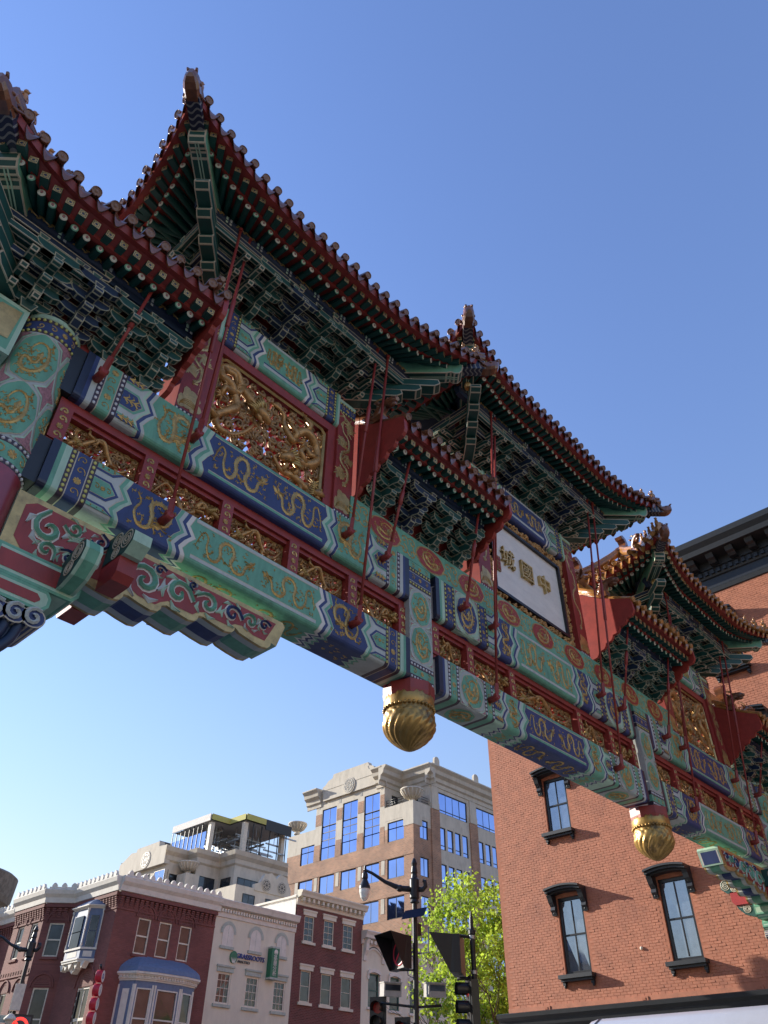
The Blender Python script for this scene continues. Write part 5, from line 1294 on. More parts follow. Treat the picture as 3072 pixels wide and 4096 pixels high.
# cream house with scalloped cornice
CH = thing('stucco_house', (47, 48, 0), 'pale stucco house with scalloped white cornice and green sash windows', 'house')
wx = [(42.98, 44.02), (45.10, 46.10), (47.2, 48.2), (49.4, 50.4)]; ops = [(a, b, z0, z0+1.95) for a, b in wx for z0 in (8.36, 4.2)]
mb = MB(); wall(mb, gf, 42.30, 52.0, 0, 12.0, ops, .16, 'cream_paint'); shell(mb, 42.30, 52.0, FY, 56, 12.0, 'cream_paint'); put('wall', mb, CH)
for a, b, z0, z1 in ops:
    w = window(CH, gf, a, b, z0, z1, .10, 'frame_green', 'glass_dark', 1, (.5,), .09, .05, jit=.004); c = (a+b)/2; mb = MB()
    for i in range(10):
        u0_, u1_ = c-.62+.124*i, c-.62+.124*(i+1); v = lambda u: z1+.16*(1-((u-c)/.62)**2)
        mb.hexa([gf(u, v(u)+q, -d) for u in (u0_, u1_) for d in (.14, 0) for q in (-.08, .14)], 'cream_white')
    for sg in (-1, 1): gbox(mb, gf, c+sg*.60-.06, c+sg*.60+.06, z1-.35, z1+.02, -.12, .0, 'cream_white')
    put('window_hood', mb, w); mb = MB(); gbox(mb, gf, a-.12, b+.12, z0-.15, z0-.01, -.12, .0, 'cream_white'); put('window_sill', mb, w)
mb = MB(); prof_strip(mb, gf, 42.2, 52.1, [(.0, 11.98), (.12, 12.0), (.14, 12.26), (.46, 12.34), (.50, 12.52), (.62, 12.72), (.58, 12.78), (.0, 12.80)], 'cream_white'); put('cornice', mb, CH)
mb = MB(); dentils(mb, lambda u, v, d: gf(u, v, d-.12), 42.3, 52.0, 12.04, 12.24, .22, .40, .20, 'cream_white'); put('bracket_course', mb, CH)
for k in range(6):
    u = 42.55+k*1.85; mb = MB(); mb.prism([(.0, 10.95), (.08, 11.0), (.12, 11.3), (.30, 11.6), (.34, 12.0), (.46, 12.28), (.0, 12.28)], lambda d, v, uu: gf(uu, v, -d), u-.14, u+.14, 'cream_white'); put('console', mb, CH)
    mb = MB()
    for i in range(10):
        a, b = u+.15+i*.155, u+.15+(i+1)*.155; h = lambda q: 11.35+.40*(1-((q-u-.925)/.78)**2)
        mb.poly([gf(a, h(a), -.06), gf(b, h(b), -.06), gf(b, 12.0, -.06), gf(a, 12.0, -.06)], 'cream_white'); mb.poly([gf(a, h(a)+.12, -.064), gf(b, h(b)+.12, -.064), gf(b, h(b)+.19, -.064), gf(a, h(a)+.19, -.064)], 'charcoal')
    put('scalloped_apron', mb, CH)
# ---- brown corner building
BC = thing('corner_building', (27, 48, 0), 'brown painted brick corner building with cresting, oriel and slate blue bay', 'building')
PL = [(29.80, FY), (23.20, FY), (23.20, 46.70), (22.0, 47.90), (22.0, 51.60), (23.2, 52.8), (23.2, 56.0), (22.0, 57.2), (22.0, 61.0), (23.2, 62.2), (23.2, 75)]
def gseg(p, q):
    """plan segment -> wall map; u from p, depth inwards (to the right of p->q when walking with the street on the left)"""
    a, b = V((*p, 0)), V((*q, 0)); t = (b-a).normalized(); n = V((t.y, -t.x, 0)); 
    return (lambda u, v, d: tuple(a+t*u+n*d+V((0, 0, v)))), (b-a).length
mb = MB(); segs = []; ZT = 11.98
wins = {0: [(1.55, 2.35, 9.17, 10.92), (2.92, 3.75, 9.17, 10.92), (4.30, 5.12, 9.17, 10.92)], 1: [(1.05, 2.35, 4.6, 7.6)], 2: [(.42, 1.28, 9.3, 11.0), (.42, 1.28, 4.9, 7.8)],
        3: [(.55, 1.35, 9.4, 11.1), (2.2, 3.0, 9.4, 11.1), (.55, 1.35, 5.0, 7.7), (2.2, 3.0, 5.0, 7.7)], 4: [(.42, 1.28, 9.3, 11.0)], 6: [(.42, 1.28, 9.3, 11.0), (.42, 1.28, 4.9, 7.8)], 7: [(.55, 1.35, 9.4, 11.1), (2.2, 3.0, 9.4, 11.1), (2.2, 3.0, 5.0, 7.7), (.55, 1.35, 5.0, 7.7)]}
for k in range(len(PL)-1):
    # along y=42 run from the right end so that depth points inwards
    gg, L = gseg(PL[k], PL[k+1]); segs.append((gg, L)); wall(mb, gg, 0, L, 0, ZT, wins.get(k, []), .16, 'brick_brown')
mb.poly([(x, y, ZT) for x, y in PL]+[(29.8, 75, ZT)], 'charcoal'); mb.poly([(29.8, FY, 0), (29.8, 75, 0), (29.8, 75, ZT), (29.8, FY, ZT)], 'brick_brown')
put('wall', mb, BC)
for k, ws in wins.items():
    gg = segs[k][0]
    for a, b, c, d in ws:
        w = window(BC, gg, a, b, c, d, .10, 'window_white', 'glass_dark', 2 if k == 1 else 1, (.5,) if k != 1 else (.52,), .075 if k != 1 else .1, .05 if k != 1 else .09, jit=.006)
        mb = MB(); gbox(mb, gg, a-.08, b+.08, c-.14, c-.01, -.08, .0, 'brick_brown'); put('window_sill', mb, w); mb = MB()
        cc, r = (a+b)/2, (b-a)/2; pts = [(cc+r*cos(t), d+.02+r*1.05*sin(t)) for t in [pi*i/10 for i in range(11)]]
        mb.poly([gg(u, v, -.006) for u, v in pts], 'brick_dark')
        for (u0_, v0_), (u1_, v1_) in zip(pts, pts[1:]):
            for k0, k1, pr in ((1.0, 1.28, -.02), (1.38, 1.55, -.07)):
                q = lambda u, v, s: (cc+(u-cc)*s, d+.02+(v-d-.02)*s)
                P4 = [q(u0_, v0_, k0), q(u1_, v1_, k0), q(u1_, v1_, k1), q(u0_, v0_, k1)]
                mb.poly([gg(*p, pr) for p in P4], 'brick_brown'); mb.poly([gg(*P4[2], pr), gg(*P4[3], pr), gg(*P4[3], 0), gg(*P4[2], 0)], 'brick_brown'); mb.poly([gg(*P4[0], pr), gg(*P4[1], pr), gg(*P4[1], 0), gg(*P4[0], 0)], 'brick_brown')
        put('brick_arch', mb, w)
for k, (gg, L) in enumerate(segs):
    mb = MB(); n = max(2, int(L/.30))                        # stepped brick corbels under the eaves
    for i in range(n):
        u = (i+.5)*L/n
        for j in range(5): gbox(mb, gg, u-.09, u+.09, 11.28+.1*j, 11.36+.1*j, -.03-.028*j, .0, 'brick_brown')
    gbox(mb, gg, 0, L, 11.80, 11.99, -.18, .0, 'brick_brown'); gbox(mb, gg, 0, L, 11.14, 11.22, -.04, .0, 'brick_brown'); put('brick_corbels', mb, BC)
    mb = MB(); prof_strip(mb, gg, -.12, L+.12, [(.10, 11.99), (.22, 12.02), (.26, 12.28), (.40, 12.46), (.46, 12.68), (.42, 12.73), (.0, 12.75)], 'cream_white'); gbox(mb, gg, 0, L, 12.70, 12.83, -.38, -.28, 'cream_white'); put('cornice', mb, BC)
    for i in range(max(2, int(L/.47))):
        n2 = max(2, int(L/.47)); u = (i+.5)*L/n2; mb = MB()
        mb.prism([(u-.13, 12.74), (u+.13, 12.74), (u+.15, 12.90), (u+.10, 12.98), (u+.05, 13.03), (u, 13.05), (u-.05, 13.03), (u-.10, 12.98), (u-.15, 12.90)], gg, -.42, -.28, 'cream_white'); put('cresting_block', mb, BC)
    if k in (3, 7):
        mb = MB(); gbox(mb, gg, 0, L, 8.42, 8.48, -.06, .0, 'brick_brown'); 
        for i in range(12): u = (i+.5)*L/12; gbox(mb, gg, u-.06, u+.06, 8.52, 8.72, .0, .02, 'mortar_paint')
        put('string_course', mb, BC)
# oriel window on the street corner side
OR = MB(); x0 = 23.2; oy = [(x0, 45.95), (x0-.62, 45.45), (x0-.62, 43.80), (x0, 43.30)]
segO = [gseg(oy[i+1], oy[i]) for i in range(3)]
orl = None
mb = MB()
for i in range(3):
    gg, L = gseg(oy[i+1], oy[i]); gg2 = (lambda G: (lambda u, v, d: G(u, v, -d)))(gg)
    wall(mb, gg2, 0, L, 8.78, 11.30, [(L*.22, L*.78, 9.42, 10.95)], .06, 'slate_blue')
mb.poly([(x, y, 8.78) for x, y in oy], 'slate_blue')
orl = put('oriel', mb, BC); mb = MB()
apex = [(x0-.02, 45.35, 11.98), (x0-.02, 43.9, 11.98)]
ring = lambda e, z: [(x0, 45.95+e, z), (x0-.62-e, 45.45+e*.6, z), (x0-.62-e, 43.80-e*.6, z), (x0, 43.30-e, z)]
top = [(x0, 45.3, 11.92), (x0-.12, 45.0, 11.92), (x0-.12, 44.25, 11.92), (x0, 43.95, 11.92)]
mb.grid([ring(.14, 11.46), [tuple(V(a)*.55+V(b)*.45) for a, b in zip(ring(.14, 11.50), top)], top], 'slate_blue', False); put('oriel_roof', mb, orl); mb = MB()
for e, z0, z1 in ((.03, 11.30, 11.36), (.09, 11.36, 11.42), (.15, 11.42, 11.48), (.06, 9.30, 9.40), (.05, 8.70, 8.80), (.09, 8.80, 8.86)):
    a, b = ring(e, z0), ring(e, z1); mb.grid([a, b], 'cream_white', False); mb.poly(b, 'cream_white'); mb.poly(a, 'cream_white')
for i in range(4): x, y = oy[i]; mb.lathe([(.055, 9.4), (.055, 9.6), (.035, 9.65), (.035, 10.2), (.05, 10.25), (.035, 10.3), (.04, 11.1), (.07, 11.2), (.07, 11.3)], 'cream_white', (x-.02, y, 0), 8)
for k in range(5): y = 43.55+k*.53; mb.prism([(y-.26, 8.72), (y, 8.40), (y+.26, 8.72)], lambda u, v, d: (d, u, v), x0-.62+.06*abs(k-2), x0-.2, 'cream_white')
mb.prism([(44.2, 8.5), (44.62, 8.22), (45.05, 8.5)], lambda u, v, d: (d, u, v), x0-.4, x0, 'cream_white')
put('oriel_trim', mb, orl)
for i in range(3):
    gg, L = gseg(oy[i+1], oy[i]); gg2 = (lambda G: (lambda u, v, d: G(u, v, -d)))(gg)
    mb = MB(); gbox(mb, gg2, L*.22, L*.22+.03, 9.42, 10.95, -.02, .05, 'cream_white'); gbox(mb, gg2, L*.78-.03, L*.78, 9.42, 10.95, -.02, .05, 'cream_white'); gbox(mb, gg2, L*.22+.03, L*.78-.03, 10.15, 10.2, .0, .05, 'slate_blue')
    gbox(mb, gg2, L*.2, L*.8, 8.95, 9.22, -.02, .01, 'cream_white'); gbox(mb, gg2, L*.26, L*.74, 9.0, 9.17, -.03, -.02, 'slate_blue'); put('oriel_frame', mb, orl)
    mb = MB(); mb.poly([gg2(L*.22, 9.42, .05), gg2(L*.78, 9.42, .05), gg2(L*.78, 10.95, .05), gg2(L*.22, 10.95, .05)], 'glass_dark'); put('pane', mb, orl)
# bowed shop bay on the far street
by = [(24.25, FY), (24.75, FY-.75), (25.75, FY-1.05), (27.45, FY-1.05), (28.45, FY-.75), (28.95, FY)]
mb = MB(); bay = None
for i in range(5):
    gg, L = gseg(by[i+1], by[i]); G2 = (lambda G: (lambda u, v, d: G(u, v, d)))(gg)
    wall(mb, gg, 0, L, 0, 8.0, [(L*.12, L*.88, 4.2, 7.55)] if i in (1, 2, 3) else [], .08, 'slate_blue')
bay = put('shop_bay', mb, BC); mb = MB()
def bring(e, z): 
    cx = 26.6; return [(cx+(x-cx)*(1+e/2.3), FY if abs(y-FY) < .01 else y-e, z) for x, y in by]
for e, z0, z1 in ((.04, 7.86, 7.94), (.10, 7.94, 8.10), (.18, 8.10, 8.16), (.24, 8.16, 8.26)):
    a, b = bring(e, z0), bring(e, z1); mb.grid([a, b], 'cream_white', False); mb.poly(a, 'cream_white'); mb.poly(b, 'cream_white')
for i in range(5):
    gg, L = gseg(by[i+1], by[i]); n = int(L/.16)
    for q in range(n): gbox(mb, gg, (q+.2)*L/n, (q+.75)*L/n, 8.0, 8.1, -.16, -.10, 'cream_white')
    if i in (0, 4): gbox(mb, gg, L*.3, L*.7, 3.2, 7.5, -.03, .0, 'cream_white')
    for u in (.02, .93): gbox(mb, gg, L*u, L*u+.10, 3.8, 7.7, -.03, .0, 'cream_white')
put('bay_cornice', mb, bay); mb = MB(); rows_ = []
for t in [i/8 for i in range(9)]:
    s_ = t; k = (1-s_)**1.0; e = .2-.2*t; z = 8.26+.85*(s_**.6 if t > .0 else 0)*(1-.15*(1-t))
    rows_.append([(26.6+(x-26.6)*(1+e/2.3-.36*t**1.6), FY-.02+(y-e*1.2-FY)*(1-t**1.4) if abs(y-FY) > .01 else FY-.02, z) for x, y in by])
for a, b in zip(rows_, rows_[1:]): mb.grid([a, [(x, y, z+.02) for x, y, z in b]], 'slate_blue', False)
put('bay_roof', mb, bay)
for i in (1, 2, 3):
    gg, L = gseg(by[i+1], by[i]); w = window(bay, gg, L*.12, L*.88, 4.2, 7.55, .05, 'cream_white', 'glass_dark', 1, (.6,), .06, .05, name='bay_window', jit=.03)
    for q in list(w.children): pass
gg, L = gseg(by[2], by[1]); sgn = thing('window_poster', (28.2, 41, 5), 'blue OFFICE SPACE poster in the slate blue bay window', 'poster')
gg, L = gseg(by[4], by[3]); mb = MB(); gbox(mb, gg, L*.18, L*.82, 4.5, 6.05, .03, .038, 'sign_blue'); put('poster_sheet', mb, sgn)
t_ = (V((*by[3], 0))-V((*by[4], 0))).normalized()
for k, tx in enumerate(('OFFICE', 'SPACE')):
    p = V(gg(L*.5, 5.80-.3*k, .026)); X = -t_; put('letters', text_mesh(tx, .20, 'white_paint', .002), sgn, Matrix(((X.x, 0, -X.y, p.x), (X.y, 0, X.x, p.y), (0, 1, 0, p.z), (0, 0, 0, 1))) if False else frame(p, (0, 0, 1), (-X.y, X.x, 0)))
lp = thing('window_poster', (23.2, 44.3, 5), 'dark OFFICE SPACE FOR LEASE poster in a tall brown building window', 'poster')
mb = MB(); mb.box(23.24, 23.28, 43.45+.75, 43.45+1.27, 6.1, 7.42, 'charcoal'); mb.box(23.24, 23.28, 43.45+.75, 43.45+1.27, 4.8, 6.0, 'sign_blue'); put('poster_sheet', mb, lp)
for k, (tx, z) in enumerate((('OFFICE', 7.12), ('SPACE', 6.86), ('FOR', 6.60), ('LEASE', 6.34), ('202', 5.35))): put('letters', text_mesh(tx, .15 if k < 4 else .22, 'white_paint', .002), lp, Matrix(((0, 0, -1, 23.232), (-1, 0, 0, 44.46), (0, 1, 0, z), (0, 0, 0, 1))))
# drum signs on the corner
for k, z in enumerate((7.86, 7.26, 6.66, 6.06)):
    d = V((.70, -.714, 0)); c = V((22.86, 41.62, z))
    t = thing('drum_sign', tuple(c-V((0, 0, .3))), ('round red lightbox sign with dark roundel, topmost of the hanging string', 'round red lightbox sign, second from the top of the string', 'round red lightbox sign, third from the top of the string', 'round red lightbox sign, fourth from the top of the string')[k], 'sign', 'round red lightboxes hanging in a string')
    fr = frame(c, d); mb = MB(); n = 24; cc = lambda r, y: [(r*cos(2*pi*j/n), y, r*sin(2*pi*j/n)) for j in range(n)]
    mb.grid([cc(.27, -.17), cc(.285, -.15), cc(.285, .15), cc(.27, .17)], 'sign_red', True, True); put('drum', mb, t, fr); mb = MB(); mb.poly(cc(.268, .171), 'white_paint'); mb.poly(cc(.268, -.171)[::-1], 'white_paint'); put('sign_face', mb, t, fr)
    if k == 0:
        mb = MB(); mb.poly(cc(.13, .174), 'sign_blue'); put('roundel', mb, t, fr); put('letters', text_mesh('H', .17, 'white_paint', .002), t, fr @ T(0, .178, 0) @ Matrix.Rotation(pi/2, 4, 'X') @ Matrix.Rotation(pi, 4, 'Y'))
    else: put('letters', text_mesh(('THK', 'DOOI', 'HUUI')[k-1], .16, 'sign_blue', .002), t, fr @ T(0, .175, 0) @ Matrix.Rotation(pi/2, 4, 'X') @ Matrix.Rotation(pi, 4, 'Y') @ Matrix.Rotation(-pi/2, 4, 'Z'))
mb = MB(); mb.tube([(23.2, 42.3, 8.25), (22.8, 41.6, 8.22), (22.6, 41.3, 8.3)], .06, 'charcoal', 8); put('sign_arm', mb, BC)

# ---- brick-and-stone office block
X1, Y1 = 70.65, 62.0; OF = thing('office_building', (80, 75, 0), 'brick and limestone office block with blue glass and a curved gable', 'building')
gl, gr = gX(X1), gY(Y1)
lo = []; 
for z0, z1 in ((29.36, 31.68), (25.2, 27.40), (20.86, 23.18), (16.6, 18.95), (12.4, 14.7)):
    for a, b in ((63.55, 66.25), (67.62, 70.3), (71.6, 74.3), (75.5, 78.25), (79.55, 82.25)):
        if z0 > 29 and 67 < a < 79: continue
        lo.append((a, b, z0, z1))
tall = [(67.62, 70.4), (71.6, 74.4), (75.58, 78.35)]
ops = lo+[(a, b, 29.36, 35.88) for a, b in tall]
mb = MB()
wall(mb, gl, Y1, 85, 0, 30.9, [o for o in ops if o[3] < 31]+[(a, b, z0, 30.9) for a, b, z0, z1 in ops if z1 > 31], .25, 'brick_office')
wall(mb, gl, Y1, 85, 30.9, 33.6, [(a, b, 30.9, min(z1, 33.6)) for a, b, z0, z1 in ops if z1 > 31], .25, 'stone_pale')
wall(mb, gl, 66.8, 79.6, 33.6, 38.6, [(a, b, 33.6, 35.88) for a, b in tall], .25, 'stone_pale')
ro = []
for z0, z1 in ((28.9, 31.55), (24.6, 27.25), (20.3, 22.95), (16.1, 18.7), (12, 14.5)):
    for base in (75.6, 83.4, 91.2):
        for k in range(4): ro.append((base+k*1.50, base+k*1.50+1.12, z0, z1))
for z0, z1 in ((29.38, 31.60), (25.18, 27.3), (20.9, 23.1), (16.6, 18.9)): ro.append((71.85, 73.35, z0, z1))
big = [(75.6, 81.35, 33.3, 35.85), (83.4, 89.2, 33.3, 35.85), (91.2, 97.0, 33.3, 35.85)]
wall(mb, gr, X1, 73.9, 0, 30.9, [o for o in ro if o[1] < 74 and o[3] < 31]+[(71.85, 73.35, 29.38, 30.9)], .25, 'brick_office'); wall(mb, gr, X1, 73.9, 30.9, 33.6, [(71.85, 73.35, 30.9, 31.6)], .25, 'stone_pale')
wall(mb, gr, 73.9, 100, 0, 33.3, [o for o in ro if o[0] > 74], .25, 'stone_pale'); wall(mb, gr, 73.9, 100, 33.3, 37.6, [(a, b, 33.3, d) for a, b, c, d in big], .25, 'stone_pale')
# notched corner terrace: set-back walls and parapets
mb.poly([(X1, Y1, 33.0), (73.9, Y1, 33.0), (73.9, 66.8, 33.0), (X1, 66.8, 33.0)], 'concrete')
wall(mb, gX(73.9), Y1, 66.8, 33.0, 38.0, [(64.0, 65.6, 33.2, 35.6)], .2, 'stone_pale'); wall(mb, gY(66.8), X1, 73.9, 33.0, 38.0, [(72.0, 73.2, 33.2, 35.6)], .2, 'stone_pale')
mb.poly([(X1, 79.6, 33.6), (X1, 85, 33.6), (90, 85, 33.6), (90, 79.6, 33.6)], 'concrete'); mb.poly([(X1, 79.6, 33), (X1+12, 79.6, 33), (X1+12, 79.6, 38), (X1, 79.6, 38)], 'stone_pale')
mb.poly([(X1, 66.8, 38.5), (X1, 79.6, 38.5), (100, 79.6, 38.5), (100, Y1, 38.5), (73.9, Y1, 38.5), (73.9, 66.8, 38.5)], 'concrete')
mb.poly([(X1, 85, 0), (100, 85, 0), (100, 85, 33.6), (X1, 85, 33.6)], 'brick_office'); mb.poly([(100, Y1, 0), (100, 85, 0), (100, 85, 38), (100, Y1, 38)], 'stone_pale')
for a, b in ((66.8, 67.5), (70.5, 71.5), (74.5, 75.48), (78.45, 79.6)):                 # brick insets between the tall lights
    gbox(mb, gl, a, b, 33.9, 35.4, -.02, .0, 'brick_office'); gbox(mb, gl, a, b, 29.4, 31.4, -.02, .0, 'brick_office')
put('wall', mb, OF)
for a, b, c, d in lo: window(OF, gl, a, b, c, d, .14, 'frame_black', 'glass_office', 2, (), .09, .07, jit=.012)
for a, b in tall: window(OF, gl, a, b, 29.36, 35.88, .14, 'frame_black', 'glass_office', 2, (.38, .53, .66), .09, .07, jit=.012)
for a, b, c, d in ro: window(OF, gr, a, b, c, d, .14, 'frame_black', 'glass_office', 1 if a > 74 else 2, (.2,) if a > 74 else (), .09, .06, jit=.01)
for a, b, c, d in big: window(OF, gr, a, b, c, d, .14, 'frame_black', 'glass_office', 4, (.16,), .10, .07, jit=.01)
window(OF, gX(73.9), 64.0, 65.6, 33.2, 35.6, .1, 'frame_black', 'glass_dark', 2, ()); window(OF, gY(66.8), 72.0, 73.2, 33.2, 35.6, .1, 'frame_black', 'glass_dark', 1, ())
mb = MB(); pr = [(.0, 36.3), (.10, 36.35), (.14, 36.8), (.35, 36.95), (.40, 37.4), (.80, 37.7), (.90, 38.15), (1.25, 38.5), (1.25, 38.65), (.0, 38.7)]
prof_strip(mb, gr, 73.0, 101, pr, 'stone_pale'); prof_strip(mb, gX(73.9), 61.0, 67, pr, 'stone_pale'); prof_strip(mb, gY(66.8), X1-1.2, 74.2, pr, 'stone_pale'); prof_strip(mb, gl, 66.4, 68.2, pr, 'stone_pale'); put('cornice', mb, OF); mb = MB(); prof_strip(mb, gl, 78.6, 81.4, pr, 'stone_pale'); put('cornice', mb, OF)
mb = MB(); gbl = [(67.6, 38.4), (67.6, 38.9), (68.2, 39.0), (68.7, 39.5), (69.4, 39.7), (69.6, 40.2), (76.2, 40.2), (76.4, 39.7), (77.2, 39.5), (77.8, 39.0), (78.3, 38.8), (78.3, 38.4), (78.0, 36.9), (67.9, 36.9)]
mb.prism(gbl, gl, -.30, .35, 'stone_pale', 'stone_pale'); put('curved_gable', mb, OF); mb = MB()
mb.prism([(u, v-.5) if v > 38.6 else (u, v) for u, v in gbl[1:11]]+[(78.0, 38.3), (67.9, 38.3)], gl, -.34, -.31, 'stone_pale', 'concrete'); put('gable_moulding', mb, OF)
def rosette(parent, g, u, v, r, d):
    mb = MB(); mb.prism(ellipse(u, v, r*1.15, r*1.15, 24), g, d-.06, d, 'stone_pale'); mb.prism(ellipse(u, v, r, r, 24), g, d-.075, d-.06, 'charcoal')
    for rr in (.86, .5): ribbon(mb, ellipse(u, v, r*rr, r*rr, 25)+[(u+r*rr, v)], r*.07, lambda a, b, h: g(a, b, d-.075-h), 'stone_pale', .03)
    for k in range(8): a = pi*k/4; ribbon(mb, [(u+r*.2*cos(a), v+r*.2*sin(a)), (u+r*.85*cos(a+.2), v+r*.85*sin(a+.2))], r*.06, lambda p, q, h: g(p, q, d-.075-h), 'stone_pale', .03)
    put('rosette', mb, parent)
rosette(OF, gl, 73.0, 37.9, .95, -.34)
def bowl(parent, x, y, z, s=1.):
    mb = MB(); mb.lathe([(.5*s, 0), (.5*s, .15*s), (.35*s, .3*s), (.4*s, .5*s), (.9*s, .8*s), (1.35*s, 1.35*s), (1.5*s, 1.5*s), (1.45*s, 1.65*s), (1.2*s, 1.6*s), (0, 1.2*s)], 'stone_pale', (x, y, z), 20)
    for k in range(16): a = 2*pi*k/16; mb.tube([(x+.5*s*cos(a), y+.5*s*sin(a), z+.5*s), (x+1.0*s*cos(a), y+1.0*s*sin(a), z+.8*s), (x+1.42*s*cos(a), y+1.42*s*sin(a), z+1.42*s)], .09*s, 'stone_pale', 5)
    put('stone_bowl', mb, parent)
bowl(OF, 71.5, 62.9, 33.6); bowl(OF, 71.4, 84.2, 34.0, .9)
mb = MB(); mb.box(X1-.04, X1+1.6, Y1-.04, Y1+1.6, 30.8, 33.6, 'stone_pale'); mb.box(X1-.02, X1+.4, 63.6, 66.8, 31.9, 33.6, 'stone_pale'); mb.box(72.2, 73.9, Y1-.02, Y1+.4, 31.9, 33.6, 'stone_pale'); put('terrace_parapet', mb, OF)
mb = MB()
for z in (33.9, 34.2, 34.5): mb.tube([(X1+.2, 66.6, z), (X1+.2, 63.8, z)], .035, 'frame_black', 6); mb.tube([(72.4, Y1+.2, z), (73.8, Y1+.2, z)], .035, 'frame_black', 6)
for y in (63.8, 65.2, 66.6): mb.tube([(X1+.2, y, 33.5), (X1+.2, y, 34.5)], .035, 'frame_black', 6)
put('terrace_railing', mb, OF)
for a in (73.9, 81.65, 89.5): 
    mb = MB(); gbox(mb, gr, a, a+1.6, 0, 33.4, -.18, .0, 'brick_office'); gbox(mb, gr, a+.1, a+1.5, 33.4, 34.2, -.26, .0, 'stone_pale'); gbox(mb, gr, a+.2, a+1.4, 34.2, 36.3, -.12, .0, 'stone_pale'); put('brick_pilaster', mb, OF)
mb = MB()
for u in (67.2, 70.95, 74.95, 79.0): gbox(mb, gl, u-.2, u+.2, 36.1, 36.6, -.02, .0, 'charcoal')
for u in (74.8, 73.4, 82.3): gbox(mb, gr, u-.2, u+.2, 36.4, 36.85, -.05, .0, 'charcoal')
put('vent_slot', mb, OF)
for u in (66.95, 70.95, 74.9, 78.9, 82.6):
    for z in (26.6, 22.4, 18.2): mb = MB(); gbox(mb, gl, u-.28, u+.28, z-.8, z+.8, -.03, .0, 'stone_pale'); put('stone_tablet', mb, OF)
mb = MB()
for z in (27.4, 23.2, 19.0): gbox(mb, gl, Y1, 85, z+.05, z+.4, -.05, .0, 'brick_office')
put('brick_band', mb, OF)
for x in (74.3, 82.5): 
    mb = MB(); mb.prism([(x-.5, 38.65), (x+.5, 38.65), (x+.5, 39.3)]+[(x+.5*cos(t), 39.3+.5*sin(t)) for t in [pi*i/8 for i in range(1, 8)]]+[(x-.5, 39.3)], gr, -1.0, -.7, 'stone_pale'); put('parapet_ear', mb, OF)

# ---- second office block, top floor stripped for rebuilding
O2 = thing('office_building', (0, 0, .32), 'pale stone office block with its top floor stripped to the frame under yellow sheathing', 'building')
O2.scale = (.8, .8, .8); W[O2.name] = Matrix.Identity(4)                           # its parts are given at full floor height and stand at four fifths
PB = [(55.2, 101.5), (55.2, 90.0), (58.4, 90.0), (58.4, 88.0), (62.0, 88.0), (62.0, 84.8), (70.9, 84.8), (70.9, 101.5)]        # lower floors
P2 = [(60.1, 97.4), (60.1, 88.6), (63.1, 88.6), (63.1, 85.2), (70.9, 85.2), (70.9, 97.4)]                                       # stripped storey
def ring2(P, e, z): return [(x-e, y-e, z) for x, y in P]
mb = MB(); mb.grid([ring2(PB, 0, -1), ring2(PB, 0, 21)], 'brick_office', False); mb.grid([ring2(PB, 0, 21), ring2(PB, 0, 28.6)], 'stone_pale', False)
mb.poly([(x, y, 30.0) for x, y in PB], 'concrete'); put('wall', mb, O2)
mb = MB()
for e0, z0, e1, z1 in ((0, 28.3, .25, 28.5), (.25, 28.5, .3, 29.0), (.3, 29.0, .75, 29.4), (.75, 29.4, .95, 29.9), (.95, 29.9, .3, 30.1)): mb.grid([ring2(PB[1:], e0, z0), ring2(PB[1:], e1, z1)], 'stone_pale', False)
put('cornice', mb, O2)
mb = MB(); mb.grid([ring2(P2[1:4], .15, 34.3), ring2(P2[1:4], .15, 35.05)], 'yellow_board', False); mb.box(63.1, 66.4, 84.9, 85.04, 34.3, 35.05, 'yellow_board'); mb.poly([(x, y, 35.0) for x, y in P2], 'charcoal'); mb.poly([(x, y, 34.2) for x, y in P2], 'concrete'); put('yellow_sheathing', mb, O2)
mb = MB(); mb.box(66.4, 70.95, 84.9, 85.04, 33.7, 35.05, 'charcoal'); put('dark_sheathing', mb, O2)
mb = MB(); mb.box(59.85, 60.0, 88.7, 97.5, 34.2, 35.08, 'stucco_white'); put('torn_sheathing', mb, O2)
for x, y in ((60.2, 88.8), (63.2, 85.4), (70.2, 86.0)): mb = MB(); mb.box(x, x+.6, y, y+.6, 30.0, 34.1, 'window_white'); put('steel_column', mb, O2)
for k in range(5):
    x = 64.6+k*1.45; mb = MB(); mb.box(x, x+.10, 85.3, 85.4, 30.0, 34.1, 'frame_black'); put('curtain_mullion', mb, O2)
for k in range(8):
    y = 89.6+k*1.0; mb = MB(); mb.poly([(60.12, y, 30.2), (60.12, y+.94, 30.2), (60.12, y+.94, 33.0), (60.12, y, 33.0)], 'glass_office'); put('pane', mb, O2)
    mb = MB(); mb.box(60.05, 60.16, y+.94, y+1.0, 30.0, 34.2, 'frame_black'); put('curtain_mullion', mb, O2)
mb = MB(); R = random.Random(8)
for k in range(220):                                        # ducts, hangers and studs left in the open storey
    x, y, z = R.uniform(60.6, 69), R.uniform(85.6, 98), R.uniform(30.2, 34.0); L = R.uniform(.6, 4)
    if y < 89 and x < 63.3: continue
    q = R.random()
    if q < .4: mb.box(x, x+L, y, y+.2, z, z+.16, 'steel')
    elif q < .7: mb.box(x, x+.16, y, y+L, z, z+.22, 'steel')
    else: mb.box(x, x+.06, y, y+.06, z, 34.1, 'steel')
put('stripped_services', mb, O2, kind='stuff')
mb = MB(); mb.poly([(60.2, 101, 30.0), (70.9, 101, 30.0), (70.9, 101, 34), (60.2, 101, 34)], 'interior'); put('core_wall', mb, O2)
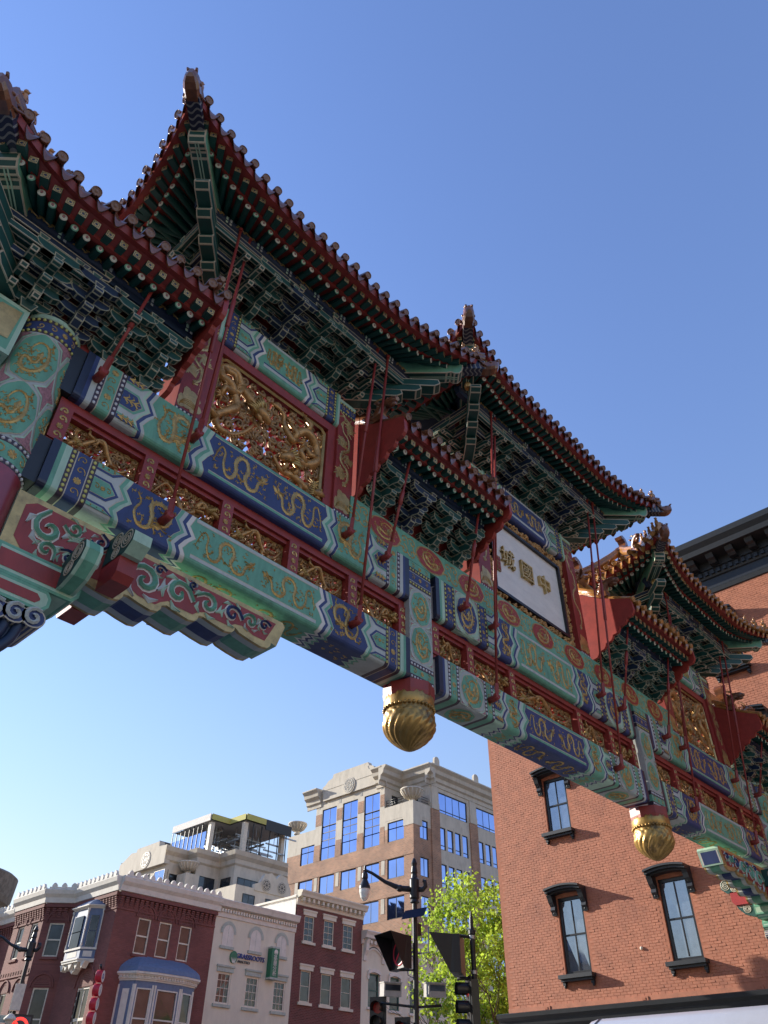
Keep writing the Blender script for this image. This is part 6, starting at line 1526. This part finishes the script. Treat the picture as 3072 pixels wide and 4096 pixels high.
for k in range(2):
    window(O2, gY(84.79), 62.6+k*4.2, 66.0+k*4.2, 24.4, 27.0, .0, 'frame_black', 'glass_dark', 3, ()); window(O2, gY(84.79), 62.6+k*4.2, 66.0+k*4.2, 20.0, 22.6, .0, 'frame_black', 'glass_dark', 3, ())
window(O2, gX(61.99), 85.4, 87.4, 24.4, 27.0, .0, 'frame_black', 'glass_dark', 2, ()); window(O2, gY(87.99), 59.0, 61.4, 24.4, 27.0, .0, 'frame_black', 'glass_dark', 2, ()); window(O2, gY(89.99), 55.9, 57.9, 24.4, 27.0, .0, 'frame_black', 'glass_dark', 2, ())
mb = MB(); mb.box(57.5, 66.5, 78, 84.7, 0, 24.2, 'stone_pale'); mb.prism([(60.2, 24.0), (60.2, 24.7), (61.0, 25.0), (61.6, 26.0), (62.6, 26.3), (63.4, 25.8), (64.0, 26.4), (65.0, 26.2), (65.8, 24.8), (65.8, 24.0)], gY(77.9), .0, .5, 'stone_pale'); put('front_wing', mb, O2)
rosette(O2, gY(77.9), 61.9, 24.8, .62, .0); rosette(O2, gY(77.9), 64.3, 24.9, .62, .0)
window(O2, gY(77.98), 62.0, 64.4, 21.2, 23.4, .0, 'frame_black', 'glass_dark', 2, ()); window(O2, gY(77.98), 58.6, 60.4, 21.2, 23.4, .0, 'frame_black', 'glass_dark', 2, ())
bowl(O2, 57.7, 88.6, 26.9, .9); mb = MB(); mb.box(56.8, 58.8, 87.6, 89.6, 18, 26.9, 'stone_pale'); put('bowl_pier', mb, O2)
g3 = gX(55.2); mb = MB()
mb.prism([(89.8, 28.0), (89.8, 30.2), (91.6, 30.3), (91.7, 30.95), (96.8, 30.9), (97.0, 30.5), (98.2, 30.6), (99.6, 29.9), (100.6, 29.5), (100.6, 28.0)], g3, -.5, .3, 'stone_pale', 'stone_pale'); put('curved_gable', mb, O2)
rosette(O2, g3, 94.3, 29.1, .95, -.5)
for a in (89.9, 93.6, 97.2): window(O2, gX(55.15), a, a+2.4, 22.5, 27.4, .0, 'frame_black', 'glass_office', 2, (.5,))
# ---- corner building beyond the left edge, which the hooded windows mirror
NB = thing('stone_building', (-16, 50, 0), 'grey stone corner building mirrored in the hooded windows of the rust red building', 'building')
gn = gY(42.0); ops = [(-29+k*3.0, -27.4+k*3.0, z, z+2.2) for k in range(9) for z in (2.0, 6.0, 10.0)]
mb = MB(); wall(mb, gn, -30, -3, 0, 14.0, ops, .2, 'stone_dark'); shell(mb, -30, -3, 42, 60, 14.0, 'stone_dark'); put('wall', mb, NB)
mb = MB(); mb.grid([[(-30.4, 41.6, 14.0), (-2.6, 41.6, 14.0), (-2.6, 60.4, 14.0), (-30.4, 60.4, 14.0)], [(-26, 47, 17.2), (-7, 47, 17.2), (-7, 55, 17.2), (-26, 55, 17.2)]], 'charcoal', False, True); put('roof', mb, NB)
for a, b, c, d in ops: window(NB, gn, a, b, c, d, .12, 'window_white', 'glass_dark', 2, (.5,), .08, .04)
# ---- round stone tower far down the street
TW = thing('stone_tower', (60, 146, 0), 'weathered round stone tower top with arched openings far behind the brown building', 'tower')
mb = MB(); cx, cy, r = 51.4, 149.4, 9.0
mb.lathe([(r, 0), (r, 30.9), (r+.5, 31.4), (r+.7, 32.4), (r+.9, 35.6), (r+.3, 36.0), (0, 36.0)], 'stone_dark', (cx, cy, 0), 40); put('tower_wall', mb, TW)
for k in range(24):
    a = 2*pi*k/24; m2 = frame((cx+(r+.05)*cos(a), cy+(r+.05)*sin(a), 28.6), (-cos(a), -sin(a), 0)); mb = MB(); mb.prism([(-.75, -2.2), (.75, -2.2), (.75, .8)]+[(.75*cos(t), .8+.75*sin(t)) for t in [pi*i/8 for i in range(1, 8)]]+[(-.75, .8)], lambda u, v, d: (u, d, v), -.15, .1, 'charcoal'); put('arched_opening', mb, TW, m2)
# ------------------------------------------------------------------ street furniture
def lamp_post(x, y, label, solar):
    t = thing('street_lamp', (x, y, .13), label, 'street lamp', 'black street lamps on the corners'); mb = MB()
    mb.lathe([(.26, .13), (.26, .5), (.2, .6), (.16, 1.0), (.11, 1.2), (.09, 1.4), (.085, 7.7)], 'iron', (x, y, 0), 12); put('pole', mb, t); mb = MB()
    mb.lathe([(.09, 7.68), (.16, 7.72), (.13, 7.80), (.17, 7.86), (.17, 8.42), (.12, 8.48), (.10, 8.60), (.12, 8.66), (.09, 8.85), (.11, 8.95), (.05, 9.1), (0, 9.14)], 'iron', (x, y, 0), 12); put('finial', mb, t)
    d = V((-.68, .73, 0)); mb = MB()
    P = [V((x, y, 8.12)), V((x, y, 8.15))+d*.5, V((x, y, 8.35))+d*1.0, V((x, y, 8.62))+d*1.45, V((x, y, 8.72))+d*1.7]
    mb.tube(P, [.10, .09, .06, .05, .045], 'iron', 10); mb.lathe([(.06, -.1), (.12, -.05), (.12, .05), (.06, .1)], 'iron', tuple(P[1]), 10)
    Q = [V((x, y, 8.12))-d*.1, V((x, y, 8.12))-d*.28, V((x, y, 8.22))-d*.38, V((x, y, 8.38))-d*.36, V((x, y, 8.40))-d*.28]; mb.tube(Q, [.09, .08, .075, .07, .05], 'iron', 10); put('arm', mb, t)
    c = P[-1]; mb = MB(); mb.lathe([(.0, .16), (.04, .14), (.05, .0), (.035, -.05), (.10, -.12), (.11, -.25), (.09, -.30), (.19, -.52), (.20, -.60)], 'iron', tuple(c), 14); put('lamp_shade', mb, t); mb = MB()
    mb.lathe([(.185, -.60), (.18, -.72), (.13, -.88), (.05, -.97), (.0, -.98)], 'lens_glass', tuple(c), 14); put('lamp_globe', mb, t)
    if solar:
        mb = MB(); o = V((x, y, 7.15)); e = V((.73, .68, 0)); u = V((-.68, .73, 0)); nrm = V((0, 0, 1))
        for k in range(1): 
            a = o+u*.46+V((0, 0, -.02))-e*.35; b = o-u*.28+V((0, 0, .10))-e*.35; c_ = b-u*.13+e*.18+V((0, 0, .30)); d_ = a-u*.13+e*.18+V((0, 0, .30))
            mb.poly([a, b, c_, d_], 'solar'); mb.poly([p+e*.03 for p in (a, b, c_, d_)], 'steel')
        put('solar_panel', mb, t); mb = MB(); mb.box(x+.02, x+.25, y-.05, y+.18, 6.75, 7.1, 'iron'); put('battery_box', mb, t)
        mb = MB(); mb.tube([(x, y, 6.2), (x+.3, y-.3, 6.25), (x+.32, y-.32, 7.0)], .025, 'steel', 6); mb.tube([(x-.1, y, 6.3), (x-.25, y+.2, 6.0), (x-.2, y+.15, 5.6), (x, y, 5.5)], .012, 'iron', 5); put('cable_bracket', mb, t)
    return t
def visor_sign(t, c, n, s=1., lit=False):
    """deep-hooded LED no-turn sign"""
    m = frame(c, n); w, h, d = .42*s, .44*s, .16*s; mb = MB()
    mb.box(-w, w, -.18*s, .0, -h, h, 'frame_black'); put('sign_case', mb, t, m); mb = MB()
    O = [(-w, 0, -h), (w, 0, -h), (w, 0, h), (-w, 0, h)]; E = [(-w*.98, .10*s, -h*.98), (w*.98, .10*s, -h*.98), (w*1.15, .62*s, h*1.12), (-w*1.15, .62*s, h*1.12)]
    for i in range(4): mb.poly([O[i], O[(i+1) % 4], E[(i+1) % 4], E[i]], 'frame_black')
    put('sign_hood', mb, t, m); mb = MB(); f = lambda u, v, h_: (u, .01+h_, v)
    mm = 'led_red' if lit else 'sign_red'
    ribbon(mb, ellipse(0, 0, .31*s, .31*s, 29)+[(.31*s, 0)], .032*s, f, mm, .01); ribbon(mb, [(-.2*s, .22*s), (.2*s, -.22*s)], .03*s, f, mm, .012)
    put('prohibition_ring', mb, t, m)
def signal(name, c, n, label, s=1., lit=None):
    t = thing('traffic_signal', (c[0], c[1], c[2]-.6*s), label, 'traffic light', 'traffic signals at the crossing'); m = frame(c, n); mb = MB()
    mb.box(-.18*s, .18*s, -.22*s, .0, -.56*s, .56*s, 'frame_black'); put('signal_case', mb, t, m); mb = MB()
    mb.box(-.26*s, .26*s, -.03*s, -.02*s, -.64*s, .64*s, 'frame_black'); put('backplate', mb, t, m)
    for k in range(3):
        z = (.36-.36*k)*s; mb = MB(); rows_ = []
        for y, a0 in ((.0, 0), (.28*s, .35)): rows_.append([(.155*s*cos(a), y if True else 0, z+.155*s*sin(a)) for a in [-.6+(pi+1.2)*i/14 for i in range(15)]])
        mb.grid(rows_, 'frame_black', True); put('hood', mb, t, m); mb = MB()
        mb.poly([(.145*s*cos(2*pi*i/18), .012, z+.145*s*sin(2*pi*i/18)) for i in range(18)], 'led_red' if lit == k else 'red_light' if k == 0 else 'charcoal'); put('lens', mb, t, m)
    return t
l1 = lamp_post(21.05, 18.46, 'black street lamp carrying a solar panel beside the rust red building', True)
s1 = thing('turn_sign', (20.75, 18.6, 5.9), 'open black hooded turn sign with unlit red ring on the solar panel lamp', 'sign', 'hooded turn signs'); visor_sign(s1, (20.62, 18.78, 6.20), (-.93, .25, .0), 1.05)
mb = MB(); mb.tube([(21.05, 18.46, 5.75), (20.6, 18.75, 5.72)], .03, 'iron', 6); put('sign_bracket', mb, s1)
f1 = thing('flood_camera', (20.9, 18.5, 4.9), 'pair of pale boxy enforcement cameras on the solar panel lamp', 'camera')
for k, (dx, dy) in enumerate(((-.55, .58), (.42, -.42))):
    m = frame((21.05+dx, 18.46+dy, 5.2), (-.55, -.83, -.1)); mb = MB(); mb.box(-.28, .28, -.3, .3, -.18, .18, 'concrete'); mb.box(-.3, .3, -.34, .34, .18, .21, 'concrete'); put('camera_case', mb, f1, m); mb = MB(); mb.box(-.24, .24, .302, .31, -.02, .14, 'glass_dark'); put('camera_window', mb, f1, m)
mb = MB(); mb.tube([(20.3, 19.25, 4.85), (21.05, 18.46, 4.75), (21.6, 17.9, 4.8)], .04, 'iron', 6); put('camera_bar', mb, f1)
signal('a', (20.72, 18.75, 3.85), (-.93, -.36, 0), 'three lens traffic signal with red lens clamped to the solar panel lamp', 1.0)
tb = signal('b', (20.25, 19.35, 4.35), (-.9, -.43, 0), 'three lens traffic signal standing just clear of the solar panel lamp', 1.05)
mb = MB(); mb.tube([(20.45, 19.3, .1), (20.45, 19.3, 5.0)], .05, 'iron', 8); put('signal_pole', mb, tb)
# nearer pole with the big hooded sign and a backplated signal
px, py = 19.05, 14.59
t = thing('signal_pole', (px, py, .13), 'black signal pole with pointed finial in front of the rust red building', 'pole'); mb = MB()
mb.lathe([(.2, .13), (.2, .5), (.12, .8), (.075, 1.0), (.07, 6.0), (.10, 6.03), (.10, 6.12), (.06, 6.16), (.05, 6.4), (.02, 6.6), (0, 6.62)], 'iron', (px, py, 0), 12); put('pole', mb, t); mb = MB()
for z in (5.95, 5.1, 4.6, 3.4): mb.lathe([(.07, z-.05), (.085, z-.04), (.085, z+.04), (.07, z+.05)], 'steel', (px, py, 0), 12)
put('clamp_band', mb, t)
s2 = thing('turn_sign', (18.7, 15, 5), 'big black hooded turn sign seen from behind on the finial topped pole', 'sign', 'hooded turn signs'); visor_sign(s2, (18.74, 14.95, 5.50), (-.50, .86, 0), 1.05)
mb = MB(); mb.tube([(px, py, 5.95), (18.7, 14.95, 6.0)], .04, 'iron', 8); mb.tube([(px, py, 4.98), (18.75, 14.95, 4.95)], .04, 'iron', 8); put('sign_bracket', mb, s2)
signal('c', (18.93, 14.75, 4.28), (-.80, .60, 0), 'side on traffic signal with backplate on the finial topped pole', 1.15)
# far corner lamp with camera, street names and the lit sign
l2 = lamp_post(17.78, 39.2, 'black street lamp with white camera box beside the brown corner building', False)
m = frame((17.68, 39.0, 6.3), (-.4, -.92, 0)); mb = MB(); mb.box(-.22, .22, -.15, .15, -.55, .45, 'window_white'); put('camera_box', mb, l2, m); mb = MB(); mb.lathe([(.0, .2), (.12, .15), (.26, .0), (.26, -.05), (.18, -.10), (.12, -.22), (0, -.26)], 'window_white', (17.55, 38.9, 5.45), 14); put('dome_camera', mb, l2)
s3 = thing('turn_sign', (17.9, 39, 4.6), 'lit no turn sign with glowing red ring on the camera lamp', 'sign', 'hooded turn signs'); mc = frame((18.05, 38.95, 5.15), (-.35, -.93, 0)); mb = MB(); mb.box(-.5, .5, -.15, .0, -.5, .5, 'frame_black'); put('sign_case', mb, s3, mc); mb = MB(); mb.box(-.42, .42, .002, .006, -.42, .42, 'interior'); put('sign_face', mb, s3, mc)
mb = MB(); f = lambda u, v, h_: (u, .012+h_, v); ribbon(mb, ellipse(0, 0, .34, .34, 29)+[(.34, 0)], .055, f, 'led_red', .01); ribbon(mb, [(.22, .24), (-.22, -.24)], .05, f, 'led_red', .012); put('prohibition_ring', mb, s3, mc)
s4 = thing('street_sign', (17.3, 39.3, 4.6), 'green street name plates on the camera lamp', 'sign')
for k, z in enumerate((5.45, 5.05)): 
    m = frame((17.25, 39.4, z), (-.55, -.83, 0)); mb = MB(); mb.box(-.42, .42, -.02, .0, -.14, .14, 'sign_green' if k else 'sage', 'white_paint', .015); put('name_plate', mb, s4, m)
    if k: put('letters', text_mesh('H', .20, 'white_paint', .002), s4, m @ T(-.05, .004, 0) @ Matrix.Rotation(pi/2, 4, 'X') @ Matrix.Rotation(pi, 4, 'Y'))

# ------------------------------------------------------------------ street tree
def tree(x, y, zb, zt, rad, seed, nclump, label):
    t = thing('street_tree', (x, y, .1), label, 'tree', 'street trees beyond the rust red building'); R = random.Random(seed); mb = MB()
    tips = []
    def limb(p, d, L, r, k):
        P = [p]; q = p
        for i in range(4): d = (d+V((R.uniform(-.18, .18), R.uniform(-.18, .18), R.uniform(-.02, .16)))).normalized(); q = q+d*L/4; P.append(q)
        mb.tube(P, [r, r*.85, r*.7, r*.6, r*.5], 'bark', 7 if k < 2 else 5, True)
        if k >= 2: tips.extend(P[2:])
        if k < 4:
            for i in range(3 if k else 5):
                a = R.uniform(0, 2*pi); nd = (d*.75+V((cos(a), sin(a), R.uniform(.05, .6)))*.75).normalized(); limb(P[R.choice((2, 3, 4))], nd, L*R.uniform(.6, .8), r*.52, k+1)
    limb(V((x, y, 0)), V((0, 0, 1)), zb, .17, 0); put('trunk', mb, t)
    mb = MB(); li = mb.mi('leaf'); H = zt-zb; cz = zb+H*.45
    cl = []
    while len(cl) < nclump:
        a, b, c = R.uniform(-1, 1), R.uniform(-1, 1), R.uniform(-1, 1); q = a*a+b*b+c*c
        if q > 1 or q < .12: continue
        k = 1+.22*sin(3*atan2(b, a)+c*4)+.12*sin(7*atan2(b, a)-c*6)
        cl.append(V((x+a*rad*k, y+b*rad*k, cz+c*H*.55*k)))
    for c in cl:
        s = R.uniform(.22, .45); n = int(R.uniform(16, 40))
        for i in range(n):
            p = c+V((R.gauss(0, s*.6), R.gauss(0, s*.6), R.gauss(0, s*.45)))
            ax = V((R.uniform(-1, 1), R.uniform(-1, 1), R.uniform(-1.6, .2))).normalized(); L = R.uniform(.12, .21); w = L*.36
            sd = ax.cross(V((R.uniform(-1, 1), R.uniform(-1, 1), R.uniform(-1, 1)))).normalized()
            n0 = len(mb.v); mb.v += [tuple(p), tuple(p+ax*L*.5+sd*w), tuple(p+ax*L), tuple(p+ax*L*.5-sd*w)]; mb.f.append((n0, n0+1, n0+2, n0+3)); mb.m.append(li); mb.sm.append(False)
    put('crown', mb, t)
tree(31.0, 23.2, 4.2, 11.2, 2.75, 4, 560, 'bright spring green street tree between the rust red building and the office block')
tree(37.5, 24.0, 3.8, 9.0, 2.6, 9, 330, 'smaller spring green tree further along, behind the bright one')

# ------------------------------------------------------------------ bus passing under the arch
BU = thing('bus', (13.4, 2.5, 0), 'pale lavender grey bus, only its rounded roof edge in view, under the archway', 'bus')
def bsec(k=1.): return [(-1.28*k, .35), (-1.28*k, 2.55), (-1.24*k, 2.78), (-1.12*k, 2.94), (-.95*k, 3.02), (0, 3.06), (.95*k, 3.02), (1.12*k, 2.94), (1.24*k, 2.78), (1.28*k, 2.55), (1.28*k, .35)]
mb = MB(); ys = [(-4.6, .96), (-4.5, 1.), (7.05, 1.), (7.16, .985), (7.2, .95)]; bxm = 13.16
mb.grid([[(bxm+a, y, z if k == 1 or z < 1 else z-.02) for a, z in bsec(k)] for y, k in ys], 'bus_paint', True)
for y in (-4.6, 7.2): mb.poly([(bxm+a*.95, y, z-.02) for a, z in bsec()], 'bus_paint')
mb.poly([(bxm-1.28, -4.5, .35), (bxm+1.28, -4.5, .35), (bxm+1.28, 7.1, .35), (bxm-1.28, 7.1, .35)], 'iron'); put('body', mb, BU)
mb = MB(); mb.grid([[(bxm+a*1.005, y, z+.006) for a, z in bsec()] for y in (7.0, 7.03)], 'iron', True); put('roof_joint', mb, BU)
for k in range(7):
    for s in (-1, 1): mb = MB(); mb.box(bxm+s*1.285-.012, bxm+s*1.285+.012, -4.2+k*1.5, -2.85+k*1.5, 1.35, 2.4, 'glass_dark'); put('side_window', mb, BU)
mb = MB(); mb.box(bxm-1.1, bxm+1.1, 7.19, 7.225, 1.2, 2.6, 'glass_dark'); put('windscreen', mb, BU)
for y in (-2.9, 4.9):
    for s in (-1, 1): 
        mb = MB(); n = 24; mb.grid([[(bxm+s*dx, y+r*cos(2*pi*j/n), .48+r*sin(2*pi*j/n)) for j in range(n)] for dx, r in ((.95, .1), (.95, .48), (1.25, .48), (1.29, .42), (1.29, .26))], 'frame_black', True, True); mb.grid([[(bxm+s*dx, y+r*cos(2*pi*j/n), .48+r*sin(2*pi*j/n)) for j in range(n)] for dx, r in ((1.29, .26), (1.26, .2), (1.28, .02))], 'steel', True, True); put('wheel', mb, BU)
for s in (-1, 1): mb = MB(); mb.ball((bxm+s*.95, 7.2, .85), .14, 'lens_glass', 10, 8, (1, .3, 1)); put('headlight', mb, BU)
